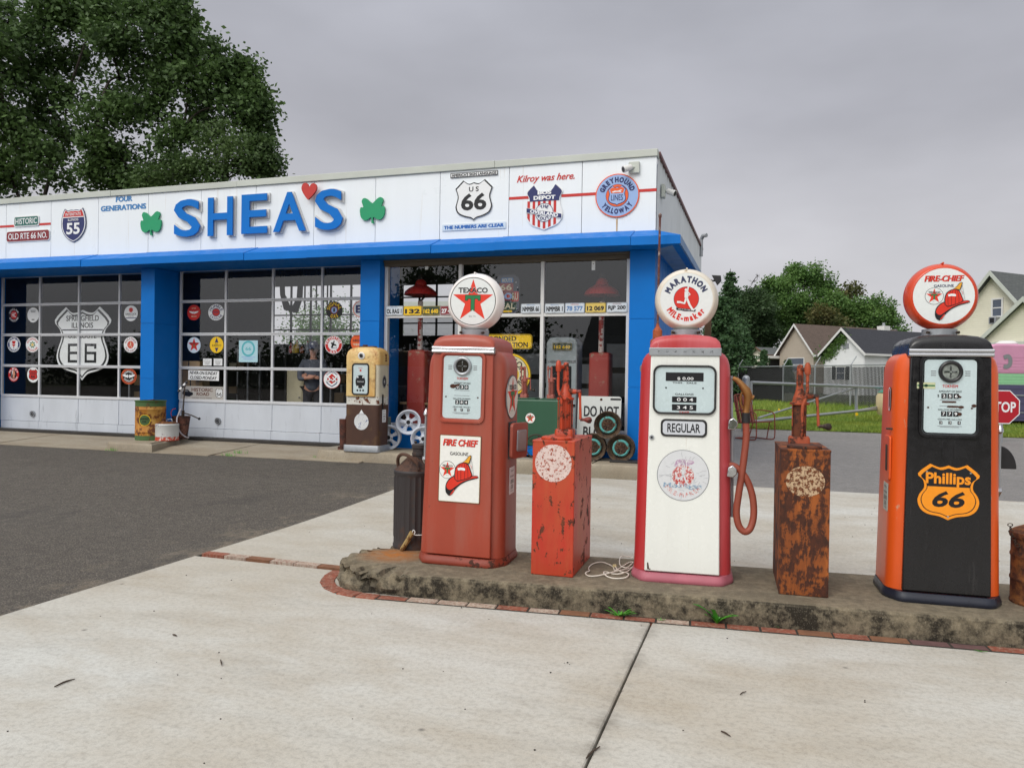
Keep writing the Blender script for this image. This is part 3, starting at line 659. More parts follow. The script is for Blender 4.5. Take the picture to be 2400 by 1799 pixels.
m = MB(); m.prism(pts, -.035, 0, paint('heart_red', lin(196, 42, 34, .9), .45, var=.06)); o = m.build('heart', None, (c.x, YF-.08, c.z), rot=(0, math.radians(6), 0), smooth=0); tag(o, 'red cut-out heart that serves as the apostrophe of the big letters', 'heart')
# 66 group
c, w, h = sbox(1056, 1167, 403, 414.5); s = Sheet(E3); s.back(rrect(w, h, .01), .01, Wt); s.poly(rrect(w, h, .01), K, 1); s.poly(rrect(w-.025, h-.025, .008), Wt, 2); s.text("AMERICA'S SIGN LANGUAGE", 0, 0, w*.94, h*.58, K, 3, .04)
place(s, 'plaque', "narrow white plaque reading AMERICA'S SIGN LANGUAGE", c, t=.012)
c, w, h = sbox(1067.6, 1155, 422, 517); s = Sheet(E3); s.back(us_shield(w, h), .012, Wt); s.poly(us_shield(w, h), K, 1); s.poly(scale2(us_shield(w, h), .93), Wt, 2); s.text('U S', 0, h*.27, w*.26, h*.12, K, 3, .02); s.text('66', 0, -h*.04, w*.68, h*.42, K, 3, .03)
place(s, 'highway_shield', 'white US 66 highway shield with black border on the fascia', c, t=.014)
c, w, h = sbox(1036, 1185, 523.5, 538.5); s = Sheet(E3); s.back(rrect(w, h, .01), .01, Wt); s.poly(rrect(w, h, .01), flat('sign_ice', lin(206, 220, 232)), 1); s.text('THE NUMBERS ARE CLEAR', 0, 0, w*.94, h*.56, flat('sign_strong_blue', lin(10, 96, 176)), 2, .06)
place(s, 'strip_sign', 'long strip sign reading THE NUMBERS ARE CLEAR', c, t=.012)
c, w, h = sbox(1210.7, 1346, 408, 429); s = Sheet(E3); s.text('Kilroy was here.', 0, 0, w, h, RED, 1, .02, .36)
place(s, 'painted_lettering', 'red slanted script reading Kilroy was here.', c, 'lettering')
stripe(1193, 1240, 465.5, 'short red stripe left of the bus depot shield'); stripe(1316, 1400, 459, 'red stripe between the bus depot shield and the round blue sign'); stripe(1492, 1539, 447.5, 'short red stripe right of the round blue sign')
# bus depot shield
def depot(w, h):
    top = smoothline([(0, .34), (.18, .36), (.31, .5)], 3); side = smoothline([(.31, .5), (.42, .42), (.5, .33), (.43, .2), (.44, .05), (.5, -.12), (.48, -.26), (.34, -.39), (.12, -.46), (0, -.5)], 4)[1:]
    return [(x*w, y*h) for x, y in mirror(top+side)]
c, w, h = sbox(1234, 1319, 432, 539.5); s = Sheet(E3); o_ = depot(w, h); s.back(o_, .012, Wt); s.poly(o_, Wt, 1); inn = depot(w*.95, h*.96)
def clipx(y, pts):
    xs_ = [x for (x, yy), (x2, y2) in zip(pts, pts[1:]+pts[:1]) for x in [x+(x2-x)*(y-yy)/(y2-yy) if (yy-y)*(y2-y) < 0 else None] if x is not None]
    return (min(xs_), max(xs_)) if xs_ else (0, 0)
def clipy(x, pts):
    ys_ = [y+(y2-y)*(x-xx)/(x2-xx) for (xx, y), (x2, y2) in zip(pts, pts[1:]+pts[:1]) if (xx-x)*(x2-x) < 0]
    return min(ys_) if ys_ else 0
for i in range(7):
    x0 = -w*.47+w*.94*(i+.0)/6.5; x1 = x0+w*.94/13
    if x1 < w*.47: s.poly([(x0, clipy(x0+.001, inn)), (x1, clipy(x1-.001, inn)), (x1, h*.14), (x0, h*.14)], RED, 2)
capp = [q for q in inn if q[1] > h*.1]; half_ = [q for q in depot(w*.95, h*.96)[:24] if q[0] >= -1e-6 and q[1] > h*.13]; xr = clipx(h*.13, inn)[1]
s.poly(half_+[(xr, h*.13), (-xr, h*.13)]+[(-x, y) for x, y in reversed(half_) if x > 1e-6], NAVY, 3)
s.text('BUS', 0, h*.315, w*.38, h*.085, Wt, 4, .05); s.text('DEPOT', 0, h*.205, w*.60, h*.09, Wt, 4, .05)
s.poly(disc(w*.235, 30, 0, -h*.12), Wt, 3); s.ring(disc(w*.25, 30, 0, -h*.12), disc(w*.235, 30, 0, -h*.12), NAVY, 4)
s.arc('THE', 0, -h*.12, w*.165, w*.085, 90, NAVY, 5, .04); s.arc('ROUTE', 0, -h*.12, w*.17, w*.085, 270, NAVY, 5, .04, under=True)
b_ = [(-w*.5, .0), (w*.49, -h*.16), (w*.49, -h*.27), (-w*.5, -h*.115)]; s.poly([(x, y*1) for x, y in b_], Wt, 6); s.poly([(-w*.485, -h*.01), (w*.475, -h*.17), (w*.475, -h*.258), (-w*.485, -h*.105)], NAVY, 7); s.text('OVERLAND', 0, -h*.137, w*.78, h*.08, Wt, 8, .05, 0, -.19)
place(s, 'bus_sign', 'navy, red and white striped shield sign reading BUS DEPOT', c, t=.014)
# round bus line sign
c, w, h = sbox(1395.5, 1498.5, 408, 510); r = w/2; k = h/w; s = Sheet(E3); E_ = lambda q: [(x, y*k) for x, y in q]
s.back(E_(disc(r)), .014, ORG); s.poly(E_(disc(r)), ORG, 1); s.poly(E_(disc(r*.95)), PALEB, 2); s.poly(E_(disc(r*.52)), NAVY, 3); s.poly(E_(disc(r*.5)), ORG, 4); sh_ = E_(us_shield(r*.82, r*.92)); s.poly(sh_, NAVY, 5); s.poly(scale2(sh_, .92), PALEB, 6); s.poly([(-r*.27, r*.10), (r*.27, r*.10), (r*.33, r*.28), (r*.22, r*.36), (0, r*.33), (-r*.22, r*.36), (-r*.33, r*.28)], ORG, 7)
s.text('LINES', 0, -r*.10, r*.54, r*.26, NAVY, 7, .01); s.arc('GREYHOUND', 0, 0, r*.725, r*.25, 90, NAVY, 3, .07, span=150, ry=k); s.arc('YELLOWAY', 0, 0, r*.725, r*.25, 270, NAVY, 3, .07, under=True, span=120, ry=k)
s.poly([(-r*.24, r*.17), (-.1*r, r*.21), (.05*r, r*.2), (.17*r, r*.25), (.24*r, r*.23), (.15*r, r*.19), (.2*r, r*.13), (.06*r, r*.15), (-.08*r, r*.15), (-.18*r, r*.12)], Wt, 8)
place(s, 'bus_sign', 'round pale blue sign with orange rim and curved lettering near the corner', c, t=.016)
m = MB(); cc = fp(1446, 513); tag(Sheet(E3).poly([(-.012, 0), (.012, 0), (.008, -.22), (-.006, -.22)], flat('rust_run', lin(196, 160, 110, .95), .8), 1).build('rust_run', None, (cc.x, YF, cc.z)), 'thin rust run down the fascia below the round sign', 'stain')
# lamps on the corner
def cornerlamp(base, aim, label, face_x=False):
    t = thing('security_camera', label, 'camera', base, group='floodlight cameras at the corner'); m = MB(); mt = m_coping
    if face_x: m.box(0, .05, -.08, .08, -.10, .10, mt)
    else: m.box(-.08, .08, -.05, 0, -.085, .085, mt)
    m.build('mounting_plate', t, smooth=0, bevel=.008)
    a = Vector(aim); st = Vector((.04, 0, 0)) if face_x else Vector((0, -.04, 0)); e = st+a*.07; m = MB(); m.tube([st, st+a*.03, e], .022, mt, 10); m.build('bracket', t)
    m = MB(); d_ = (a+Vector((0, 0, -.25))).normalized(); p0 = e-d_*.03; m.tube([p0, p0+d_*.015, p0+d_*.09, p0+d_*.15], [.03, .042, .046, .05], m_wtrim, 16); m.build('housing', t); m = MB(); m.cyl(p0+d_*.135, p0+d_*.152, .04, m_black, 16); m.build('lens', t)
q = fp(1487, 394); cornerlamp((q.x, YF-.002, q.z), (-.75, -.6, -.12), 'white security lamp on a square plate above the round bus sign')
d_ = ray(1551, 449); q = C_ = Vector((XC+.0, XC/d_[0]*d_[1], CZ+d_[2]*XC/d_[0])); cornerlamp((XC+.002, max(q.y, D+.15), q.z), (.9, -.3, -.15), 'white security lamp sticking out from the side wall', True)
# ---------------------------------------------------------------- round stickers and notices on the garage door glass
YG = YD+.001
E2 = .0006
STK = 'round fuel stickers on the garage door glass'
def sticker(px, py, wp, hp, label, layers, top=None, bot=None, tc=K, bc=None, rt=.76, th=.27, deco=None, name='window_sticker', span=(150, 130)):
    c, w, h = sbox(px-wp/2, px+wp/2, py-hp/2, py+hp/2, YG); r = h/2; q = w/h; s = Sheet(E2); i = 1
    def sq(p): return [(x*q, y) for x, y in p]
    for rr, mt in layers: s.poly(sq(disc(r*rr, 36)), mt, i); i += 1
    n0 = len(s.v)
    if top: s.arc(top, 0, 0, r*rt, r*th, 90, tc, i, .02, span=span[0])
    if bot: s.arc(bot, 0, 0, r*rt, r*th, 270, bc or tc, i, .02, under=True, span=span[1])
    if deco: deco(s, r, i)
    s.v[n0:] = [(x*q, y, z) for x, y, z in s.v[n0:]]
    o = s.build(name, None, (c.x, YG, c.z)); return tag(o, label, 'sticker', STK)
def P(*a): return list(a)
sticker(32.7, 738, 26, 34, 'dark sticker with red burst and letters HC at the left edge', [(1, K), (.58, RED)], 'SINCLAIR', 'GASOLINE', Wt, deco=lambda s, r, i: (s.text('HC', 0, 0, r*.7, r*.62, Wt, i+1, .02)), rt=.8, th=.24)
sticker(77.7, 738, 27, 35, 'white oval sticker with a black foot band and small lettering', [(1, Wt)], deco=lambda s, r, i: (s.poly(rrect(r*.9, r*.1, .004, 3, 0, r*.6), GRY, i), s.poly(rrect(r*.8, r*.1, .004, 3, 0, r*.4), GRY, i), s.poly(rrect(r*.5, r*.12, .004, 3, 0, -r*.62), K, i)))
sticker(32.5, 806.7, 30, 36, 'white sticker with navy ring and a red cup shape', [(1, Wt), (.92, NAVY), (.66, Wt)], 'MOTOR OIL', 'GASOLINE', Wt, deco=lambda s, r, i: (s.poly([(-r*.3, r*.45), (r*.3, r*.45), (r*.18, r*.05), (-r*.18, r*.05)], RED, i+1), s.poly([(-r*.3, -.02*r), (r*.3, -.02*r), (0, -r*.35)], RED, i+1), s.poly([(-r*.12, -r*.4), (r*.12, -r*.4), (0, -r*.55)], NAVY, i+1)))
sticker(76.3, 807.5, 31, 36, 'white sticker with red curved words round a green flower', [(1, Wt)], 'MAGNOLIA', 'GASOLINE', RED, deco=lambda s, r, i: (s.poly(star(r*.5, .6, n=7), GRN, i), s.poly(star(r*.33, .6, n=5), CRM, i+1), s.poly(disc(r*.12), YEL, i+2)))
sticker(32, 877, 25, 34, 'red sticker with a pale profile head in the lowest row', [(1, RED), (.6, K)], 'RED', 'GASOLINE', Wt, deco=lambda s, r, i: (s.poly(smoothline([(-r*.2, -r*.5), (-r*.1, -r*.1), (-r*.28, r*.2), (-r*.1, r*.5), (r*.2, r*.45), (r*.26, r*.1), (r*.34, -.05*r), (r*.2, -r*.12), (r*.2, -r*.5)], 2), flat('sign_skin', lin(214, 150, 120)), i+1), s.poly([(-r*.35, -r*.45), (-r*.1, r*.55), (-r*.28, r*.5)], Wt, i+2)))
sticker(77.7, 878, 28, 36, 'white sticker with a red and black shield numbered 66', [(1, Wt)], deco=lambda s, r, i: (s.poly(us_shield(r*1.5, r*1.5), K, i), s.poly(us_shield(r*1.36, r*1.36), RED, i+1), s.poly([(-r*.62, r*.12), (r*.62, r*.12), (r*.62, r*.06), (-r*.62, r*.06)], K, i+2), s.text('66', 0, -r*.22, r*.7, r*.42, K, i+2, .03), s.text('PHILLIPS', 0, r*.3, r*.9, r*.2, K, i+2, .02)))
sticker(307, 734, 32, 37, 'white sticker with a red flower above one dark word', [(1, Wt)], deco=lambda s, r, i: (s.poly(star(r*.36, .7, 0, r*.42, 7), RED, i), s.text('HANCOCK', 0, -r*.1, r*1.62, r*.24, K, i, .02), s.poly([(-r*.8, -r*.55), (r*.8, -r*.55), (r*.75, -r*.65), (-r*.75, -r*.65)], NAVY, i), s.text('GASOLINE', 0, -r*.38, r*.8, r*.12, K, i)))
def runner(s, r, i, mt):
    bar = lambda pts, w: s.stroke([(x*r, y*r) for x, y in pts], w*r, mt, i)
    s.poly(disc(r*.1, 14, -.02*r, r*.62), mt, i); s.poly([(x*r, y*r) for x, y in [(-.12, .5), (.14, .52), (.12, .1), (-.02, -.02), (-.12, .1)]], mt, i)
    bar([(.07, .5), (.12, .8), (.05, 1.02)], .09); bar([(.12, .45), (.25, .3), (.1, .22)], .08); bar([(0, .06), (-.12, -.3), (-.4, -.22), (-.62, -.2)], .14); bar([(.04, .05), (.22, -.4), (.42, -.72), (.55, -.76)], .14)
sticker(306, 807.5, 32, 37, 'white sticker with a runner on an orange red disc', [(1, Wt), (.48, flat('sign_coral', lin(206, 84, 66)))], 'MARATHON', 'MILE-maker', flat('sign_plum', lin(150, 70, 80)), deco=lambda s, r, i: runner(s, r*.42, i, CRM), rt=.75)
def wings(s, r, i, mt, em='A'):
    for sg in (-1, 1): s.poly([(sg*r*.12, r*.14), (sg*r*.86, r*.22), (sg*r*.7, r*.02), (sg*r*.4, -.12*r), (sg*r*.12, -.16*r)], mt, i)
    s.text(em, 0, 0, r*.34, r*.44, mt, i+1, .04)
sticker(302, 881.5, 36, 37, 'black sticker with an orange rim and white wings', [(1, ORG), (.93, K), (.85, ORG), (.78, K)], 'JOHNSON', 'GASOLENE', Wt, deco=lambda s, r, i: wings(s, r, i+1, Wt, 'H'), rt=.6, th=.22)
sticker(454.4, 732.3, 31, 36, 'plain red sticker with white wings and the letter A', [(1, RED)], deco=lambda s, r, i: (wings(s, r*.85, i, Wt, 'A'), s.text('FLYING', 0, r*.55, r*.6, r*.14, CRM, i, .02), s.text('SERVICE', 0, -r*.5, r*.8, r*.14, CRM, i, .02)))
sticker(506.5, 731.7, 37, 38, 'white sticker with navy words and a serrated red centre', [(1, Wt)], 'HUMBLE', 'GASOLINE', NAVY, th=.32, deco=lambda s, r, i: (s.poly(star(r*.54, .9, n=24), NAVY, i), s.poly(disc(r*.44), RED, i+1), s.text('MOTOR', 0, 0, r*.62, r*.18, NAVY, i+2, .02)))
sticker(783.3, 726.5, 39, 41, 'black sticker with yellow curved letters round a claret centre', [(1, K)], 'SIGNAL', 'GAS', YEL, th=.4, rt=.72, span=(170, 70), deco=lambda s, r, i: (s.poly(disc(r*.46), flat('sign_claret', lin(120, 40, 60)), i), s.poly(disc(r*.34), PALEB, i+1), s.poly([(-r*.12, -r*.2), (r*.12, -r*.2), (r*.1, r*.22), (-r*.1, r*.22)], K, i+2)))
sticker(846, 724, 40, 41, 'white sticker half hidden by the blue pillar with a blue letter', [(1, Wt), (.94, ORG), (.86, Wt)], deco=lambda s, r, i: s.text('E', -r*.3, 0, r*.6, r*.9, NAVY, i+1, .05))
def txstar(word=True):
    def f(s, r, i):
        s.poly(star(r*.92, .4), RED, i); s.text('TEXACO', 0, r*.22, r*1.3, r*.26, K, i+1, .02); s.text('T', 0, -r*.16, r*.34, r*.42, GRN, i+1, .05)
    return f
sticker(454.7, 808.4, 31, 37, 'pale blue sticker with a red star and a dark word across it', [(1, flat('sign_mist', lin(190, 206, 222)))], deco=txstar())
sticker(507.7, 808, 32, 38, 'yellow sticker with dark arrow points above and below', [(1, YEL)], deco=lambda s, r, i: (s.poly([(0, r*.92), (r*.26, r*.3), (-r*.26, r*.3)], NAVY, i), s.poly([(0, -r*.92), (r*.26, -r*.36), (-r*.26, -r*.36)], NAVY, i), s.text('BLUE', 0, r*.17, r*.42, r*.14, K, i, .02), s.text('SUNOCO', 0, -r*.08, r*1.35, r*.26, K, i, .02)))
sticker(781.8, 808, 41, 42, 'red ringed sticker with a horse rider and the word GAS', [(1, Wt), (.95, RED), (.62, Wt)], 'FRONTIER', 'GAS', Wt, th=.28, rt=.79, span=(165, 60), deco=lambda s, r, i: (s.poly([(x*r, y*r) for x, y in [(-.3, -.35), (-.2, .02), (-.32, .2), (-.16, .32), (-.05, .2), (.02, .5), (.14, .42), (.08, .12), (.3, .05), (.34, -.2), (.2, -.08), (0, -.1), (-.1, -.3)]], K, i+1), s.text('RARIN TO GO', r*.1, -r*.34, r*.6, r*.14, NAVY, i+2, .01)))
sticker(842, 802, 40, 42, 'orange sticker half hidden by the blue pillar', [(1, ORG)], deco=lambda s, r, i: (s.text('HIGH', -r*.2, r*.2, r*1.1, r*.28, K, i, .03), s.text('TEST', -r*.2, -r*.25, r*1.1, r*.24, CRM, i, .03)))
sticker(778, 889, 40, 42, 'white sticker with a red diamond and a navy chevron', [(1, RED), (.96, Wt)], 'DIAMOND', None, NAVY, th=.2, rt=.8, span=(100, 60), deco=lambda s, r, i: (s.poly([(0, r*.66), (r*.72, 0), (0, -r*.5), (-r*.72, 0)], RED, i+1), s.text('D-X', 0, 0, r*1.4, r*.56, K, i+2, .06), s.text('D-X', -.03*r, .03*r, r*1.34, r*.5, Wt, i+3, .05), s.stroke([(-r*.62, -r*.36), (0, -r*.78), (r*.62, -r*.36)], r*.11, NAVY, i+2)))
# big route shield behind the glass of the left door
c, w, h = sbox(127, 259, 719, 891, YD+.03)
def bigsh(w, h):
    L_ = smoothline([(0, .46), (.1, .425), (.2, .425), (.3, .5)], 4)+smoothline([(.3, .5), (.5, .32), (.41, .2), (.375, .08), (.44, -.08), (.46, -.2), (.40, -.31), (.26, -.37), (.1, -.41), (0, -.5)], 3)[1:]
    return [(x*w, y*h) for x, y in mirror(L_)]
s = Sheet(.001); s.back(bigsh(w, h), .01, Wt); s.poly(bigsh(w, h), Wt, 1); s.poly([(x*.94, y*.94) for x, y in bigsh(w, h)], K, 2); s.poly([(x*.875, y*.89) for x, y in bigsh(w, h)], Wt, 3)
s.text('SPRINGFIELD', 0, h*.345, w*.58, h*.075, K, 4, .02); s.text('ILLINOIS', 0, h*.25, w*.38, h*.075, K, 4, .02); s.poly([(-w*.365, h*.195), (w*.365, h*.195), (w*.355, h*.178), (-w*.355, h*.178)], K, 4); s.text('U.S. ROUTE', 0, h*.10, w*.5, h*.055, K, 4, .02)
for sg in (-1, 1):
    x0 = sg*w*.15; st = lambda pts: s.poly([(x0+a*w, b*h) for a, b in pts], K, 4)
    st([(-.105, -.26), (-.065, -.26), (-.065, .0), (-.105, .0)]); st([(-.065, .0), (.10, .0), (.10, -.035), (-.065, -.035)]); st([(.06, -.035), (.10, -.035), (.10, -.07), (.06, -.07)]); st([(-.065, -.11), (.10, -.11), (.10, -.145), (-.065, -.145)]); st([(.06, -.145), (.10, -.145), (.10, -.26), (.06, -.26)]); st([(-.065, -.225), (.06, -.225), (.06, -.26), (-.065, -.26)])
tag(s.build('route_shield', None, (c.x, YD+.03, c.z)), 'huge white route shield reading SPRINGFIELD ILLINOIS behind the left door glass', 'sign')
# notices
def notice(name, box, label, cat, fn, Y=YG, rot=None, mt=Wt, rad=.004, t=.004):
    c, w, h = sbox(*box, Y); s = Sheet(E2); s.back(rrect(w, h, rad), t, mt); s.poly(rrect(w, h, rad), mt, 1); fn(s, w, h); o = s.build(name, None, (c.x, Y-(.002), c.z), rot=rot); return tag(o, label, cat)
TEALP = flat('certificate_paper', lin(176, 214, 224))
notice('certificate', (560, 604, 797.5, 848.5), 'pale turquoise certificate with a round seal in the right garage door', 'notice', lambda s, w, h: (s.ring(disc(w*.36, 30, 0, h*.12), disc(w*.27, 30, 0, h*.12), TEAL, 2), s.text('66', 0, h*.12, w*.3, h*.16, TEAL, 2, .02), s.poly(rrect(w*.72, h*.035, .002, cy=-h*.27), PALEB, 2), s.poly(rrect(w*.5, h*.035, .002, cy=-h*.36), PALEB, 2)), mt=TEALP)
def leadtxt(s, w, h):
    for i, (t, q) in enumerate((('FOR USE AS A', .6), ('MOTOR FUEL ONLY', .8), ('CONTAINS', .66), ('LEAD', .5))): s.text(t, 0, h*(.36-.2*i), w*q, h*(.07 if i < 2 else .15), K, 2, .01)
    s.text('(TETRAETHYL)', 0, -h*.4, w*.6, h*.06, K, 2)
notice('warning_plate', (476, 496, 840, 856.5), 'left of two small white plates reading CONTAINS LEAD behind the door frame', 'plate', leadtxt)
notice('warning_plate', (501, 521, 840, 856.5), 'right of two small white plates reading CONTAINS LEAD behind the door frame', 'plate', leadtxt)
notice('closing_notice', (441, 513, 868, 891), 'tilted white notice reading NEVER-ON-SUNDAY CLOSED-MONDAY', 'notice', lambda s, w, h: (s.text('NEVER-ON-SUNDAY', 0, h*.24, w*.9, h*.34, K, 2, .03, .1), s.text('CLOSED-MONDAY', 0, -h*.24, w*.86, h*.34, K, 2, .03, .1)), rot=(0, math.radians(1.0), 0))
def hroad(s, w, h):
    s.text('HISTORIC', w*.0, h*.24, w*.5, h*.27, BRN, 2, .03); s.text('ROAD', w*.02, -h*.08, w*.3, h*.25, BRN, 2, .03); s.text('CHICAGO TO LOS ANGELES', 0, -h*.38, w*.46, h*.1, K, 2)
    s.poly([(x*h+w*.40, y*h) for x, y in us_shield(.66, .76)], K, 2); s.poly([(x*h+w*.40, y*h) for x, y in us_shield(.58, .68)], Wt, 3); s.text('66', w*.40, -h*.06, w*.12, h*.3, K, 4, .02); s.text('ROUTE', w*.40, h*.19, w*.11, h*.09, K, 4)
    s.poly([(w*x, h*y) for x, y in [(-.46, .05), (-.43, .22), (-.33, .22), (-.29, .08), (-.22, .02), (-.21, -.14), (-.3, -.3), (-.4, -.26), (-.47, -.1)]], K, 2); s.poly([(w*x, h*y) for x, y in [(-.42, .16), (-.35, .16), (-.32, .08), (-.43, .08)]], GRY, 3)
notice('road_sign', (424, 523.5, 905, 936), 'grey plate reading HISTORIC ROAD with an old car and a 66 shield', 'sign', hroad, mt=flat('sign_stone', lin(176, 172, 166)))
m_card = paint('cardboard', lin(178, 150, 112, .8), .9, var=.1, scale=6)
for box, lb in (((425, 475, 846, 868), 'flat cardboard sheet standing behind the upper sill of the right door'), ((426, 482, 866, 905), 'cardboard box end behind the tilted closing notice')):
    c, w, h = sbox(*box, YD+.25); m = MB(); m.box(-w/2, w/2, -.1, .1, -h/2, h/2, m_card); m.box(-.012, .012, -.102, -.1, -h/2, h/2, m_black); tag(m.build('cardboard_box', None, (c.x, YD+.26, c.z), smooth=0, bevel=.004), lb, 'box')
# ---------------------------------------------------------------- inside the garage
FZ = .24
c0 = atY(672, 868, YD+.75); c1 = atY(711, 937, YD+.75)
m_cab = paint('cream_enamel', lin(206, 196, 164, .85), .45, var=.1, scale=5, dirt=lin(120, 86, 50), dirt_amt=.1)
t = thing('cabinet', 'cream metal cabinet standing behind the right garage door', 'cabinet', ((c0.x+c1.x)/2, YD+1.0, FZ)); w = c1.x-c0.x; h = c0.z-FZ
m = MB(); m.box(-w/2, w/2, -.25, .25, .0, h, m_cab); m.build('body', t, smooth=0, bevel=.015); m = MB(); m.box(-w/2+.03, w/2-.03, -.262, -.25, .06, h-.05, m_cab); m.build('door', t, smooth=0, bevel=.006); m = MB(); m.cyl((w*.3, -.29, h*.6), (w*.3, -.262, h*.6), .014, m_chrome, 12); m.build('handle', t)
# shelf of bottles
bx0 = atY(676, 827, 13.6); bx1 = atY(730, 827, 13.6); t = thing('wall_shelf', 'dark shelf carrying bottles behind the right garage door', 'shelf', ((bx0.x+bx1.x)/2, 13.6, FZ)); hz = bx0.z-FZ; w = bx1.x-bx0.x
m = MB(); m.box(-w/2, w/2, -.12, .15, hz-.03, hz, m_intdk); m.build('board', t, smooth=0); 
for sx in (-1, 1): m = MB(); m.box(sx*w/2-.02, sx*w/2+.02, -.1, .14, 0, hz-.031, m_intdk); m.build('upright', t, smooth=0)
for i, (px, cc, lb) in enumerate(((682, lin(170, 50, 44), 'red capped dark bottle'), (689, lin(210, 190, 120), 'pale yellow bottle'), (696, lin(216, 180, 60), 'tall amber bottle'), (708, lin(150, 74, 40), 'short brown bottle'), (721, lin(120, 130, 140), 'grey glass bottle'))):
    p = atY(px, 826, 13.56); hh = (.2, .19, .26, .16, .24)[i]; t = thing('oil_bottle', lb+' on the shelf inside the garage', 'bottle', (p.x, 13.56, FZ+hz+.001), group='bottles on the garage shelf')
    mt = paint('bottle_%d' % i, cc, .2); m = MB(); m.lathe([(.04, 0), (.042, .02), (.042, hh*.6), (.016, hh*.78), (.015, hh*.9)], mt, 14); m.build('body', t); m = MB(); m.lathe([(.019, hh*.9), (.019, hh)], Wt if i % 2 else RED, 12); m.build('cap', t)
# workbench, hoist hook, hanging frames: dark shapes against the rear windows
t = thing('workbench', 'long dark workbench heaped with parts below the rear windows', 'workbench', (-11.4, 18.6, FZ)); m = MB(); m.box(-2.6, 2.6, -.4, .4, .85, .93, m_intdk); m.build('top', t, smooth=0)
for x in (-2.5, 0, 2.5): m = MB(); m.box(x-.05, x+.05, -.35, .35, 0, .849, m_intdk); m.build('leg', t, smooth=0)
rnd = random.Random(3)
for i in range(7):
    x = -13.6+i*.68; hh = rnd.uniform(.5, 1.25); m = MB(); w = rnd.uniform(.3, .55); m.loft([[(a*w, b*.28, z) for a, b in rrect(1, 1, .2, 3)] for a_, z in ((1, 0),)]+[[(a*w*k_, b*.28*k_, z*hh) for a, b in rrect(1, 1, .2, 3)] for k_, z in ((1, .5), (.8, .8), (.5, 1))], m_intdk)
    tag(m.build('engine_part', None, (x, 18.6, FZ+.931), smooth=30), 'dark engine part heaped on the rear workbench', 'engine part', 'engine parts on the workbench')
p = atY(683, 700, 15.5); t = thing('chain_hoist', 'dark U shaped hoist hook hanging inside the right garage bay', 'hoist', (p.x, 15.5, 4.62)); m = MB(); zz = p.z-4.62
m.tube([(-.28, 0, zz+.75), (-.24, 0, zz+.1), (-.12, 0, zz-.2), (.1, 0, zz-.25), (.22, 0, zz), (.26, 0, zz+.75)], [.06, .06, .09, .1, .07, .06], m_intdk, 8); m.build('hook', t); m = MB(); m.box(-.36, .36, -.08, .08, zz+.75, zz+.84, m_intdk); m.cyl((0, 0, zz+.84), (0, 0, 0), .02, m_intdk, 8); m.build('hanger', t)
for px in (715, 742, 768): p = atY(px, 660, 15.0); m = MB(); m.cyl((p.x, 15, 2.9), (p.x, 15, 4.62), .018, m_intdk, 6); tag(m.build('hanging_pipe', None, smooth=30), 'thin dark pipe hanging from the garage ceiling', 'pipe', 'pipes hanging from the garage ceiling')
m_tan = paint('plywood', lin(150, 124, 90, .7), .8, var=.15, scale=3)
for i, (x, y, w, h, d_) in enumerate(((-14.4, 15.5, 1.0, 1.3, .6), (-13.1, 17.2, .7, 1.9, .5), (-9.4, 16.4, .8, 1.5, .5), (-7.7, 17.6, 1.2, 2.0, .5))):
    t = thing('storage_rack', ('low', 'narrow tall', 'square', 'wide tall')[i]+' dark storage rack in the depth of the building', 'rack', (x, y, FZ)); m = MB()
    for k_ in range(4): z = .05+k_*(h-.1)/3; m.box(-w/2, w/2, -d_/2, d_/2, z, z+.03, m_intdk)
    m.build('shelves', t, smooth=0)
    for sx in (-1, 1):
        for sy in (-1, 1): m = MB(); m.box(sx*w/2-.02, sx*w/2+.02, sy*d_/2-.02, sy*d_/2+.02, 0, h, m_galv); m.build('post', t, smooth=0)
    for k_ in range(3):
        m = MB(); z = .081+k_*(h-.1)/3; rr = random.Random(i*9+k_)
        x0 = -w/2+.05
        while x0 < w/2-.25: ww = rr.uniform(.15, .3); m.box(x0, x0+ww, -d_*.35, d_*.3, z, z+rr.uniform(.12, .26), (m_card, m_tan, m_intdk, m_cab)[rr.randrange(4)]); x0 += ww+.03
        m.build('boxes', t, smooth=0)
# ---------------------------------------------------------------- shop window display
PL = 'number plates along the window rail'
def plate(x0, x1, y0, y1, txt, bg, fg, label, extra=None, sub=None, px=None):
    Y = YW-.055 if px is None else px; c, w, h = sbox(x0, x1, y0, y1, Y); s = Sheet(E2); o_ = rrect(w, h, .015); s.back(o_, .004, bg); s.poly(o_, bg, 1); s.ring(rrect(w*.97, h*.94, .012), rrect(w*.95, h*.9, .012), fg, 2); s.text(txt, 0, -h*.06, w*.84, h*.50, fg, 3, .045)
    if sub: s.text(sub, 0, h*.36, w*.4, h*.12, extra or fg, 3)
    s.text('LAND OF', 0, -h*.41, w*.22, h*.06, fg, 3)
    o = s.build('number_plate', None, (c.x, Y-.003, c.z), rot=(math.radians(-3), 0, 0)); return tag(o, label, 'number plate', PL)
PW_ = flat('plate_white', lin(206, 214, 220)); PG = flat('plate_dark_green', lin(40, 62, 44)); PB = flat('plate_pale_blue', lin(150, 170, 180))
plate(903.5, 944.5, 717, 739, 'OL RAG 1', PW_, K, 'white number plate reading OL RAG 1', SKY, 'Illinois')
plate(946, 988, 717, 739, '132', YEL, K, 'yellow number plate with small print and number 132')
plate(989.5, 1030.5, 717, 738.5, '162 640', PG, YEL, 'dark green number plate with yellow 162 640 on the window rail')
plate(1032, 1071, 716.5, 738, '27 418', DRED, Wt, 'maroon number plate partly hidden by the white star globe')
plate(1221, 1267, 711.5, 734, 'NMMBR 66', PW_, K, 'white number plate reading NMMBR 66', SKY, 'Illinois')
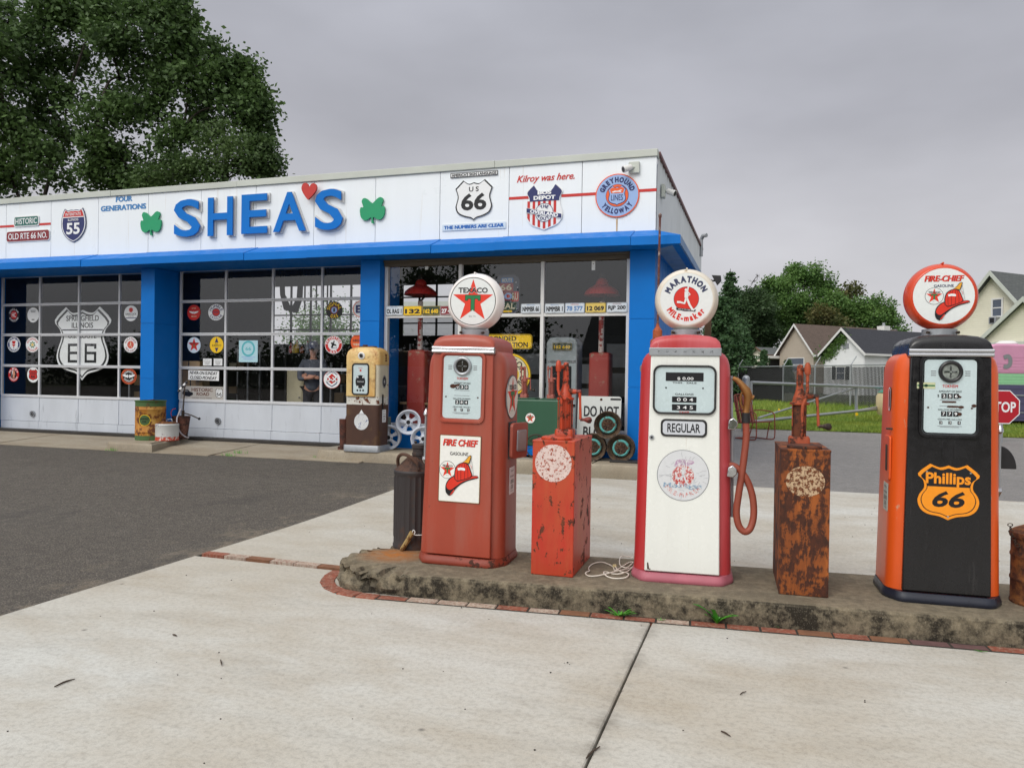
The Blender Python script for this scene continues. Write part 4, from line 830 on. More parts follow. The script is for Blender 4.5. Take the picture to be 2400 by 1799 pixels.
plate(1277, 1322.5, 711, 734, 'NMMBR 1', PW_, K, 'white number plate reading NMMBR 1', SKY, 'Illinois')
plate(1324.5, 1370, 710, 733, '78 577', PW_, flat('plate_blue', lin(90, 130, 180)), 'pale number plate with red edge and blue 78 577', RED, 'LAND OF LINCOLN')
plate(1372, 1419.5, 709.5, 732.5, '12 069', flat('plate_straw', lin(218, 190, 96)), K, 'straw yellow number plate reading 12 069')
plate(1421.5, 1470.5, 708.5, 732, 'RJP 200', PW_, K, 'white number plate reading RJP 200 beside the corner pillar', DRED, 'ILLINOIS')
for px, lb in ((1000, 'narrow white tag hanging at the top left of the shop window'), (1391, 'narrow white tag hanging at the top right of the shop window')):
    c = atY(px, 615, YW+.03); s = Sheet(); s.back(rrect(.055, .24, .005), .003, Wt); s.poly(rrect(.055, .24, .005), Wt, 1); s.poly(disc(.008, 10, 0, -.02), K, 2); tag(s.build('hanging_tag', None, c), lb, 'tag')
m_lred = paint('lamp_red', lin(190, 52, 44, .9), .3, var=.08); m_pole = chipped('flaking_pole_red', lin(156, 44, 38, .9), lin(214, 204, 196, .9), .42, 5.0); m_pedred = chipped('faded_pedestal_red', lin(164, 54, 44, .85), lin(170, 140, 120, .7), .22, 3.0, rough=.5)
for px, pxp, top, bot, p0, p1, lb in ((986, 981, 660, 700, 820, 945, 'red enamel lamp on a flaking pole and red pedestal at the left of the shop'), (1411, 1410, 655, 692, 826, 935, 'red enamel lamp on a flaking pole and red pedestal at the right of the shop')):
    Yl = YW+.5; a_ = atY(px, 692, Yl); t = thing('pedestal_lamp', lb, 'lamp', (a_.x, Yl, FZ), group='red pedestal lamps in the shop window'); hz = a_.z-FZ; zp = atY(px, p0, Yl).z-FZ
    m = MB(); m.lathe([(.29, hz), (.27, hz+.06), (.20, hz+.12), (.11, hz+.17), (.085, hz+.24), (.05, hz+.27)], m_lred, 32); m.build('shade', t); m = MB(); m.lathe([(.05, hz+.271), (.05, hz+.33), (.03, hz+.36)], m_grime, 16); m.build('cap', t)
    m = MB(); m.cyl((0, 0, zp), (0, 0, hz-.10), .045, m_pole, 14); m.tube([(0, 0, hz-.10), (.06, 0, hz-.04), (.05, 0, hz+.05)], .02, m_grime, 8); m.build('pole', t)
    m = MB(); m.loft([[(x*k_, y*k_, z) for x, y in rrect(.34, .34, .04, 3)] for k_, z in ((1.1, 0), (1.02, .08), (.96, zp-.02), (.7, zp))], m_pedred); m.build('pedestal', t)
# white pump with a number plate, inside
q0 = atY(1281, 790, YW+.55); q1 = atY(1353, 790, YW+.55); w = q1.x-q0.x; h = q0.z-FZ; t = thing('display_pump', 'tall white fuel pump with rounded top inside the shop window', 'fuel pump', ((q0.x+q1.x)/2, YW+.75, FZ))
m_pw = paint('old_white_enamel', lin(176, 186, 188, .85), .35, var=.08, scale=4); m = MB(); o_ = rrect(w, h, .12, 6, 0, h/2); m.prism(o_, -.2, .2, m_pw); m.build('cabinet', t, smooth=40, bevel=.02)
m = MB(); m.prism(rrect(w*.66, h*.34, .02, 3, 0, h*.58), -.206, -.2, K); m.build('dial_opening', t, smooth=0); m = MB(); m.box(-w/2+.02, w/2-.02, -.215, -.2, h*.40, h*.42, m_chrome); m.box(-w/2+.02, w/2-.02, -.215, -.2, h*.78, h*.80, m_chrome); m.build('trim', t, smooth=0)
plate(1295, 1340, 803.5, 820, '162 640', PG, YEL, 'dark green number plate with yellow 162 640 on the white pump', px=YW+.52)
s = Sheet(); w2 = .24; s.back(rrect(w2, .3, .01), .004, Wt); s.poly(rrect(w2, .3, .01), Wt, 1); leadtxt(s, w2, .3); o = s.build('notice', t, (.02, -.205, h*.30))
# yellow station sign and the round oil sign
c, w, h = sbox(1112, 1246, 783, 817, YW+.2); s = Sheet(.001); s.back(rrect(w, h, .05), .02, YEL); s.poly(rrect(w, h, .05), YEL, 1); s.ring(rrect(w*.985, h*.95, .045), rrect(w*.97, h*.89, .04), K, 2); s.text('BONDED', 0, h*.2, w*.46, h*.34, K, 2, .03); s.text('STATION', w*.20, -h*.22, w*.46, h*.34, K, 2, .03)
tag(s.build('station_sign', None, (c.x, YW+.2, c.z)), 'yellow sign reading BONDED STATION hanging inside the shop window', 'sign')
c, w, h = sbox(1147, 1245, 827, 928, YW+.22); r = h/2; s = Sheet(.001); s.back(disc(r), .02, YEL); s.poly(disc(r), K, 1); s.poly(disc(r*.975), YEL, 2); s.poly(disc(r*.88), K, 3); s.poly(disc(r*.86), CRM, 4); s.poly(disc(r*.42), YEL, 5); s.arc('MOTOR OIL', 0, 0, r*.63, r*.3, 40, K, 5, .02, span=190); s.text('OIL', 0, 0, r*.5, r*.26, RED, 6, .03)
tag(s.build('oil_sign', None, (c.x, YW+.22, c.z)), 'round yellow rimmed oil sign with curved black letters below the yellow sign', 'sign')
m_yc = paint('yellow_chain', lin(226, 190, 40, .9), .5)
# colourful route poster panel
c, w, h = sbox(1160, 1217, 644, 735, YW+.3); s = Sheet(.001); s.back(rrect(w, h, .12), .03, K); s.poly(rrect(w, h, .12), flat('poster_slate', lin(50, 54, 70)), 1)
for x0, y0, ww, hh, mt, tx in ((.0, .36, .5, .13, SKY, 'ROUTE'), (-.05, .18, .6, .22, flat('poster_red', lin(150, 52, 44)), '66'), (-.02, -.05, .6, .22, flat('poster_red', lin(150, 52, 44)), ''), (.33, -.06, .3, .26, RED, 'RU'), (.05, -.3, .7, .22, DGRN, 'EAL'), (-.05, -.44, .55, .05, YEL, '')):
    s.poly(rrect(ww*w, hh*h, .02, 3, x0*w, y0*h), mt, 2)
    if tx: s.text(tx, x0*w, y0*h, ww*w*.8, hh*h*.7, CRM, 3, .02)
s.poly(disc(w*.17, 24, .05*w, -.05*h, w*.13), PALEB, 3); s.poly(disc(w*.07, 16, .05*w, -.05*h), RED, 4)
for x0, y0 in ((.36, .3), (.42, .17), (.38, -.28), (.4, -.38)): s.poly(star(.012, .5, x0*w, y0*h), Wt, 2)
tag(s.build('neon_board', None, (c.x, YW+.3, c.z)), 'dark rounded panel with coloured ROUTE 66 tiles behind the white star globe', 'sign')
# sign facing the left shop bay, shelf of display goods
t = thing('display_counter', 'dark wooden display counter behind the white wheels', 'counter', (-5.2, YW+.7, FZ)); m = MB(); m.box(-.7, .7, -.3, .3, 0, .72, paint('dark_wood', lin(84, 60, 46, .7), .6, var=.2, scale=4, stretch=(1, 1, 6))); m.build('body', t, smooth=0, bevel=.01); m = MB(); m.box(-.74, .74, -.34, .34, .721, .76, m_tan); m.build('top', t, smooth=0)
for i, (x, y, w, h, d_, mt) in enumerate(((-3.6, 15.2, 1.2, 1.6, .5, m_intdk), (-2.6, 17.5, 1.6, 2.2, .6, m_intdk), (-5.0, 17.0, 1.4, 1.9, .5, m_intdk))):
    t = thing('display_case', ('low', 'wide tall', 'tall')[i]+' dark display case deep inside the shop', 'cabinet', (x, y, FZ)); m = MB(); m.box(-w/2, w/2, -d_/2, d_/2, 0, h, mt); m.build('body', t, smooth=0, bevel=.01)
    m = MB()
    for k_ in range(3): m.box(-w/2+.05, w/2-.05, -d_/2-.01, -d_/2, .15+k_*h*.3, .15+k_*h*.3+h*.24, m_galv)
    m.build('door_panel', t, smooth=0)
# man inside
# ---------------------------------------------------------------- emblems
LSTAR = flat('star_red', lin(222, 58, 36)); LGREEN = flat('emblem_green', lin(34, 122, 72)); LENS = flat('lens_milk_white', lin(228, 232, 230, .98), .2); ENAM = flat('enamel_white', lin(236, 236, 230, .98), .2)
def star_emblem(s, R, i, cx=0.0, cy=0.0, ring=True, face=LENS, xs=1.0):
    q = lambda p: [(cx+x*xs, cy+y) for x, y in p]
    s.poly(q(disc(R, 48)), K if ring else face, i)
    if ring: s.poly(q(disc(R*.955, 48)), face, i+1)
    s.poly(q(star(R*.91, .385)), LSTAR, i+2)
    s.text('TEXACO', cx, cy+R*.45, R*1.30*xs, R*.25, face, i+3, .045); s.text('TEXACO', cx, cy+R*.45, R*1.26*xs, R*.22, K, i+4, .03)
    for k_, mt, g in ((i+3, K, .018), (i+4, LGREEN, 0.0)):
        s.poly(q([(-R*(.32+g), R*(.24+g)), (R*(.32+g), R*(.24+g)), (R*(.32+g), R*(.04-g)), (R*(.24-g), R*(.04-g)), (R*(.22-g), R*(.11-g)), (R*(.075+g), R*(.11-g)), (R*(.075+g), -R*(.42-g)), (0, -R*(.34-g)), (-R*(.075+g), -R*(.42-g)), (-R*(.075+g), R*(.11-g)), (-R*(.22-g), R*(.11-g)), (-R*(.24-g), R*(.04-g)), (-R*(.32+g), R*(.04-g))]), mt, k_)
    s.text('REG. T.M.', cx, cy-R*.62, R*.3*xs, R*.05, K, i+2)
HRED = flat('helmet_red', lin(214, 52, 34)); HDK = flat('helmet_dark_red', lin(140, 30, 26)); GOLD = flat('eagle_gold', lin(228, 164, 50))
def helmet(s, k, cx, cy, i):
    T = lambda pts: [((x-845)/410*k+cx, (620-y)/410*k+cy) for x, y in pts]
    sm = lambda pts, n=4: T(smoothline(pts, n))
    s.poly(sm([(800, 602), (740, 622), (700, 665), (684, 715), (690, 770), (722, 800), (752, 785), (778, 745), (830, 692), (900, 652), (968, 630), (1006, 616), (992, 598), (940, 600)]), K, i)
    s.poly(sm([(800, 608), (745, 630), (708, 670), (694, 712), (712, 740), (742, 742), (790, 706), (850, 664), (910, 636), (960, 622), (1000, 612), (990, 602), (940, 604)]), HRED, i+1)
    s.poly(sm([(694, 716), (712, 744), (740, 748), (776, 722), (752, 776), (722, 792), (700, 768)]), K, i+2); s.poly(sm([(728, 796), (752, 782), (776, 745), (768, 740), (740, 778)], 2), HRED, i+3)
    s.poly(sm([(772, 640), (770, 575), (786, 520), (826, 488), (872, 480), (908, 500), (932, 556), (944, 606), (880, 640), (800, 664)]), K, i+2)
    s.poly(sm([(780, 640), (778, 575), (794, 524), (830, 494), (870, 487), (902, 505), (925, 558), (936, 602), (880, 632), (802, 654)]), HRED, i+3)
    for a_, b_, c_ in (((806, 648), (802, 570), (826, 498)), ((836, 646), (834, 560), (846, 492)), ((870, 636), (872, 560), (868, 490)), ((904, 622), (902, 560), (886, 494))): s.stroke(sm([a_, b_, c_], 3), .013*k, HDK, i+4)
    s.poly(sm([(800, 535), (836, 528), (872, 534), (872, 556), (836, 552), (806, 558)], 2), Wt, i+5)
    s.poly(sm([(846, 482), (880, 452), (904, 420), (926, 410), (934, 420), (926, 456), (912, 490), (880, 484)], 3), K, i+4); s.poly(sm([(852, 478), (884, 454), (906, 424), (924, 416), (926, 428), (916, 462), (906, 484), (878, 478)], 3), GOLD, i+5)
    s.stroke(T([(926, 416), (942, 500), (962, 612)]), .007*k, GRY, i+4); s.stroke(T([(922, 500), (940, 520), (932, 535)]), .009*k, RED, i+4)
def fire_chief(s, w, h, cx, cy, i, dash=' '):
    s.text('FIRE'+dash+'CHIEF', cx+w*.01, cy+h*.385, w*.84, h*.105, DRED, i, .035, .22); s.text('FIRE'+dash+'CHIEF', cx, cy+h*.39, w*.84, h*.10, LSTAR, i+1, .02, .22)
    s.text('GASOLINE', cx-w*.02, cy+h*.225, w*.44, h*.05, K, i, .02)
def clockface(s, mt, zc, w, h, kind, i=3):
    if kind == 'square':
        for z_, ww, hh, t in ((.083, .235, .055, '$ 0.00'), (-.062, .152, .038, '0 0 4'), (-.112, .152, .040, '3 4 5')):
            s.poly(rrect(ww, hh, .002, 3, 0, z_), K, i); s.text(t, 0.005, z_-(.012 if ww > .2 else 0), .10, .021, Wt, i+1, .01)
        s.text('THIS   SALE', 0, .045, .15, .011, K, i, .01); s.text('GALLONS', 0, -.028, .115, .012, K, i, .01); s.text('TOKHEIM', 0, -.142, .062, .013, RED, i, .01, .1)
        for x in (-.115, .115): s.poly(disc(.0055, 12, x, .012), K, i)
        s.poly(rrect(.2, .0025, .001, 2, 0, -.152), GRY, i); return
    p256 = kind == 'black'
    s.text('TOKHEIM', 0, .035, .082, .019, RED, i, .015, .1); s.text('AMOUNT OF SALE', 0, .0, .12, .013, K, i, .01)
    bx = lambda x, z_, t, ww=.028: (s.poly(rrect(ww, .034, .002, 3, x, z_), K, i), s.text(t, x, z_, .014, .022, Wt, i+1, .02))
    if p256: s.text('$', -.062, -.031, .010, .02, K, i)
    for j, t in enumerate('256' if p256 else '030'): bx(-.032+.032*j, -.031, t)
    for z_ in (-.057, -.098): s.poly(rrect(.11, .0028, .001, 2, 0, z_), GRY, i)
    s.text('GALLONS DELIVERED', 0, -.122, .125, .011, K, i, .005)
    for j, t in enumerate('779' if p256 else '284'): bx(-.032+.032*j, -.15, t)
    s.text('CENTS PER GALLON', 0, -.187, .125, .010, K, i, .005)
    for j, t in enumerate('334' if p256 else '875'): s.poly(rrect(.016, .021, .001, 2, -.046+.048*j, -.209), K, i); s.text(t, -.046+.048*j, -.209, .009, .015, Wt, i+1)
    for z_, ww in ((-.232, .13), (-.239, .1)): s.poly(rrect(ww, .0025, .001, 2, 0, z_), GRY, i)
    for x in (-.09, .09):
        for q_ in range(3): s.poly(rrect(.028, .005, .001, 2, x, .135-.014*q_), GRY, i)
    s.poly(disc(.006, 12, -.115, -.11), CHIP, i); s.poly(disc(.006, 12, .115, -.11), CHIP, i)
    if p256:
        s.poly(rrect(.075, .011, .003, 3, -.005, -.070), CHIP, i+2); s.poly(rrect(.06, .012, .004, 3, .015, -.101), CHIP, i+2); s.poly([(x, y) for x, y in disc(.016, 9, .058, -.103, .009)], CHIP, i+2); s.poly(disc(.013, 8, .125, -.093, .011), CHIP, i+2); s.poly(disc(.012, 8, .052, -.15), CHIP, i+3); s.poly([(.04, -.02), (.062, -.036), (.05, -.045)], CHIP, i+2)
        s.poly(rrect(.098, .042, .002, 2, -.128, .037), flat('dull_paper', lin(196, 200, 160)), i); s.poly(rrect(.094, .009, .001, 2, -.128, .037), GRN, i+1); s.poly(disc(.010, 12, -.128, .037), DGRN, i+2)
    else: s.poly(disc(.022, 9, -.066, -.026, .017), CHIP, i+2); s.poly([(-.05, -.012), (-.015, -.006), (-.02, -.02), (-.048, -.03)], CHIP, i+2)

# ---------------------------------------------------------------- the three big pumps
def tp(z): return 1.0-0.095*max(0.0, z-.05)/1.45
def gas_pump(label, a, b, rz, m_side, m_panel, m_hood, m_base, m_globe, art, kind, chrome='tubes', tilt=0.0):
    P0 = isl(a, b, .152); g = thing('gas_pump', label, 'fuel pump', P0, rot=(0, tilt, rz), group='vintage gas pumps on the island')
    # flared plinth with a bulge where the door stands proud
    def plinth(gr, z):
        o = rrect(.632+gr*2, .47+gr*2, .11+gr, 7); return [(x, y-(0.035*sstep(.30, .25, abs(x)) if y < -.1 else 0.0), z) for x, y in densify3(o)]
    m = MB(); m.loft([plinth(*q) for q in ((.006, 0), (.011, .008), (.010, .024), (.005, .038), (.0, .050), (-.002, .058))], m_base); m.build('plinth', g, smooth=50)
    # cabinet: tapering body with rounded vertical edges, shoulders rolled over
    sec = []
    for z, ix in ((.06, 0), (.4, 0), (.8, 0), (1.2, 0), (1.36, 0), (1.40, .004), (1.435, .014), (1.462, .032), (1.478, .055), (1.484, .085)):
        k = tp(z); sec.append([(x, y, z) for x, y in rrect(.622*k-2*ix, .46-ix*.5, max(.03, .10-ix*.4), 8)])
    m = MB(); m.loft(sec, m_side); m.build('cabinet', g, smooth=50)
    # door: a shallow tapering slab standing proud
    m = MB(); zz = (.066, .5, 1.0, 1.455); m.loft([[(x, y, z) for x, y in ((-.235*tp(z)-.003*(1-tp(z)), -.228), (-.235*tp(z), -.262), (.235*tp(z), -.262), (.235*tp(z), -.228))] for z in zz], m_panel); m.build('door', g, smooth=30, bevel=.007, bseg=3)
    # hood
    hw = .237*tp(1.5)+.006
    prof = [(hw, 1.505), (hw, 1.525), (hw-.008, 1.548), (hw-.03, 1.570), (hw-.07, 1.583), (hw-.14, 1.591), (0, 1.594)]
    prof = mirror2 = [(-x, z) for x, z in prof] [:-1]; full = [(-hw, 1.46)]+prof+[(0, 1.594)]+[(-x, z) for x, z in reversed(prof)]+[(hw, 1.46)]
    def hl(y, s_): return [(x*(1-.02*s_), y, 1.46+(z-1.46)*(1-s_)) for x, z in full]
    m = MB(); m.loft([hl(-.262, .42), hl(-.258, .22), hl(-.243, .09), hl(-.215, .03), hl(-.15, 0), hl(.15, 0), hl(.215, .04), hl(.235, .15), hl(.24, .42)], m_hood); m.build('hood', g, smooth=50)
    m = MB()
    if chrome == 'tubes':
        m.box(-hw-.002, hw+.002, -.272, -.235, 1.458, 1.502, m_chrome)
        for z in (1.468, 1.492): m.tube([(-hw-.004, -.268, z), (hw+.004, -.268, z)], .0125, m_chrome, 12)
    else:
        m.box(-hw-.004, hw+.004, -.272, -.235, 1.452, 1.503, m_galv)
    o = m.build('chrome_band', g, bevel=.003)
    if chrome != 'tubes': s = Sheet(.0006); [s.text(ch, -.165+.055*j, 0, .016, .014, m_chrome, 1, .02) for j, ch in enumerate('TOKHEIM')]; s.build('lettering', o, (0, -.272, 1.478))
    # dial window
    zc = 1.225
    if kind == 'square': w, h, r, fr, mz, fm = .395, .315, .05, .014, 1.235, m_rubber
    else: w, h, r, fr, mz, fm = .335, .49, .045, .03, zc, m_panel
    outer = rrect(w, h, r, 6, 0, mz); inner = rrect(w-2*fr, h-2*fr, max(.012, r-fr*.7), 6, 0, mz)
    m = MB(); dep = [(0, -.262, 1.0), (.1, -.276, 1), (.6, -.276, 1), (1.0, -.258, 1)]
    m.loft([[(o_[0]+(i_[0]-o_[0])*t, y, o_[1]+(i_[1]-o_[1])*t) for o_, i_ in zip(outer, inner)] for t, y, _ in dep], fm, cap=False); m.build('dial_bezel', g, smooth=50)
    s = Sheet(.0005); s.poly(inner, m_dial, 0); s.v = [(x, y, z) for x, y, z in s.v]
    s2 = Sheet(.0005); clockface(s2, None, zc, w, h, kind); s.add([(x, y, (z if kind == 'square' else .877*z+.0293)+mz) for x, y, z in s2.v], [], K)
    # merge the printed marks
    o0 = len(s.v)-len(s2.v)
    for f_, k_ in zip(s2.f, s2.m): s.f.append(tuple(i+o0 for i in f_)); s.m.append(s.mi(s2.mats[k_]))
    dial = s.build('dial_face', g, (0, -.2635, 0))
    if kind != 'square':
        m = MB(); cz = mz+.145; ring_m = m_galv if kind == 'red' else m_black
        m.torus((0, -.27, cz), .055, .011, ring_m, 'y', 32, 8); m.build('sight_glass_ring', g); m = MB(); m.cyl((0, -.264, cz), (0, -.267, cz), .050, paint('sight_glass_'+kind, lin(46, 42, 38) if kind == 'red' else lin(140, 146, 140), .08, var=.4, scale=40), 24)
        for r_ in range(4): t = r_*PI/2; m.box(-.004, .004, -.272, -.268, .006, .034, m_chrome, Matrix.Translation((0, 0, cz)) @ Matrix.Rotation(t, 4, 'Y'))
        m.build('sight_glass', g)
    # globe on its metal ring
    m = MB(); m.lathe([(.098, 1.588), (.098, 1.632), (.092, 1.634)], m_galv, 32); m.build('globe_collar', g, smooth=50)
    R = .207; gz = 1.628+R*.985; gl = [(x, -y, z) for x, y, z in ()]; m = MB(); pr = []
    for y, r_ in ((-.078, .160), (-.082, .172), (-.078, .181), (-.062, .192), (-.035, .202), (0, .207), (.035, .202), (.062, .192), (.078, .181), (.082, .172), (.078, .160)): pr.append([(r_*math.cos(2*PI*i/56), y, gz+r_*math.sin(2*PI*i/56)) for i in range(56)])
    m.loft(pr, m_globe); m.cyl((0, -.06, gz+R-.003), (0, .06, gz+R-.003), .006, m_globe, 8); gb = m.build('globe', g, smooth=60)
    ln = Sheet(.0006); art(ln, .172); lo = ln.build('lens', gb, (0, -.0805, gz))
    lb = Sheet(.0006); art(lb, .172); lbo = lb.build('lens', gb, (0, .0805, gz), rz=PI)
    m = MB(); [m.cyl((sx*.075, -.075, 1.61), (sx*.088, -.088, 1.61), .009, m_grime, 8) for sx in (-1, 1)]; m.build('collar_screw', g)
    return g
def densify3(o):
    out = []
    for i in range(len(o)):
        a, b = Vector(o[i]), Vector(o[(i+1) % len(o)]); n = 14 if (b-a).length > .12 else 1
        for k in range(n): p = a+(b-a)*k/n; out.append((p.x, p.y))
    return out
m_dial = paint('dial_enamel', lin(196, 212, 214, .97), .25, var=.03, scale=6, dirt=lin(160, 160, 140), dirt_amt=-.05)
def rodset(g, x, y, z0, z1, mt=m_chrome):
    m = MB(); m.tube([(x, y, z0), (x, y, z1)], .009, m_galv, 10)
    m.build('hose_rod', g)
    m = MB()
    for z, sg in ((z0, -1), (z1, 1)): m.lathe([(.001, z-.035*(1 if sg < 0 else .6)), (.021, z), (.018, z+.02), (.001, z+.045*(1 if sg > 0 else .5))], mt, 14, Matrix.Translation((x, y, 0)))
    m.build('rod_finial', g)
def side_plate(g, side, y, z, w, h, fn, name, label=None, bg=Wt):
    s = Sheet(.0006); s.back(rrect(w, h, .006), .003, bg); s.poly(rrect(w, h, .006), bg, 1); fn(s, w, h)
    x = side*(.311*tp(z)+.004); o = s.build(name, g, (x, y, z), rot=(0, -side*math.atan(.02), side*PI/2)); 
    if label: o['label'] = label
    return o
# --- red star pump
m_tex = chipped('faded_red_pump_paint', lin(176, 74, 52, .86), lin(96, 48, 34, .8), .0, 7.0, rough=.42, fade=lin(168, 96, 80, .85), fade_amt=.42, bmp=.06, stretch=(1, 1, .5))
m_texbase = chipped('rusted_red_plinth', lin(156, 66, 46, .8), lin(84, 46, 32, .7), .22, 9.0)
m_gw = paint('milk_glass', lin(236, 232, 228, .95), .18, var=.02)
g = gas_pump('faded red gas pump with white star globe and fire helmet plate', -1.53, 5.325, math.radians(3.2), m_tex, m_tex, m_tex, m_texbase, m_gw, lambda s, R: star_emblem(s, R, 1), 'red', tilt=math.radians(.9))
s = Sheet(.0006); w, h = .30, .462; s.back(rrect(w, h, .006), .004, m_galv); s.poly(rrect(w, h, .006), BRN, 1); s.poly(rrect(w-.008, h-.008, .006), CRM, 2); s.poly(rrect(w-.014, h-.014, .005), ENAM, 3)
fire_chief(s, w, h, 0, 0, 4); star_emblem(s, w*.205, 4, -w*.29, -.01, xs=.96, face=ENAM); helmet(s, w, .02, -.055, 8); s.build('enamel_plate', g, (0, -.266, .665))
s = Sheet(.0007); R = .155; s.back(disc(R, 40), .004, GRY); star_emblem(s, R, 1, face=ENAM); s.build('star_disc', g, (.311*tp(1.17)+.006, -.02, 1.165), rot=(0, -.02, PI/2))
side_plate(g, 1, .0, .575, .13, .19, leadtxt, 'lead_notice')
m = MB(); z = .86; x = .311*tp(z)
m.box(x-.01, x+.004, -.1, .10, z-.13, z+.13, m_black); m.loft([[(x+.012+(y+.1)*.28+t, y, z+zz) for y, zz in rrect(.21, .25, .03, 5)] for t in (0, .022)], m_tex); o = m.build('nozzle_door', g, smooth=40, bevel=.003)
m = MB(); T_ = lambda y, zz, t: (x+.036+(y+.1)*.28+t, y, z+zz); m.loft([[T_(y, zz, t) for y, zz in rrect(.12, .15, .012, 3, .01, 0)] for t in (0, .006)], m_galv); m.loft([[T_(y, zz, t) for y, zz in rrect(.10, .13, .01, 3, .01, 0)] for t in (.0061, .008)], paint('dull_plate', lin(150, 140, 136), .5)); m.build('door_window', o, smooth=0)
rodset(g, -.312, -.12, .70, 1.02)
m = MB(); m.lathe([(.05, 1.30), (.07, 1.36), (.075, 1.44), (.06, 1.50), (.02, 1.515)], glass_mat('green_sight_glass', (.72, .85, .80, 1), 1.6), 20, Matrix.Translation((-.25, .14, .0))); m.build('rear_sight_glass', g)
# --- white and red runner pump
m_mar = chipped('sunfaded_red_paint', lin(196, 52, 54, .88), lin(214, 150, 152, .85), .06, 4.0, rough=.36, fade=lin(206, 104, 112, .88), fade_amt=.45, bmp=.04, stretch=(1, 1, .35))
m_pink = paint('faded_pink_plinth', lin(188, 106, 120, .85), .5, var=.1, scale=6)
m_ivory = paint('ivory_enamel', lin(232, 234, 228, .97), .24, var=.025, scale=3, dirt=lin(200, 192, 176), dirt_amt=.04, stretch=(3, 3, .4))
m_gcream = chipped('stained_globe_plastic', lin(228, 220, 204, .93), lin(150, 116, 70, .85), .12, 6.0, rough=.35, fade=lin(200, 178, 140, .9), fade_amt=.3, bmp=.05)
m_runred = flat('runner_red', lin(208, 46, 34))
def art_mar(s, R):
    s.poly(disc(R, 56), GRY, 1); s.poly(disc(R*.985, 56), LENS, 2)
    s.arc('MARATHON', 0, 0, R*.755, R*.255, 92, NAVYD, 3, .07, span=138); s.arc('MILE-maker', 0, 0, R*.735, R*.25, 268, m_runred, 3, .06, under=True, span=118)
    s.poly(disc(R*.475, 40, 0, 0), NAVYD, 3); s.poly(disc(R*.46, 40), m_runred, 4); s.poly([(x*R, y*R) for x, y in [(-.38, -.33), (.36, -.41), (.34, -.49), (-.36, -.42)]], K, 5); s.text('BEST IN THE LONG RUN', 0, -R*.412, R*.58, R*.045, Wt, 6, 0, 0, -.11); runner(s, R*.56, 7, LENS)
NAVYD = flat('sign_deep_navy', lin(56, 62, 92))
g = gas_pump('white and faded red gas pump with runner globe and a hanging hose', -.03, 5.285, math.radians(4.6), m_mar, m_ivory, m_mar, m_pink, m_gcream, art_mar, 'square', 'band')
mar = g
s = Sheet(.0006); w, h = .288, .112; s.back(rrect(w, h, .03, 6), .006, m_rubber); s.poly(rrect(w, h, .03, 6), m_rubber, 1); s.poly(rrect(w-.026, h-.026, .022, 6), flat('grade_plate', lin(200, 204, 210)), 2); s.text('REGULAR', 0, 0, .205, .058, K, 3, .02); s.build('grade_plate', g, (0, -.268, .992))
fd = lambda n, c: chipped(n, c, ENAMC, .5, 60, rough=.4, bmp=.0, soft=.1)
ENAMC = lin(226, 228, 226, .96)
s = Sheet(.0005); R = .163; s.ring(disc(R, 48), disc(R*.975, 48), GRY, 1); s.poly(disc(R*.975, 48), flat('crazed_decal', lin(216, 218, 220, .97)), 1); s.poly(disc(R*.42, 32, 0, -R*.02), fd('worn_decal_red', lin(190, 60, 54)), 3); s.poly(smoothline([(-R*.35, R*.35), (-R*.2, R*.62), (R*.3, R*.6), (R*.42, R*.5), (R*.1, R*.34)], 3), fd('worn_decal_mauve', lin(178, 140, 172)), 2)
s.arc('MILE-MAKER', 0, 0, R*.76, R*.17, 270, fd('worn_decal_rose', lin(206, 120, 116)), 2, .02, under=True, span=112); s.text('Mobilgas', 0, -R*.42, R*1.5, R*.24, fd('worn_decal_blue', lin(130, 160, 186)), 4, .03); runner(s, R*.46, 5, flat('crazed_decal', lin(216, 218, 220)))
rr = random.Random(2)
for i in range(34): 
    a_ = rr.uniform(0, 2*PI); r0 = rr.uniform(.35, .8)*R; x0, y0 = r0*math.cos(a_), r0*math.sin(a_); d_ = a_+rr.choice((0, 0, PI/2))+rr.uniform(-.3, .3); l_ = rr.uniform(.1, .3)*R
    pt = [(x0, y0), (x0+l_*.5*math.cos(d_+.2), y0+l_*.5*math.sin(d_+.2)), (x0+l_*math.cos(d_), y0+l_*math.sin(d_))]
    if all(math.hypot(*q) < R*.96 for q in pt): s.stroke(pt, .0011, GRY, 6)
s.build('worn_decal', g, (0, -.2635, .69))
m = MB(); m.cyl((-.2, -.262, .927), (-.2, -.27, .927), .015, m_galv, 18); m.cyl((-.2, -.27, .927), (-.2, -.272, .927), .007, m_black, 12); m.build('lock', g)
m = MB(); m.tube([(.312, -.13, .42), (.306, -.13, .8), (.292, -.13, 1.33)], .009, m_galv, 8); m.build('chrome_strip', g)
for z in (1.02, .72): m = MB(); m.loft([[(.27+a_*.062, -.245+b_, z+c_) for a_, c_ in ((0, -.028), (.6, -.035), (1, -.01), (1, .02), (.55, .045), (.1, .03))] for b_ in (0, .07)], m_chrome); m.build('hose_clip', g, smooth=40, bevel=.006)
m_hose = paint('salmon_rubber_hose', lin(156, 76, 56, .85), .6, var=.12, scale=8)
m_nozzle = paint('bronze_nozzle', lin(150, 104, 56, .85), .38, metal=.55, var=.25, scale=14)
hy = -.16
pts = smoothline([(.385, hy, 1.035), (.388, hy, .93), (.372, hy-.01, .76), (.348, hy-.02, .58), (.336, hy-.02, .46), (.352, hy-.02, .375), (.39, hy-.02, .338), (.425, hy-.01, .365), (.443, hy, .45), (.432, hy, .57), (.39, hy, .68), (.33, hy, .745), (.285, hy, .755)], 5)
m = MB(); m.tube(pts, .0218, m_hose, 12); m.build('hose', g, smooth=60)
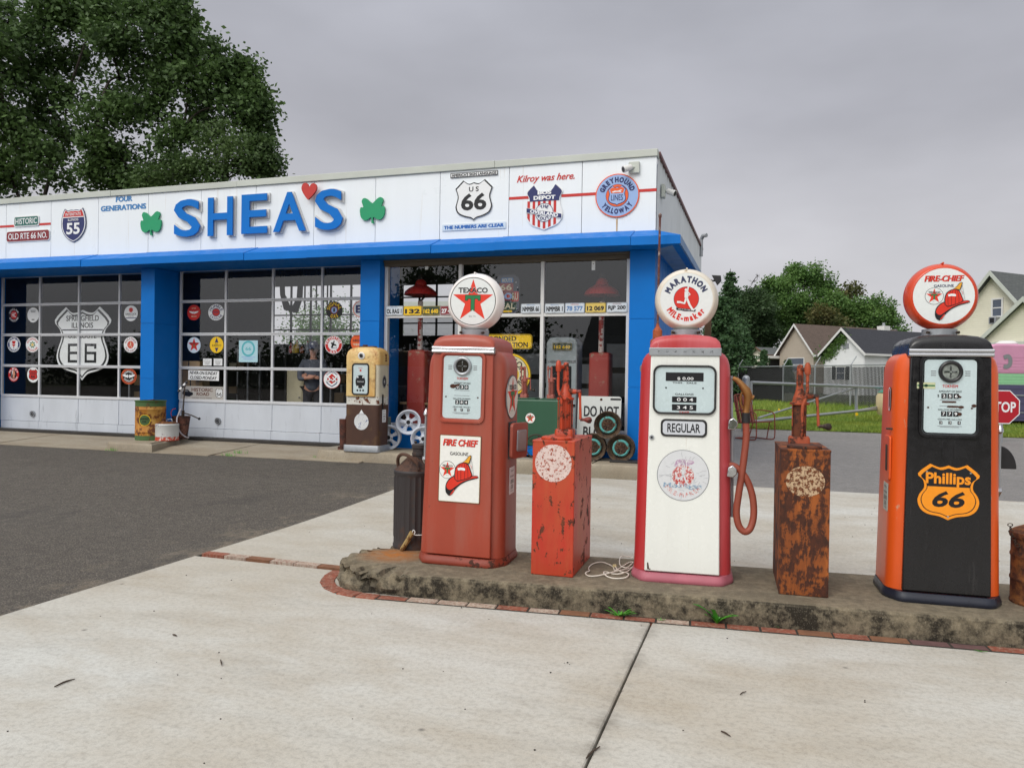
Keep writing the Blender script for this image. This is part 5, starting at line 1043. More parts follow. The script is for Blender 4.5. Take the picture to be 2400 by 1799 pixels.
m = MB(); m.tube([(.386, hy, 1.03), (.384, hy, 1.095)], .0255, m_rubber, 12); m.build('hose_collar', g)
m = MB(); m.tube([(.384, hy, 1.095), (.386, hy, 1.12), (.392, hy, 1.16), (.398, hy, 1.20), (.385, hy, 1.235), (.355, hy, 1.275), (.325, hy, 1.305), (.30, hy, 1.315)], [.024, .020, .021, .028, .029, .020, .016, .013], m_nozzle, 12); m.tube([(.365, hy, 1.12), (.35, hy, 1.155), (.352, hy, 1.21), (.368, hy, 1.24)], .007, m_nozzle, 8); m.cyl((.40, hy, 1.20), (.43, hy, 1.19), .017, m_nozzle, 12); m.build('nozzle', g, smooth=60)
m = MB(); m.cyl((-.262, -.12, 1.37), (-.285, -.13, 1.37), .022, m_galv, 14); m.build('side_knob', g)
s = Sheet(.0005); s.poly([(-.012, .02), (-.004, .02), (.002, -.018), (.012, -.018), (.01, -.024), (-.01, -.024)], CHIP, 1); s.build('paint_chip', g, (-.205, -.263, .10))
# --- black and orange shield pump
m_org = chipped('orange_pump_paint', lin(230, 92, 30, .93), lin(206, 170, 140, .8), .035, 8.0, rough=.32, fade=lin(200, 96, 62, .85), fade_amt=.12, bmp=.04, stretch=(1, 1, .4))
m_bk = paint('gloss_black_enamel', lin(28, 27, 30, .7), .26, var=.2, scale=3, dirt=lin(62, 60, 60), dirt_amt=.03, stretch=(2, 2, .5))
m_navyb = paint('blue_black_plinth', lin(36, 40, 54, .8), .35, var=.15)
m_redgl = chipped('red_orange_globe', lin(214, 72, 36, .92), lin(120, 40, 24), .0, 6.0, rough=.25, bmp=.03)
def art_fc(s, R):
    s.poly(disc(R, 56), DRED, 1); s.poly(disc(R*.985, 56), LENS, 2); s2 = R*2*.80
    s.text('FIRE-CHIEF', R*.02, R*.615, R*1.26, R*.22, DRED, 3, .035, .22); s.text('FIRE-CHIEF', 0, R*.62, R*1.26, R*.215, LSTAR, 4, .02, .22); s.text('GASOLINE', 0, R*.36, R*.64, R*.095, NAVYD, 3, .03)
    star_emblem(s, R*.30, 3, -R*.30, 0.0); helmet(s, R*1.40, R*.28, -R*.24, 8)
g = gas_pump('black and orange gas pump with red rimmed fire helmet globe and 66 shield', 1.50, 5.235, math.radians(2.5), m_org, m_bk, m_bk, m_navyb, m_redgl, art_fc, 'black')
phi = g
SHO = flat('shield_orange', lin(240, 148, 30)); s = Sheet(.0006); w, h = .325, .33
def psh(w, h):
    L_ = smoothline([(0, .47), (.14, .43), (.3, .49)], 4)+smoothline([(.3, .49), (.5, .31), (.415, .2), (.395, .06), (.47, -.06), (.5, -.18), (.45, -.32), (.33, -.405), (.14, -.44), (0, -.5)], 3)[1:]
    return [(x*w, y*h) for x, y in mirror(L_)]
o_ = psh(w, h); s.back(o_, .004, SHO); s.poly(o_, SHO, 1); inn = psh(w*.9, h*.9); s.poly(inn, K, 2); low = [q for q in psh(w*.87, h*.87) if q[1] < h*.095]; xr = clipx(h*.09, psh(w*.87, h*.87))[1]
lowR = [q for q in low if q[0] >= -1e-6]; lowR.sort(key=lambda q: -q[1]); s.poly([(0, h*.09), (xr, h*.09)]+[q for q in psh(w*.87, h*.87)[:60] if q[1] < h*.085 and q[0] >= -1e-6]+[(-x, y) for x, y in reversed([q for q in psh(w*.87, h*.87)[:60] if q[1] < h*.085 and q[0] > 1e-6])]+[(-xr, h*.09)], SHO, 3)
s.text('Phillips', -.002, h*.21, w*.73, h*.26, SHO, 4, .03); s.text('66', .002, -h*.13, w*.53, h*.29, K, 4, .03, .22)
for x, y in ((-.115, .115), (.115, .115), (0, -.145)): s.poly(disc(.0055, 12, x, y), m_chrome, 5)
s.build('shield_plate', g, (.0, -.266, .665))
m = MB(); [m.box(x-.006, x+.006, -.2655, -.262, .86, .965, m_bk) for x in (-.03, .03)]; m.build('door_rib', g, bevel=.003)
x = -.311*tp(1.2)-.004; s = Sheet(.0008); s.ring(rrect(.06, .145, .03, 8), rrect(.044, .129, .022, 8), Wt, 3); s.back(rrect(.06, .145, .03, 8), .004, K); s.poly(rrect(.05, .135, .025, 8), RED, 1); s.poly(rrect(.028, .1, .014, 6), BRN, 2); s.build('side_badge', g, (x, -.1, 1.20), rot=(0, .02, -PI/2))
m = MB(); z = .84; x = -.311*tp(z); m.loft([[(x-t, y, z+zz) for y, zz in rrect(.15, .27, .02, 4, -.1, 0)] for t in (-.004, .008)], m_org); o = m.build('nozzle_door', g, smooth=40, bevel=.003); m = MB(); m.loft([[(x-t, y, z+zz) for y, zz in rrect(.05, .16, .01, 3, -.1, .0)] for t in (.0081, .011)], m_grime); m.build('door_window', o, smooth=0)
side_plate(g, -1, -.09, .60, .12, .17, leadtxt, 'lead_notice', bg=flat('tin_plate', lin(176, 180, 170)))
rodset(g, .305, -.12, .665, 1.02)
m = MB(); m.loft([[(.33+a_, -.02+t, .79+b_) for a_, b_ in [(0, 0), (.10, 0)]+[(.10*math.cos(q), .14*math.sin(q)) for q in frange(.15, 1.45, 7)]+[(0, .14)]] for t in (0, .045)], m_black); m.build('nozzle_boot', g, smooth=40, bevel=.006)
m = MB(); m.cyl((-.32, -.16, 1.02), (-.285, -.16, 1.02), .006, m_grime, 8); m.build('side_hook', g)

# ---------------------------------------------------------------- hand pumped oil tanks
def pump_head(parent, mat, knob, sc=1.0, at=(0, 0, 0), flip=1, body=None):
    """cast iron hand pump: foot, column, flange, dome and neck; spout tube and crank are parts"""
    T = Matrix.Translation(at) @ Matrix.Diagonal((sc, sc, sc, 1))
    body = body or mat
    m = MB(); m.loft([[(x, y, z) for x, y in rrect(.125*k, .125*k, .02, 3)] for k, z in ((1, 0), (1, .05), (.9, .062))], mat, T=T); m.lathe([(.041, .06), (.041, .262)], body, 24, T)
    m.lathe([(.058, .262), (.060, .268), (.058, .276), (.045, .279), (.043, .29), (.040, .305), (.030, .335), (.0235, .36), (.0205, .385), (.0195, .50), (.016, .513), (.006, .518)], mat, 24, T); m.torus((0, 0, .40), .0205, .004, mat, 'z', 20, 6, T)
    for a_ in (.6, 2.2, 3.7, 5.3): m.cyl((.052*math.cos(a_), .052*math.sin(a_), .05), (.052*math.cos(a_), .052*math.sin(a_), .266), .0035, mat, 6, T=T)
    m.build('pump_column', parent, smooth=45)
    m = MB(); f = flip; y = -.075
    m.tube([(0, 0, .487), (-f*.022, y*.4, .487), (-f*.04, y*.7, .480)], [.015, .014, .016], mat, 10, T); m.tube([(-f*.04, y*.75, .455), (-f*.04, y*.75, .49), (-f*.04, y*.75, .515), (-f*.04, y*.75, .53)], [.018, .020, .017, .008], mat, 12, T)
    m.tube(smoothline([(-f*.04, y*.78, .46), (-f*.04, y*.8, .40), (-f*.038, y*.85, .34), (-f*.026, y*.95, .295), (-f*.012, y, .25), (-f*.01, y, .16), (-f*.008, y*.95, .06)], 4), [.0098]*25, mat, 10, T); m.build('spout', parent, smooth=50)
    m = MB(); m.tube([(.03, 0, .318), (.085, -.005, .318)], [.022, .014], mat, 12, T); m.cyl((.08, -.01, .318), (.108, -.01, .318), .015, knob, 12, T=T)
    m.tube([(.10, -.012, .325), (.106, -.02, .25), (.112, -.03, .13)], [.011, .008, .010], mat, 10, T); cr = m.build('crank', parent, smooth=50)
    m = MB(); m.tube([(.112, -.03, .13), (.135, -.03, .13), (.15, -.03, .13), (.168, -.03, .128), (.182, -.03, .127), (.19, -.03, .127)], [.011, .010, .016, .023, .021, .008], knob, 12, T); m.build('crank_handle', cr, smooth=50)
def lubester(label, a, b, rz, m_tank, m_disc, m_head, m_knob, m_lid, flip, discp):
    t = thing('oil_dispenser', label, 'oil dispenser', isl(a, b, .152), rz, 'hand pumped oil tanks on the island')
    m = MB(); W2, D2, H2 = .142, .60, .885
    m.loft([[(-W2, 0, z), (W2, 0, z), (W2, D2, z), (-W2, D2, z)] for z in (0, H2)], m_tank); m.build('tank', t, smooth=0, bevel=.006, bseg=2)
    m = MB(); m.box(-W2-.002, W2+.002, -.002, D2+.002, H2-.012, H2+.004, m_tank); m.build('rim', t, smooth=0, bevel=.003)
    s = Sheet(.0012); s.poly(*discp(m_disc)); s.build('painted_disc', t, (0, 0, 0))
    m = MB(); m.loft([[(x, y, H2+z) for x, y in rrect(.20*k, .16*k, .07*k, 6, .0, .09)] for k, z in ((1, .0045), (1.02, .012), (1.0, .02), (.9, .026))], m_lid); m.cyl((0, .02, H2+.015), (0, .0, H2+.015), .008, m_knob, 8); m.build('lid', t, smooth=40)
    pump_head(t, m_head, m_knob, 1.0, (.018*flip, .26, H2+.004), flip, body=m_lid)
    return t
m_rt = chipped('red_tank_paint', lin(196, 52, 32, .9), lin(52, 28, 22, .8), .24, 9.0, lin(122, 62, 36, .8), rough=.42, fade=lin(188, 88, 48, .88), fade_amt=.75, stretch=(1, 1, .8), soft=.012)
m_rd = chipped('pink_white_disc', lin(228, 206, 198, .92), lin(190, 82, 52, .85), .31, 48.0, lin(120, 60, 40), soft=.02)
m_rh = chipped('orange_red_casting', lin(196, 70, 34, .88), lin(84, 44, 28, .8), .26, 14.0, rough=.42, fade=lin(196, 96, 56), fade_amt=.2)
m_rk = chipped('worn_red_knob', lin(130, 50, 38, .85), lin(50, 32, 26, .8), .4, 30.0)
lubester('bright red oil tank on the island with a pinkish white disc and hand pump', -.862, 4.972, math.radians(1.5), m_rt, m_rd, m_rh, m_rk, m_rh, 1, lambda mt: (disc(.123, 40, 0, .74), mt, 1))
m_ru = chipped('rusted_tank', lin(148, 78, 30, .82), lin(58, 30, 18, .8), .52, 13.0, lin(84, 42, 22, .8), rough=.85, fade=lin(200, 112, 42, .85), fade_amt=.55, stretch=(1, 1, .6), soft=.06, bmp=.5)
m_ruh = chipped('rusty_orange_casting', lin(178, 82, 46, .85), lin(86, 44, 26, .8), .38, 12.0, lin(60, 34, 24), rough=.7, soft=.06); m_rul = chipped('rust_brown_casting', lin(116, 62, 36, .8), lin(60, 34, 24, .8), .5, 16.0, rough=.85, soft=.08)
m_ruk = chipped('dark_iron_knob', lin(80, 56, 42, .8), lin(46, 34, 30, .8), .5, 24.0)
m_rdc = chipped('cream_flaking_disc', lin(206, 176, 140, .85), lin(128, 70, 30, .8), .44, 44.0, lin(80, 42, 22), soft=.03)
lubester('brown rusted oil tank between the white and the black pump', .692, 4.935, math.radians(2.5), m_ru, m_rdc, m_ruh, m_ruk, m_rul, -1, lambda mt: (disc(.112, 40, 0, .695, .093), mt, 1))
# ---------------------------------------------------------------- things on the pump island
m_can = chipped('blackened_rusty_tin', lin(58, 52, 52, .75), lin(88, 58, 40, .75), .30, 5.0, rough=.6, soft=.12, bmp=.2)
m_canr = chipped('rusty_brown_rim', lin(92, 62, 46, .8), lin(50, 40, 38, .8), .4, 9.0, rough=.75, soft=.1)
p = atZ(957, 1289, .15); p = isl(-2.03, 5.56, .152); t = thing('oil_can', 'tall blackened ribbed oil can standing behind the red star pump', 'oil can', p, math.radians(-20))
m = MB(); R = .158; n = 72
def ribloop(z, k, amp): return [((R*k+(amp if i % 3 == 0 else 0))*math.cos(2*PI*i/n), (R*k+(amp if i % 3 == 0 else 0))*math.sin(2*PI*i/n), z) for i in range(n)]
m.loft([ribloop(0, 1.04, 0), ribloop(.02, 1.05, 0), ribloop(.03, 1.02, 0), ribloop(.07, 1.01, 0), ribloop(.085, .985, .007), ribloop(.53, .985, .007), ribloop(.545, 1.0, 0), ribloop(.56, 1.04, 0), ribloop(.575, 1.04, 0), ribloop(.585, 1.0, 0)], m_can); m.build('body', t, smooth=30)
m = MB(); m.loft([ribloop(.5855, 1.0, 0), ribloop(.61, .80, .006), ribloop(.665, .46, .005), ribloop(.685, .36, 0)], m_canr); m.build('shoulder', t, smooth=30)
m = MB(); m.lathe([(.058, .66), (.058, .69), (.064, .695), (.064, .715), (.058, .72), (.058, .745), (.066, .75), (.066, .775), (.058, .78), (.02, .785)], m_can, 28, Matrix.Translation((.03, .02, 0))); 
for a_ in (0, PI): m.ball((.03+.055*math.cos(a_), .02+.055*math.sin(a_), .79), .012, m_can, 6)
m.build('spout_cap', t)
m = MB(); m.tube(smoothline([(-.115, -.07, .60), (-.10, -.09, .665), (-.03, -.12, .705), (.05, -.125, .70), (.11, -.10, .65), (.125, -.09, .60)], 4), .013, m_canr, 10); m.build('handle', t)
# conduit stub
p0 = atZ(939, 1290, .15); m = MB(); m.tube([(0, 0, -.02), (.02, -.005, .02), (.06, -.01, .08), (.10, -.015, .145)], [.017, .018, .019, .021], chipped('corroded_conduit', lin(176, 150, 96, .85), lin(120, 84, 44, .8), .4, 20.0, rough=.8)); 
t = thing('conduit_stub', 'short corroded pipe stub leaning out of the island near the black can', 'pipe', (p0.x, p0.y, .152)); m.build('pipe', t); m = MB(); m.tube(smoothline([(.10, -.015, .14), (.11, -.02, .165), (.125, -.02, .15), (.12, -.02, .13), (.17, 0, .128), (.21, .03, .13)], 3), .0035, m_wtrim, 6); m.build('wire', t)
# white cord
m_cord = paint('white_cord', lin(226, 218, 206, .93), .5, var=.05)
z30 = lambda x, y: (1220+x*.338, 820+y*.338)
cp = [(785, 1445), (735, 1436), (695, 1433), (686, 1475), (700, 1505), (740, 1512), (780, 1470), (750, 1475), (700, 1510), (655, 1530), (640, 1500), (590, 1480), (540, 1476), (490, 1488), (470, 1515), (478, 1535), (450, 1550), (480, 1565), (560, 1562), (660, 1540), (750, 1515), (780, 1500), (740, 1540), (690, 1555), (640, 1550), (600, 1540), (575, 1548), (600, 1570), (660, 1582), (730, 1580), (750, 1560), (730, 1542), (680, 1530), (650, 1495)]
pts = [atZ(*z30(x, y), .158) for x, y in cp]; m = MB(); P3 = smoothline([tuple(q) for q in pts], 5); P3 = [(x, y, z+.004*math.sin(i*.35)+.003) for i, (x, y, z) in enumerate(P3)]; m.tube(P3, .0042, m_cord, 6)
t = thing('extension_cord', 'tangled white cord lying on the island beside the white pump', 'cord'); m.build('cable', t); q = atZ(*z30(652, 1497), .165); m = MB(); m.box(-.012, .012, -.008, .008, -.008, .012, paint('cord_plug', lin(206, 190, 140, .9), .5)); m.build('plug', t, q, .5, smooth=0, bevel=.003)
# rusty drum at the right end
m_drum = chipped('rusty_drum', lin(146, 92, 44, .8), lin(48, 28, 20, .8), .62, 7.0, lin(96, 52, 28, .8), rough=.85, soft=.12, fade=lin(170, 120, 66), fade_amt=.3, stretch=(1, 1, 1.3))
R = .165; bp = isl(1.905+R*.98, 5.165, .152); t = thing('rusty_drum', 'small rusty drum with a chain round its lid at the right end of the island', 'drum', bp)
m = MB(); m.lathe([(R*1.02, 0), (R*1.03, .012), (R, .02), (R, .13), (R*1.03, .14), (R*1.03, .15), (R, .16), (R, .27), (R*1.03, .28), (R*1.03, .29), (R, .30), (R, .385), (R*1.04, .39), (R*1.04, .405)], m_drum, 48); m.build('body', t)
m = MB(); m.lathe([(R*1.05, .395), (R*1.06, .405), (R*1.05, .42), (R*.9, .436), (R*.45, .47), (.03, .485)], m_drum, 48); m.build('lid', t)
m = MB()
for i in range(7): a_ = PI*(.98+.03*i); z = .455-.017*i; rr_ = R*(1.0+.012*min(i, 5)); m.torus((0, 0, 0), .013, .003, m_grime, 'x' if i % 2 else 'y', 14, 6, Matrix.Translation((rr_*1.04*math.cos(a_), rr_*1.04*math.sin(a_), z)), (1, .7))
m.build('chain', t)
# weeds in the joint
def weed(px, py, n, L_, wd, label, seed, up=.7, z=.0):
    rr = random.Random(seed); p = atZ(px, py, z); m = MB(); mt = m_weed
    for i in range(n):
        a_ = 2*PI*i/n+rr.uniform(-.4, .4); l = L_*rr.uniform(.6, 1.1); el = up*rr.uniform(.7, 1.25); d = Vector((math.cos(a_), math.sin(a_)*.6, 0)); sd = Vector((-d.y, d.x, 0)).normalized(); ls = []; rs = []
        for k_ in range(6):
            t = k_/5; w = wd*l*math.sin(PI*min(1, t*.93+.05))*(.7+.3*math.sin(t*9)); c = d*(l*t*math.cos(el*(1-.4*t)))+Vector((0, 0, l*(math.sin(el)*t-.35*t*t*math.sin(el)))); ls.append(c+sd*w/2+Vector((0, 0, w*.2))); rs.append(c-sd*w/2+Vector((0, 0, w*.2)))
        o = len(m.v); cs = [(a_+b_)/2-Vector((0, 0, .15*(a_-b_).length)) for a_, b_ in zip(ls, rs)]
        m.add(ls+cs+rs, [(k_, k_+1, k_+7, k_+6) for k_ in range(5)]+[(k_+6, k_+7, k_+13, k_+12) for k_ in range(5)], mt)
    return tag(m.build('weed', None, p, smooth=60), label, 'weed', 'weeds growing in the brick joint')
m_weed, nt, bs = newmat('weed_leaf'); g_ = nt.nodes.new('ShaderNodeNewGeometry'); nt.links.new(mixc(nt, g_.outputs['Random Per Island'], lin(48, 130, 36, .9), lin(92, 160, 40, .9)), bs.inputs['Base Color']); bs.inputs['Roughness'].default_value = .5
weed(1680, 1462, 10, .19, .30, 'large leafy dandelion weed at the island foot below the white pump', 4, 1.0)
weed(1452, 1446, 14, .11, .2, 'feathery weed in the brick joint left of the dandelion', 5, .6); weed(1548, 1455, 8, .04, .25, 'small weed just left of the slab joint top', 6, .7); weed(1828, 1470, 9, .07, .22, 'low weed right of the dandelion', 7, .35); weed(2298, 1527, 7, .035, .25, 'tiny weed at the far right end of the bricks', 8, .5); weed(1535, 1443, 6, .04, .25, 'little sprig against the island face left of the dandelion', 10, .8)
for px, py, sd, lb in ((560, 1062, 11, 'grass tuft in the apron joint left of centre'), (535, 1068, 12, 'grass tuft where the apron meets the asphalt'), (748, 1074, 13, 'grass tuft at the left end of the long kerb'), (262, 1056, 14, 'grass tuft below the short kerb island')):
    rr = random.Random(sd); p = atZ(px, py, .13 if py < 1066 else .10); m = MB()
    for i in range(26): a_ = rr.uniform(0, 2*PI); r0 = rr.uniform(0, .16); x, y = r0*math.cos(a_), r0*math.sin(a_)*.3; l = rr.uniform(.03, .08); q = rr.uniform(-.03, .03); m.add([(x-.004, y, 0), (x+.004, y, 0), (x+q, y+rr.uniform(-.02, .02), l)], [(0, 1, 2)], m_weed)
    tag(m.build('grass_tuft', None, p, smooth=0), lb, 'grass tuft')
# litter on the concrete
m_twig = paint('dry_twig', lin(78, 64, 52, .7), .9, var=.3, scale=30)
for pxs, r, lb in (([(128, 1608), (148, 1598), (160, 1594), (176, 1590)], .004, 'longest twig lying on the concrete at the lower left'), ([(517, 1545), (519, 1552), (520, 1558)], .0035, 'short upright looking twig on the concrete left of centre'), ([(405, 1486), (410, 1487), (414, 1489)], .005, 'curled dry leaf bit on the concrete below the asphalt edge'), ([(1690, 1712), (1700, 1716), (1712, 1724)], .004, 'bent twig on the right hand slab'), ([(1735, 1626), (1740, 1622), (1749, 1619)], .003, 'thin straw on the right hand slab'), ([(1375, 1775), (1380, 1768), (1388, 1760), (1406, 1748)], .0045, 'twig lying across the slab joint at the bottom')):
    P3 = [tuple(atZ(x, y, .006)) for x, y in pxs]; m = MB(); m.tube(P3, [r*.7]+[r]*(len(P3)-2)+[r*.5], m_twig, 6); tag(m.build('twig', None), lb, 'twig')
m_peb = paint('dark_pebble', lin(70, 66, 60, .7), .9, var=.3); m = MB(); rr = random.Random(8)
for i in range(170):
    x, y = rr.uniform(-4.1, 2.2), rr.uniform(1.9, 4.6) if i < 60 else rr.uniform(5.9, 9.5); r = rr.uniform(.002, .0055); m.ball((x, y, zg(y)+r*.5), r, m_peb, 3, (1, 1, .7))
tag(m.build('grit', None, smooth=0), 'scattered dark grit and small pebbles on the pale concrete', 'grit', kind='stuff')

# ---------------------------------------------------------------- things along the building
m_bar = chipped('ochre_barrel_paint', lin(196, 130, 42, .85), lin(128, 66, 26, .8), .42, 5.0, lin(86, 50, 30), rough=.65, soft=.06, fade=lin(206, 170, 90), fade_amt=.35)
m_barg = chipped('green_barrel_band', lin(76, 110, 58, .8), lin(96, 66, 40, .8), .3, 7.0, rough=.6, soft=.08)
ZK = .237
p = atZ(327, 1032, ZK); R = (atY(353, 985, p.y+.18).x-atY(300, 985, p.y+.18).x)/2; H = .70; t = thing('oil_barrel', 'ochre and green rusty barrel in front of the left blue pillar', 'barrel', (p.x, p.y+R, ZK), math.radians(34))
m = MB(); m.lathe([(R, 0), (R*1.01, .02), (R, .035), (R, .085)], m_barg, 40); m.lathe([(R, .0851), (R, .14), (R*1.025, .15), (R, .16), (R, .54), (R*1.025, .55), (R, .56), (R, .60)], m_bar, 40); m.lathe([(R, .6001), (R, .68), (R*1.04, .685), (R*1.05, .70), (R*1.03, .705), (R*.9, .70)], m_barg, 40); m.build('body', t)
s = Sheet(.0); el = []
for (r_, mt, off) in ((1.0, YEL, .002), (.9, m_barg, .004)):
    o_ = len(s.v); N_ = 24; ring_ = []
    ctr = (-.12*0, 0)
    pts = [(.105*r_*math.cos(2*PI*i/N_), .36+.10*r_*math.sin(2*PI*i/N_)) for i in range(N_)]
    strip = lambda x: (R+off)*math.sin((x-.06)/R)
    s.add([(strip(x), -(R+off)*math.cos((x-.06)/R), z) for x, z in pts], [tuple(range(N_))], mt)
    cols = frange(-.105*r_, .105*r_, 13); s.v = s.v[:o_]; s.f = s.f[:-1]; s.m = s.m[:-1]
    vs = []
    for x in cols: hh = .10*r_*math.sqrt(max(0.0, 1-(x/(.105*r_))**2)); vs += [(strip(x), -(R+off)*math.cos((x-.06)/R), .36+hh), (strip(x), -(R+off)*math.cos((x-.06)/R), .36-hh)]
    s.add(vs, [(2*i, 2*i+2, 2*i+3, 2*i+1) for i in range(12)], mt)
n0 = len(s.v); s2 = Sheet(0); s2.text('HARVEST', -.06, .385, .15, .032, K, 0, .02); s2.text('OIL', -.06, .335, .08, .032, K, 0, .02)
s.add([((R+.006)*math.sin(x/R), -(R+.006)*math.cos(x/R), z) for x, y, z in s2.v], s2.f, K)
s.build('painted_label', t)
m = MB(); m.lathe([(.001, .694), (R*.98, .695), (R*.98, .700)], m_canr, 36); m.cyl((-.05, 0, .70), (.06, -.02, .715), .012, m_canr, 8); m.build('lid', t)
m_wcan = chipped('chipped_white_can', lin(206, 208, 206, .92), lin(160, 80, 40, .8), .17, 7.0, lin(130, 150, 170), rough=.5, soft=.03)
m_rcan = chipped('worn_orange_red_band', lin(196, 72, 44, .85), lin(206, 200, 190, .9), .3, 10.0, rough=.5)
p = atZ(372, 1033, ZK); R = (atY(393, 1005, p.y+.14).x-atY(351, 1005, p.y+.14).x)/2; t = thing('gas_can', 'chipped white fuel can with red band and rusty top beside the ochre barrel', 'fuel can', (p.x, p.y+R, ZK))
m = MB(); m.lathe([(R, 0), (R*1.02, .008), (R, .016), (R, .07)], m_rcan, 36); m.lathe([(R, .0701), (R, .265), (R*1.02, .275), (R, .285), (R*.96, .30)], m_wcan, 36); m.build('body', t); m = MB(); m.lathe([(R*.96, .301), (R*.7, .325), (R*.68, .33), (.03, .335)], m_drum, 36); m.build('top', t)
m = MB(); m.lathe([(.03, .33), (.032, .36), (.026, .385), (.01, .39)], m_drum, 14, Matrix.Translation((-.06, -.02, 0))); m.build('spout', t); m = MB(); m.tube(smoothline([(-.01, 0, .33), (.0, 0, .365), (.05, 0, .375), (.10, 0, .375), (.11, 0, .33)], 3), .008, m_galv, 8); m.build('handle', t)
# bucket pump
m_bk2 = chipped('maroon_rusty_bucket', lin(106, 58, 44, .8), lin(64, 44, 38, .8), .5, 8.0, rough=.75, soft=.1, fade=lin(160, 120, 100), fade_amt=.2)
p = atZ(412, 1029, ZK); t = thing('bucket_pump', 'rusty bucket with hand pump, curved hose and black and white grip by the door', 'bucket pump', (p.x, p.y+.13, ZK), math.radians(38)); m = MB(); m.lathe([(.11, 0), (.115, .012), (.11, .02), (.158, .40), (.163, .405), (.163, .415), (.152, .41), (.105, .03)], m_bk2, 32); m.build('bucket', t)
m = MB(); m.cyl((.03, 0, .05), (.03, .0, .52), .028, m_grime, 14); m.cyl((.03, 0, .52), (.055, .05, 1.0), .012, m_grime, 8); m.build('pump_rod', t); m = MB()
q0 = Vector((.055, .05, 1.0)); dd = Vector((-.62, 0, -.78)).normalized(); q0 = q0-dd*.06
for i, mt in enumerate((m_black, Wt, m_black, Wt, m_black)): m.cyl(q0+dd*(.048*i), q0+dd*(.048*(i+1)), .021, mt, 12)
m.build('grip', t)
m = MB(); m.tube([(.05, -.02, .47), (.16, -.06, .44), (.30, -.10, .375)], .011, m_grime, 8); m.ball((.31, -.103, .372), .025, m_black, 8); m.build('lever', t)
m = MB(); m.tube(smoothline([(-.0, -.08, .55), (-.03, -.13, .48), (-.06, -.17, .38), (-.05, -.2, .26), (.0, -.2, .13), (.08, -.17, .05), (.14, -.13, .03)], 5), .0125, paint('pale_grey_hose', lin(176, 170, 176), .5), 10); m.build('hose', t); m = MB(); m.tube(smoothline([(-.155, -.03, .40), (-.17, -.03, .48), (-.14, -.03, .54), (-.09, -.02, .55)], 4), .007, m_lred, 8); m.build('bail', t)
# yellow and brown pump by the building
m_yel = chipped('rust_bleeding_cream_yellow', lin(226, 196, 132, .92), lin(178, 100, 34, .85), .40, 5.0, lin(120, 64, 26), rough=.45, soft=.16, fade=lin(210, 146, 56, .88), fade_amt=.6)
m_crm2 = chipped('cream_side_paint', lin(218, 210, 186, .92), lin(120, 74, 44, .8), .10, 8.0, rough=.45, soft=.03); m_wband = chipped('white_band_flaking', lin(222, 220, 210, .93), lin(110, 60, 34, .8), .30, 14.0, rough=.5, soft=.02)
m_brn = chipped('brown_rusted_body', lin(84, 52, 36, .8), lin(128, 96, 50, .8), .30, 3.0, rough=.55, soft=.25, fade=lin(66, 42, 32, .8), fade_amt=.4)
W2, D2, HT = .29, .19, 1.66
p = atZ(833, 1059, .25); t = thing('gas_pump', 'old fuel pump with rusty yellow top and brown base beside the shop window', 'fuel pump', (p.x+.05, p.y+.27, .252), math.radians(1))
def sec(z, ix, r=.055): return [(x, y, z) for x, y in rrect(2*(W2-ix), 2*(D2-ix*.6), r, 6)]
m = MB(); m.loft([sec(0, -.03), sec(.095, -.03), sec(.1, -.026)], m_galv); m.build('plinth', t, smooth=40)
m = MB(); m.loft([sec(.1, 0), sec(.735, 0)], m_brn); m.build('lower_body', t, smooth=40)
m = MB(); m.loft([sec(.7355, .001), sec(.86, .001)], m_wband); m.build('middle_band', t, smooth=40)
m = MB(); m.loft([sec(.8605, .0), sec(1.36, .0)], m_crm2); m.build('upper_body', t, smooth=40)
m = MB(); m.loft([sec(1.3605, -.006), sec(1.50, -.006), sec(1.565, .012), sec(1.605, .045), sec(1.63, .09), sec(1.64, .15)], m_yel); m.build('head', t, smooth=60)
m = MB(); arch = [(-.262, .862), (.24, .862), (.24, 1.33)]+[(.24-.10+.10*math.cos(a_), 1.33+.10*math.sin(a_)) for a_ in frange(.2, PI/2, 6)]+[(-.162+.10*math.cos(a_), 1.33+.10*math.sin(a_)) for a_ in frange(PI/2, PI-.2, 6)]+[(-.262, 1.33)]; m.prism(arch, -D2-.028, -D2-.001, m_yel); m.build('front_door', t, smooth=30, bevel=.01)
m = MB(); o_ = rrect(.30, .50, .05, 5, -.01, 1.135); i_ = rrect(.25, .45, .03, 5, -.01, 1.135); m.loft([[(a_[0]+(b_[0]-a_[0])*k, y, a_[1]+(b_[1]-a_[1])*k) for a_, b_ in zip(o_, i_)] for k, y in ((0, -D2-.028), (.2, -D2-.042), (.8, -D2-.042), (1, -D2-.03))], m_rubber, cap=False); m.build('dial_bezel', t, smooth=50)
s = Sheet(.0008); s.poly(rrect(.25, .45, .03, 5), m_dial, 1); s.poly(disc(.085, 28, 0, -.04, .105), K, 2); s.text('THIS SALE', 0, -.04, .12, .02, Wt, 3); 
for x in (-.045, .045): s.poly(disc(.012, 10, x, .03), Wt, 3); s.poly(disc(.012, 10, x, -.115), Wt, 3)
for x in (-.05, 0, .05): s.poly(disc(.017, 12, x, -.175), K, 2)
s.poly(rrect(.08, .006, .002, 2, 0, .17), RED, 2); s.poly(rrect(.03, .03, .006, 2, 0, .135), RED, 2); s.build('dial_face', t, (-.01, -D2-.031, 1.135))
m = MB(); m.lathe([(.055, 0), (.06, .012), (.04, .022), (.03, .012), (.001, .012)], m_wtrim, 24, Matrix.Translation((-.01, -D2-.0, 1.50)) @ Matrix.Rotation(PI/2, 4, 'X')); m.cyl((-.01, -D2-.03, 1.50), (-.01, -D2-.014, 1.50), .026, m_black, 16); m.build('emblem_lamp', t)
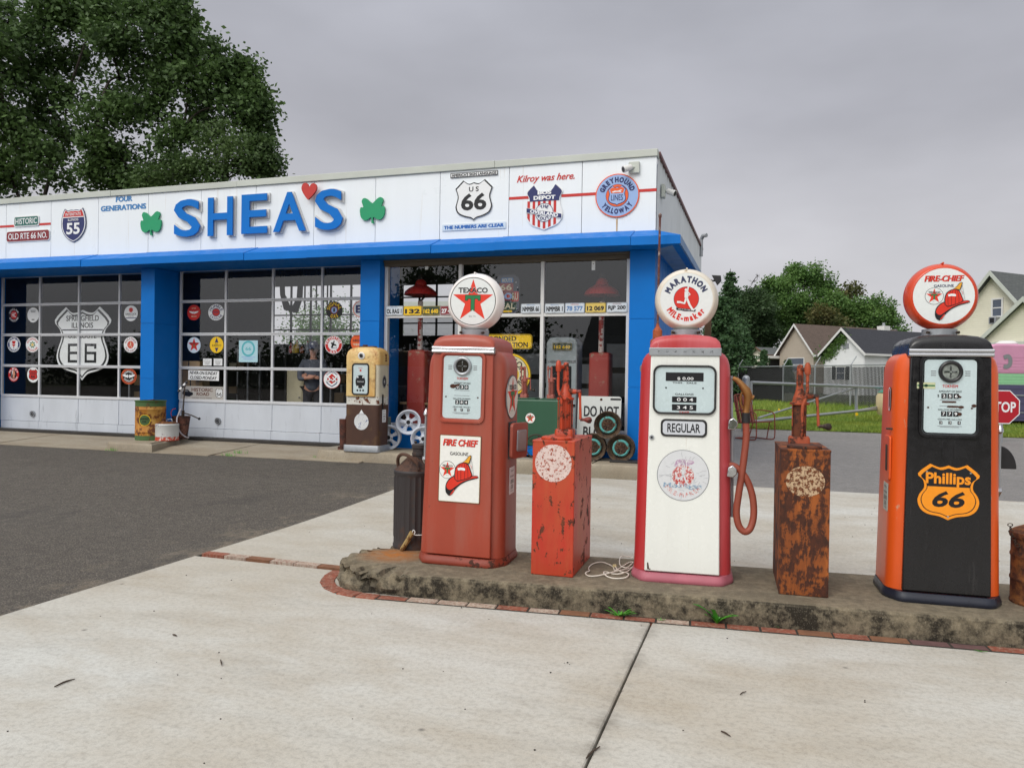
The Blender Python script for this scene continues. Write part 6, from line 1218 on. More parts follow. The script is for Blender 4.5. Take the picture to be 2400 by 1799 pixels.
m = MB(); m.box(-.13, .13, -.06, .06, 1.638, 1.658, m_drum); m.cyl((-.05, 0, 1.658), (-.05, 0, 1.68), .04, m_drum, 14); m.build('top_plate', t, smooth=0)
s = Sheet(.0008); s.poly(disc(.125, 30, 0, 0, .13)+[], chipped('worn_white_roundel', lin(220, 222, 222, .95), lin(80, 96, 140), .22, 18.0, soft=.02), 1); s.poly([(-.05, .11), (0, .19), (.05, .11)], Wt, 1); s.build('worn_roundel', t, (.0, -D2-.002, .47))
s = Sheet(.0008); s.poly(disc(.07, 24, 0, 0, .10), GRY, 1); s.ring(disc(.05, 24, 0, 0, .075), disc(.03, 24, 0, 0, .045), K, 2); s.poly(disc(.012, 8), Wt, 2); s.build('side_grille', t, (W2+.003, -.0, 1.10), rz=PI/2)
m = MB(); [m.box(W2+.002, W2+.012, .01+.0, .07, 1.42+.025*i, 1.435+.025*i, m_drum) for i in range(5)]; m.build('louvre', t, smooth=0)
m = MB(); m.box(W2+.001, W2+.01, -.07, -.035, .66, .90, m_black); m.build('nozzle_slot', t, smooth=0); s = Sheet(.0008); s.back(rrect(.12, .20, .008), .003, Wt); s.poly(rrect(.12, .2, .008), Wt, 1); leadtxt(s, .12, .2); s.build('lead_notice', t, (W2+.006, 0, .56), rz=PI/2)
m = MB(); x = -W2-.11; m.lathe([(.075, .05), (.085, .48), (.088, .49)], m_bk2, 20, Matrix.Translation((x, 0, 0))); m.tube([(x+.03, 0, .49), (x+.07, 0, .62), (x+.085, 0, .75)], .02, m_bk2, 8); m.box(x-.09, x+.03, -.05, .05, -.0, .05, m_bk2); m.build('side_canister', t)
# white spoked wheels
m_wwh = paint('grey_white_wheel_paint', lin(206, 212, 222, .92), .4, var=.05, scale=6)
def whitewheel(px, py, Y, z, label, yaw, lean):
    c = atY(px, py, Y); R = .198; t = thing('car_wheel', label, 'car wheel', (c.x, Y, z), rot=(lean, 0, yaw), group='white wheels stacked by the shop window'); RT = Matrix.Rotation(PI/2, 4, 'X'); m = MB()
    m.lathe([(R*.9, -.15), (R*.98, -.15), (R, -.14), (R*.86, -.12), (R*.82, 0), (R*.86, .03), (R, .045), (R*1.0, .055), (R*.95, .06), (R*.90, .05), (R*.83, .03), (R*.76, .0), (R*.74, -.06), (R*.80, -.15)], m_wwh, 48, RT, cap=False); m.build('rim', t, smooth=50)
    m = MB()
    for k_ in range(5):
        a_ = PI/2+k_*2*PI/5+.15; A = Matrix.Rotation(-a_, 4, 'Y'); m.loft([[(r_, y, z_) for y, z_ in ((-h_-d_, -w_), (-h_-d_, w_), (-h_+.02, w_*1.1), (-h_+.02, -w_*1.1))] for r_, w_, h_, d_ in ((.03, .026, .0, .0), (.075, .022, -.005, .0), (.12, .03, -.02, 0), (.155, .046, -.035, .0))], m_wwh, T=A)
    m.build('spokes', t, smooth=40, bevel=.008)
    m = MB(); m.lathe([(.07, -.02), (.066, .012), (.045, .02), (.034, .022), (.034, .0)], m_wwh, 28, RT); m.cyl((0, -.005, 0), (0, -.0225, 0), .033, m_black, 20); m.build('hub', t)
    m = MB()
    for k_ in range(5): a_ = PI/2+PI/5+k_*2*PI/5+.15; m.cyl((.056*math.cos(a_), -.012, .056*math.sin(a_)), (.056*math.cos(a_), -.024, .056*math.sin(a_)), .008, m_black, 8)
    m.build('lug_holes', t)
ZW = .25+.2
whitewheel(910.5, 1028, 11.22, ZW, 'white five spoke wheel standing lowest left of the white wheel stack', math.radians(20), 0); whitewheel(992, 1029, 11.22, ZW, 'white five spoke wheel partly hidden behind the red star pump', math.radians(20), 0); whitewheel(957, 995, 11.25, ZW+.255, 'white five spoke wheel resting on top of the two others', math.radians(23), 0)
# mop in a pail-like holder
p = atZ(908, 998, .25); X = atY(908, 990, 11.5).x; t = thing('squeegee_pole', 'thin grey pole standing in a grey green can at the shop window corner', 'pole', (X, 11.52, .252)); z0 = .24; m = MB(); m.lathe([(.05, 0), (.05, .50), (.053, .51)], paint('grey_green_tin', lin(124, 134, 120, .85), .5), 16); m.build('can', t); a_ = atY(901, 866, 11.52); m = MB(); m.cyl((0, 0, .02), (a_.x-X, 0, a_.z-.252), .009, m_galv, 8); m.build('pole', t)
for py, lb in ((866, 'upper of two blue rags hanging inside the shop window edge'), (891, 'lower of two blue rags hanging inside the shop window edge')):
    c = atY(905.5, py, YW+.12); m = MB(); m.loft([[(x*k_, .02*math.sin(x*60+z*30), z) for x in frange(-.045, .045, 7)]+[(x*k_, .02*math.sin(x*60+z*30)+.012, z) for x in reversed(frange(-.045, .045, 7))] for k_, z in ((.5, .10), (.9, .05), (1, -.04), (.8, -.1))], m_blue); tag(m.build('rag', None, c, smooth=60), lb, 'rag')
# green tank on wheels with two little pumps
m_gtank = chipped('green_tank_paint', lin(44, 92, 66, .85), lin(96, 124, 100, .85), .14, 4.0, rough=.45, soft=.2, stretch=(1.6, 1.6, .3), bmp=.06)
YT = 11.02; a_ = atY(1196, 935, YT); b_ = atY(1327, 935, YT); zt = a_.z-.25; t = thing('oil_cart', 'green wheeled oil tank with a small star roundel by the shop window', 'oil cart', ((a_.x+b_.x)/2, YT, .252)); w = (b_.x-a_.x)/2
m = MB(); m.box(-w, w, 0, .42, .18, zt, m_gtank); m.build('tank', t, smooth=0, bevel=.02); m = MB(); m.box(-w+.02, w-.02, .02, .40, .04, .179, m_blue); m.build('skirt', t, smooth=0)
m = MB(); m.box(-w*.9, -w*.15, .06, .36, zt+.001, zt+.02, m_gtank); m.box(w*.05, w*.95, .06, .36, zt+.001, zt+.02, m_gtank); m.build('lid', t, smooth=0, bevel=.005)
s = Sheet(.0012); star_emblem(s, .078, 1, ring=True, face=ENAM); c = atY(1243, 979.5, YT); s.build('star_roundel', t, (c.x-(a_.x+b_.x)/2, -.003, c.z-.252))
c = atY(1257, 1040, YT-.05); R = .172; m = MB(); m.torus((0, 0, 0), R, .010, m_grime, 'y', 36, 8)
for k_ in range(6): q = k_*PI/3+.3; m.cyl((0, 0, 0), (R*math.cos(q), 0, R*math.sin(q)), .006, m_grime, 6)
m.cyl((0, -.03, 0), (0, .05, 0), .02, m_grime, 10); m.build('wheel', t, (c.x-(a_.x+b_.x)/2, -.05, .182))
c2 = -(c.x-(a_.x+b_.x)/2)*.4; m = MB(); m.torus((0, 0, 0), R, .010, m_grime, 'y', 36, 8); m.cyl((0, -.03, 0), (0, .05, 0), .02, m_grime, 10); m.build('wheel', t, (w*.8, .44, .182))
m_salm = chipped('salmon_castings', lin(170, 92, 78, .85), lin(110, 66, 56, .8), .3, 14.0, rough=.6, soft=.1)
for px in (1229, 1291.5):
    c = atY(px, 930, YT+.2); e = thing('hand_pump', ('left' if px < 1250 else 'right')+' of two salmon red hand pumps on the green oil cart', 'hand pump', (c.x, YT+.2, .252+zt+.0205), group='hand pumps on the green cart'); pump_head(e, m_salm, m_grime, .92, (0, 0, 0), 1)
# sign and rusty wheels
m_sw = flat('road_sign_white', lin(206, 210, 206, .93)); Ys = 11.42; c, w, h = sbox(1352, 1454, 928, 1056, Ys); s = Sheet(.0015); s.back(rrect(w, h, .04), .01, m_galv); s.poly(rrect(w, h, .04), m_sw, 1); s.text('DO NOT', w*.05, h*.22, w*.80, h*.2, K, 2, .03); s.text('BLOCK', w*.03, -h*.16, w*.76, h*.2, K, 2, .03); s.poly(disc(.02, 10, w*.04, h*.44), CHIP, 2); s.poly(rrect(.16, .03, .004, 2, w*.37, h*.45), K, 2)
tag(s.build('road_sign', None, (c.x, Ys, c.z), rot=(math.radians(-7), 0, 0)), 'large white road sign reading DO NOT BLOCK behind the rusty wheels', 'sign')
m_rim = chipped('brown_black_rim', lin(92, 70, 48, .8), lin(44, 34, 28, .8), .5, 12.0, rough=.6, soft=.1); m_tq = chipped('turquoise_wheel_paint', lin(104, 190, 186, .88), lin(110, 74, 46, .8), .30, 16.0, rough=.5, soft=.04); m_rhub = chipped('rusty_hub', lin(98, 66, 44, .8), lin(50, 36, 30, .8), .5, 14.0, rough=.7, soft=.1)
def rustwheel(px, py, Y, z, label, yaw):
    c = atY(px, py, Y); R = .2; t = thing('car_wheel', label, 'car wheel', (c.x, Y, z), rz=yaw, group='rusty steel wheels by the corner pillar'); RT = Matrix.Rotation(PI/2, 4, 'X')
    m = MB(); m.lathe([(R*.85, -.12), (R, -.12), (R, -.10), (R*.82, -.08), (R*.82, .01), (R*.9, .03), (R, .045), (R*.99, .055), (R*.93, .05), (R*.86, .025), (R*.80, .01), (R*.74, -.02), (R*.70, -.03), (R*.60, -.01)], m_rim, 48, RT, cap=False); m.build('rim', t, smooth=50)
    m = MB(); m.lathe([(R*.64, -.02), (R*.60, .004), (R*.52, .014), (R*.46, .004)], m_tq, 40, RT, cap=False); m.build('painted_ring', t, smooth=50); m = MB(); m.lathe([(R*.47, -.03), (R*.46, .004), (R*.42, .012), (R*.22, .0), (R*.17, .012), (R*.14, .014), (.001, .002)], m_rhub, 32, RT)
    for k_ in range(8): q = k_*PI/4; m.box(.038, .072, -.022, -.008, -.010, .010, m_rhub if k_ % 2 else m_rim, Matrix.Rotation(-q, 4, 'Y'))
    m.build('hub', t, smooth=40); m = MB()
    for k_ in range(5): q = k_*2*PI/5; m.cyl((.052*math.cos(q), -.014, .052*math.sin(q)), (.052*math.cos(q), -.004, .052*math.sin(q)), .009, m_black, 8)
    m.build('bolt_holes', t)
rustwheel(1389, 1046, 11.12, .245+.2, 'rusty wheel with turquoise ring half hidden behind the red oil tank', .1); rustwheel(1455, 1046.5, 11.12, .245+.2, 'rusty wheel with turquoise ring standing at the foot of the corner pillar', .05); rustwheel(1424.5, 993, 11.14, .245+.53, 'rusty wheel with pale turquoise ring resting on top of the other two', .12)
m = MB(); c = atZ(1480, 1083, .25); m.box(-.3, .18, -.12, .14, 0, .03, m_rubber); tag(m.build('rubber_mat', None, (c.x, c.y, .248), smooth=0, bevel=.008), 'black rubber mat on the kerb below the corner pillar', 'mat')
# rusty mast in front of the corner pillar
Ym = 10.85; a_ = atY(1547, 505, Ym); b_ = atY(1541, 782, Ym); m_mast = chipped('flaking_brown_mast', lin(110, 60, 50, .8), lin(190, 170, 160, .85), .35, 9.0, lin(60, 40, 36), rough=.7, soft=.05); m_ocan = chipped('orange_rust_cylinder', lin(184, 90, 48, .85), lin(120, 60, 36), .4, 12.0, rough=.7, soft=.1)
t = thing('visible_pump', 'thin rusty mast on an orange rust cylinder in front of the corner pillar', 'mast', (b_.x, Ym, .246)); z = lambda py: atY(1544, py, Ym).z-.246
m = MB(); m.lathe([(.17, 0), (.17, .04), (.11, .07), (.10, z(800)), (.085, z(795))], m_ocan, 24); m.lathe([(.066, z(797)), (.066, z(775)), (.05, z(771)), (.028, z(766)), (.018, z(758))], m_ocan, 24); m.build('pedestal', t, smooth=20); m = MB(); m.tube([(0, 0, z(759)), (a_.x-b_.x, 0, a_.z-.246)], [.016, .016], m_mast, 10); m.lathe([(.022, 0), (.024, .04), (.010, .06)], m_mast, 10, Matrix.Translation((a_.x-b_.x, 0, a_.z-.276))); m.build('mast', t)
# bits on the roof edge, behind the corner
p = Vector((XC+.02, YB-.6, ZT)); m = MB(); m.tube([(0, 0, -.3), (0, 0, .12), (.05, -.06, .2), (.14, -.12, .2)], .05, m_galv, 10); tag(m.build('vent_pipe', None, p), 'small bent vent pipe at the rear end of the roof edge', 'vent')
m_wpost = paint('dark_wood_post', lin(96, 72, 52, .7), .9, var=.25, scale=6, stretch=(4, 4, .5)); q = atD(1659, 780, 22); t = thing('lamp_post', 'brown wooden post with a black floodlight behind the runner globe', 'lamp post', (q.x, q.y, .12)); zt = atD(1678, 656, 22).z-.12; m = MB(); m.box(-.09, .09, -.09, .09, -.2, zt, m_wpost); m.build('post', t, smooth=0); m = MB(); m.loft([[(x*k_+.20+o_, y, zt+z_) for x, z_ in ((-.12, .12), (.14, .10), (.16, -.06), (.04, -.16))] for k_, y, o_ in ((.8, .1, 0), (1, -.12, 0))], m_black); m.cyl((0, 0, zt-.05), (.2, 0, zt-.02), .03, m_black, 8); m.build('floodlight', t, smooth=0, bevel=.01)
# ---------------------------------------------------------------- the man behind the garage door
def skin_body(name, verts, edges, radii, mat, parent, root=0, sub=2):
    me = bpy.data.meshes.new(name); me.from_pydata(verts, edges, []); o = bpy.data.objects.new(name, me); COL.objects.link(o); o.parent = parent
    md = o.modifiers.new('skin', 'SKIN'); md.use_smooth_shade = True; ss = o.modifiers.new('sub', 'SUBSURF'); ss.levels = sub; ss.render_levels = sub
    for i, r in enumerate(radii): v = me.skin_vertices[0].data[i]; v.radius = (r, r) if not isinstance(r, tuple) else r; v.use_root = (i == root)
    me.materials.append(mat); return o
m_skin = paint('skin', lin(206, 150, 126, .9), .5, var=.06, scale=20); m_shirt = paint('grey_blue_shirt', lin(96, 100, 112, .85), .85, var=.12, scale=14); m_trou = paint('dark_trousers', lin(52, 52, 60, .8), .9, var=.1); m_capm = paint('navy_cap', lin(50, 62, 100, .85), .8, var=.1)
pp = atY(735, 840, 12.75); man = thing('person', 'man in navy cap and sunglasses standing with folded arms behind the garage door', 'person', (pp.x, 12.75, FZ), rz=math.radians(18))
V = [(0, 0, .98), (0, .01, 1.12), (0, .015, 1.27), (0, .01, 1.41), (0, 0, 1.49), (0, -.01, 1.56), (0, -.015, 1.66), (0, -.01, 1.76),
     (.17, .01, 1.43), (.235, -.02, 1.28), (.23, -.10, 1.12), (.08, -.21, 1.16), (-.06, -.205, 1.18), (-.17, .01, 1.43), (-.235, -.02, 1.28), (-.23, -.10, 1.12), (-.08, -.235, 1.14), (.07, -.235, 1.15),
     (.10, 0, .90), (.11, -.01, .50), (.11, .02, .09), (.12, -.14, .04), (-.10, 0, .90), (-.11, -.01, .50), (-.11, .02, .09), (-.12, -.14, .04)]
Ed = [(0, 1), (1, 2), (2, 3), (3, 4), (4, 5), (5, 6), (6, 7), (3, 8), (8, 9), (9, 10), (10, 11), (11, 12), (3, 13), (13, 14), (14, 15), (15, 16), (16, 17), (0, 18), (18, 19), (19, 20), (20, 21), (0, 22), (22, 23), (23, 24), (24, 25)]
Rr = [(.16, .12), (.155, .12), (.17, .125), (.15, .10), .062, .055, (.075, .088), (.072, .085), .075, .058, .046, .036, .03, .075, .058, .046, .036, .03, .09, .068, .05, .04, .09, .068, .05, .04]
skin_body('body', V, Ed, Rr, m_skin, man)
shV = [(0, 0, .84)]+[V[i] for i in (1, 2, 3, 4, 8, 9, 10, 11, 13, 14, 15, 16)]; shE = [(0, 1), (1, 2), (2, 3), (3, 4), (3, 5), (5, 6), (6, 7), (7, 8), (3, 9), (9, 10), (10, 11), (11, 12)]
skin_body('shirt', shV, shE, [(.19, .15), (.185, .15), (.19, .145), (.165, .115), .074, .09, .072, .058, .048, .09, .072, .058, .048], m_shirt, man)
skin_body('trousers', [(0, 0, 1.0), V[18], V[19], (.11, .02, .12), V[22], V[23], (-.11, .02, .12)], [(0, 1), (1, 2), (2, 3), (0, 4), (4, 5), (5, 6)], [(.185, .145), .115, .09, .075, .105, .085, .075], m_trou, man)
for sx, hx, hz in ((1, -.075, 1.185), (-1, .085, 1.155)):
    vs = [(hx+sx*.02, -.215, hz)]; es = []; rs = [.03]
    for k in range(4): b = len(vs); z = hz+.022-.015*k; vs += [(hx-sx*.03, -.235, z), (hx-sx*.065, -.23, z-.004), (hx-sx*(.09-.006*abs(k-1)), -.215, z-.01)]; es += [(0, b), (b, b+1), (b+1, b+2)]; rs += [.011, .010, .008]
    b = len(vs); vs += [(hx, -.245, hz+.03), (hx-sx*.025, -.25, hz+.045)]; es += [(0, b), (b, b+1)]; rs += [.012, .009]
    skin_body('hand', vs, es, rs, m_skin, man, sub=1)
m = MB(); m.lathe([(.104, 1.715), (.106, 1.75), (.095, 1.80), (.06, 1.835), (.01, 1.845)], m_capm, 24, Matrix.Translation((0, -.01, 0)) @ Matrix.Diagonal((.86, 1, 1, 1))); m.loft([[(x, y-.08, 1.725-abs(x)*.25+t-(.02 if y < -.06 else 0)) for x, y in [(-.08, 0), (-.075, -.06), (-.04, -.10), (.04, -.10), (.075, -.06), (.08, 0)]] for t in (0, .008)], m_capm); m.build('cap', man, smooth=60)
s = Sheet(.001); s.poly(disc(.022, 14, 0, 0, .017), Wt, 1); s.build('cap_badge', man, (0, -.112, 1.785))
m = MB()
for sx in (-1, 1): m.loft([[(sx*.033+x, y, 1.685+z) for x, z in rrect(.05, .035, .012, 3)] for y in (-.112, -.104)], m_black); m.cyl((sx*.058, -.106, 1.69), (sx*.078, .0, 1.69), .003, m_black, 6)
m.cyl((-.012, -.108, 1.69), (.012, -.108, 1.69), .003, m_black, 6); m.build('sunglasses', man)
m = MB(); m.loft([[(x*k, -.085-d_, z) for x, z in ((-.014, 1.672), (.014, 1.672), (.018, 1.640), (-.018, 1.640))] for k, d_ in ((1, 0), (.5, .035))], m_skin); [m.ball((sx*.076, 0, 1.67), .02, m_skin, 6, (.4, .8, 1.3)) for sx in (-1, 1)]; m.build('nose_and_ears', man); m = MB(); m.box(-.022, .022, -.101, -.09, 1.612, 1.618, paint('lips', lin(160, 92, 84, .9), .6)); m.build('mouth', man, smooth=0)

# ---------------------------------------------------------------- houses
def siding(name, c, pitch=.125, dirt=None):
    m, nt, bs = newmat(name); z = geo_z(nt)[2]; w = nt.nodes.new('ShaderNodeMath'); w.operation = 'FRACT'; nt.links.new(mmath(nt, 'DIVIDE', z, pitch), w.inputs[0])
    n = noise_node(nt, 1.2, 5, .6, (1, 1, 3)); col = mixc(nt, rng(nt, n, .3, .7), tuple(v*.93 for v in c[:3])+(1,), c); col = mixc(nt, rng(nt, w.outputs[0], .0, .10, .55, 0), col, tuple(v*.35 for v in c[:3])+(1,))
    nt.links.new(col, bs.inputs['Base Color']); bs.inputs['Roughness'].default_value = .55; bump(nt, bs, w.outputs[0], .6, .02); return m
def shingles(name, c):
    m, nt, bs = newmat(name); tc = nt.nodes.new('ShaderNodeTexCoord'); b = nt.nodes.new('ShaderNodeTexBrick'); mp = nt.nodes.new('ShaderNodeMapping'); mp.inputs['Rotation'].default_value = (math.radians(0), 0, 0); nt.links.new(tc.outputs['UV'], b.inputs['Vector'])
    b.inputs['Scale'].default_value = 1.0; b.inputs['Brick Width'].default_value = .34; b.inputs['Row Height'].default_value = .15; b.inputs['Mortar Size'].default_value = .012; b.inputs['Color1'].default_value = c; b.inputs['Color2'].default_value = tuple(v*.72 for v in c[:3])+(1,); b.inputs['Mortar'].default_value = tuple(v*.4 for v in c[:3])+(1,)
    n = noise_node(nt, 14, 5, .7); nt.links.new(mixc(nt, rng(nt, n, .3, .7, 0, .35), b.outputs[0], tuple(min(1, v*1.5) for v in c[:3])+(1,)), bs.inputs['Base Color']); bs.inputs['Roughness'].default_value = .9; return m
m_shin_b = shingles('brown_shingles', lin(112, 96, 86, .7)); m_shin_d = shingles('dark_shingles', lin(62, 64, 72, .7)); m_shin_g = shingles('grey_shingles', lin(104, 108, 108, .7))
m_sid_t = siding('tan_siding', lin(184, 172, 156, .97)); m_sid_w = siding('white_siding', lin(238, 240, 240, 1.0)); m_sid_c = siding('cream_siding', lin(226, 222, 202, 1.0))
m_wglass = paint('house_window_glass', lin(92, 104, 122, .6), .08, var=.2, scale=1.0, spec=.8)
def uvroof(o, t=.0):
    me = o.data; uv = me.uv_layers.new(name='UVMap')
    for p in me.polygons:
        n = p.normal; e = Vector((0, 0, 1)).cross(n); e = e.normalized() if e.length > 1e-3 else Vector((1, 0, 0)); f = n.cross(e)
        for li in p.loop_indices: c = me.vertices[me.loops[li].vertex_index].co; uv.data[li].uv = (c.dot(e), c.dot(f))
def gable(par, x0, x1, y0, y1, zb, ze, za, ridge, mw, mr, ov=.35, th=.14, trim=None, xa=None):
    """gable block: ridge 'y' = gable end faces -y; ridge 'x' = gable faces -x/+x"""
    trim = trim or m_wtrim; m = MB(); xm = (x0+x1)/2 if xa is None else xa; ym = (y0+y1)/2
    if ridge == 'y': m.loft([[(x0, y, zb), (x1, y, zb), (x1, y, ze), (xm, y, za), (x0, y, ze)] for y in (y0, y1)], mw)
    else: m.loft([[(x, y0, zb), (x, y1, zb), (x, y1, ze), (x, ym, za), (x, y0, ze)] for x in (x0, x1)], mw)
    m.build('wall', par, smooth=0); r = MB(); f = MB()
    if ridge == 'y':
        for xe in (x0, x1):
            sg = 1 if xe > xm else -1; sl = (za-ze)/abs(xe-xm); xo = xe+sg*ov; zo = ze-sl*ov
            r.loft([[(xm, y, za+.02), (xo, y, zo+.02), (xo, y, zo+th), (xm, y, za+th+.02)] for y in (y0-ov, y1+ov)], mr)
            f.loft([[(xm, y, za-.12), (xo, y, zo-.12), (xo, y, zo+th+.01), (xm, y, za+th+.03)] for y in (y0-ov-.05, y0-ov-.003)], trim); f.box(min(xo, xo+sg*.06), max(xo, xo+sg*.06), y0-ov, y1+ov, zo-.06, zo+th, trim)
    else:
        for ye in (y0, y1):
            sg = 1 if ye > ym else -1; sl = (za-ze)/abs(ye-ym); yo = ye+sg*ov; zo = ze-sl*ov
            r.loft([[(x, ym, za+.02), (x, yo, zo+.02), (x, yo, zo+th), (x, ym, za+th+.02)] for x in (x0-ov, x1+ov)], mr); f.box(x0-ov, x1+ov, min(yo, yo+sg*.08), max(yo, yo+sg*.08), zo-.08, zo+th, trim)
            for x in (x0-ov-.05, x1+ov+.003): f.loft([[(xx, ym, za-.12), (xx, yo, zo-.12), (xx, yo, zo+th+.01), (xx, ym, za+th+.03)] for xx in (x, x+.047)], trim)
    o = r.build('roof', par, smooth=0); uvroof(o); f.build('roof_trim', par, smooth=0); return o
def hwindow(par, x, y, z, w, h, face='-y', shutters=False):
    m = MB(); fr = .09; m.box(-w/2-fr, w/2+fr, -.06, .02, -h/2-fr, -h/2, m_wtrim); m.box(-w/2-fr, w/2+fr, -.06, .02, h/2, h/2+fr, m_wtrim)
    for sx in (-1, 1): m.box(min(sx*w/2, sx*(w/2+fr)), max(sx*w/2, sx*(w/2+fr)), -.06, .02, -h/2, h/2, m_wtrim)
    m.box(-w/2, w/2, -.045, .02, -.03, .03, m_wtrim); o = m.build('window', par, (x, y, z), smooth=0); g = MB(); g.box(-w/2, w/2, -.02, .015, -h/2, h/2, m_wglass); g.build('pane', o, smooth=0)
    if shutters:
        s_ = MB()
        for sx in (-1, 1): s_.box(sx*(w/2+.32)-.2, sx*(w/2+.32)+.2, -.05, .01, -h/2-.05, h/2+.05, m_black)
        s_.build('shutters', o, smooth=0)
    return o
HG = .3
def house_frame(px, py, Dp):
    """house with its gable turned like the neighbouring street grid: origin under a photo pixel at depth Dp"""
    q = atD(px, py, Dp); return Vector((q.x, q.y, HG))
def vx(pxa, pxb, Dp): return (atD(pxb, 850, Dp)-atD(pxa, 850, Dp)).length*(1 if pxb > pxa else -1)
def hz(px, py, Dp): return atD(px, py, Dp).z-HG
RZ = math.radians(18); HZ = math.radians(-46); FS = 1/.76
# white house with dark roof
Dp = 75; o = house_frame(1977, 850, Dp); h = thing('house', 'white sided house with a dark shingle roof and ivy on its gable', 'house', o, HZ)
xw = abs(vx(1934, 2036, Dp))/2*FS; gable(h, -xw+.4, xw-.4, 0, 15, -.3, hz(1977, 824, Dp), hz(1977, 772, Dp), 'y', m_sid_w, m_shin_d, ov=.40)
gable(h, xw-.38, xw+3.0, 3.5, 12, -.3, hz(2060, 846, Dp), hz(2060, 826, Dp), 'x', m_sid_w, m_shin_d, ov=.3)
hwindow(h, -.3, 0, hz(1970, 874, Dp), 1.0, 1.2, shutters=True)
m = MB(); zv = hz(1977, 812, Dp); m.box(-.1, .6, -.05, .0, zv-.2, zv+.3, m_galv); m.build('gable_vent', h, smooth=0)
def leafcloud(name, pts, size, mat, parent=None, loc=(0, 0, 0), seed=1, flat_=.0, k=1):
    """many small leaf faces, one mesh"""
    r = np.random.default_rng(seed); P_ = np.asarray(pts, dtype=np.float32); n = len(P_)
    a = r.normal(size=(n, 3)); a[:, 2] *= .6; a /= np.linalg.norm(a, axis=1)[:, None]; b = r.normal(size=(n, 3)); b[:, 2] -= flat_; b -= a*(a*b).sum(1)[:, None]; b /= np.linalg.norm(b, axis=1)[:, None]
    s = (size*r.uniform(.6, 1.25, n))[:, None]
    q = np.stack([P_-a*s*.5, P_+b*s*.34, P_+a*s*.5, P_-b*s*.34], 1).reshape(-1, 3)
    me = bpy.data.meshes.new(name); me.vertices.add(4*n); me.vertices.foreach_set('co', q.astype(np.float32).ravel()); me.loops.add(4*n); me.loops.foreach_set('vertex_index', np.arange(4*n, dtype=np.int32)); me.polygons.add(n); me.polygons.foreach_set('loop_start', np.arange(0, 4*n, 4, dtype=np.int32)); me.update(); me.validate()
    me.materials.append(mat); o = bpy.data.objects.new(name, me); COL.objects.link(o); o.location = loc
    if parent: o.parent = parent
    return o
def leafmat(name, c1, c2, c3=None):
    m = bpy.data.materials.new(name); m.use_nodes = True; nt = m.node_tree; N = nt.nodes; N.clear(); L = nt.links; o = N.new('ShaderNodeOutputMaterial'); d = N.new('ShaderNodeBsdfPrincipled'); t = N.new('ShaderNodeBsdfTranslucent'); x = N.new('ShaderNodeMixShader'); g = N.new('ShaderNodeNewGeometry'); x.inputs[0].default_value = .3
    c = mixc(nt, g.outputs['Random Per Island'], c1, c2)
    n = noise_node(nt, .45, 4, .6); c = mixc(nt, rng(nt, n, .42, .62), c, mixc(nt, .55, c, c3 or c2))
    L.new(c, d.inputs['Base Color']); d.inputs['Roughness'].default_value = .55; d.inputs['Specular IOR Level'].default_value = .3; L.new(c, t.inputs[0]); L.new(d.outputs[0], x.inputs[1]); L.new(t.outputs[0], x.inputs[2]); L.new(x.outputs[0], o.inputs[0]); return m
m_oak = leafmat('oak_leaf', (.036, .068, .024, 1), (.095, .165, .05, 1), (.125, .21, .06, 1)); m_map = leafmat('maple_leaf', (.045, .085, .03, 1), (.09, .15, .045, 1), (.11, .17, .05, 1))
m_gr1 = leafmat('bright_leaf', (.055, .13, .032, 1), (.125, .235, .06, 1), (.16, .27, .065, 1)); m_gr2 = leafmat('dark_leaf', (.028, .058, .024, 1), (.058, .105, .040, 1), (.07, .12, .045, 1)); m_gr3 = leafmat('spruce_needle', (.035, .085, .036, 1), (.075, .145, .055, 1)); m_gr4 = leafmat('autumn_tinged_leaf', (.06, .085, .026, 1), (.13, .13, .045, 1), (.15, .12, .04, 1))
m_bark = paint('bark', lin(66, 58, 50, .6), .95, var=.35, scale=5, stretch=(3, 3, .5), bmp=.4)
rgen = np.random.default_rng(11)
iv = rgen.normal(size=(1100, 3)); zz = rgen.uniform(0, 1, 1100); zt = hz(1977, 772, Dp); zb_ = hz(1950, 832, Dp)
leafcloud('ivy', [(-xw*.92*(1-z_)+.1*xw*z_+.5*n_[0]*(1.1-z_*.6), -.12+.08*n_[1], zb_+(zt-zb_)*z_*.95-.3+.3*n_[2]) for n_, z_ in zip(iv, zz)], .24, m_gr1, h, seed=4)
# tan house
Dp = 86; o = house_frame(1866, 850, Dp); h = thing('house', 'tan sided house with a brown shingle roof and a porch on its left', 'house', o, HZ)
xw2 = abs(vx(1820, 1911, Dp))/2*FS; gable(h, -xw2+.4, xw2-.4, 0, 16, -.3, hz(1866, 824, Dp), hz(1866, 762, Dp), 'y', m_sid_t, m_shin_b, ov=.45)
m = MB(); zp = hz(1790, 838, Dp); m.box(-xw2-4.2, -xw2+.35, -2.2, 3.5, zp, zp+.3, m_wtrim); m.box(-xw2-4.0, -xw2+.3, 2.6, 2.8, -.2, zp-.002, m_intdk); m.build('porch_roof', h, smooth=0)
for i in range(3): m = MB(); x = -xw2-4.0+i*2.0; m.box(x-.08, x+.08, -2.1, -1.94, -.2, zp-.003, m_wtrim); m.build('porch_post', h, smooth=0)
hwindow(h, .0, 0, hz(1855, 850, Dp)-.2, 2.2, 1.4)
m = MB(); zc = hz(1971, 757, Dp); m.box(.3, 1.3, 12.6, 13.6, zc-2.2, zc+.1, m_wtrim); m.cyl((.8, 13.1, zc+.1), (.8, 13.1, zc+.5), .16, m_galv, 12); m.build('chimney', h, smooth=0)
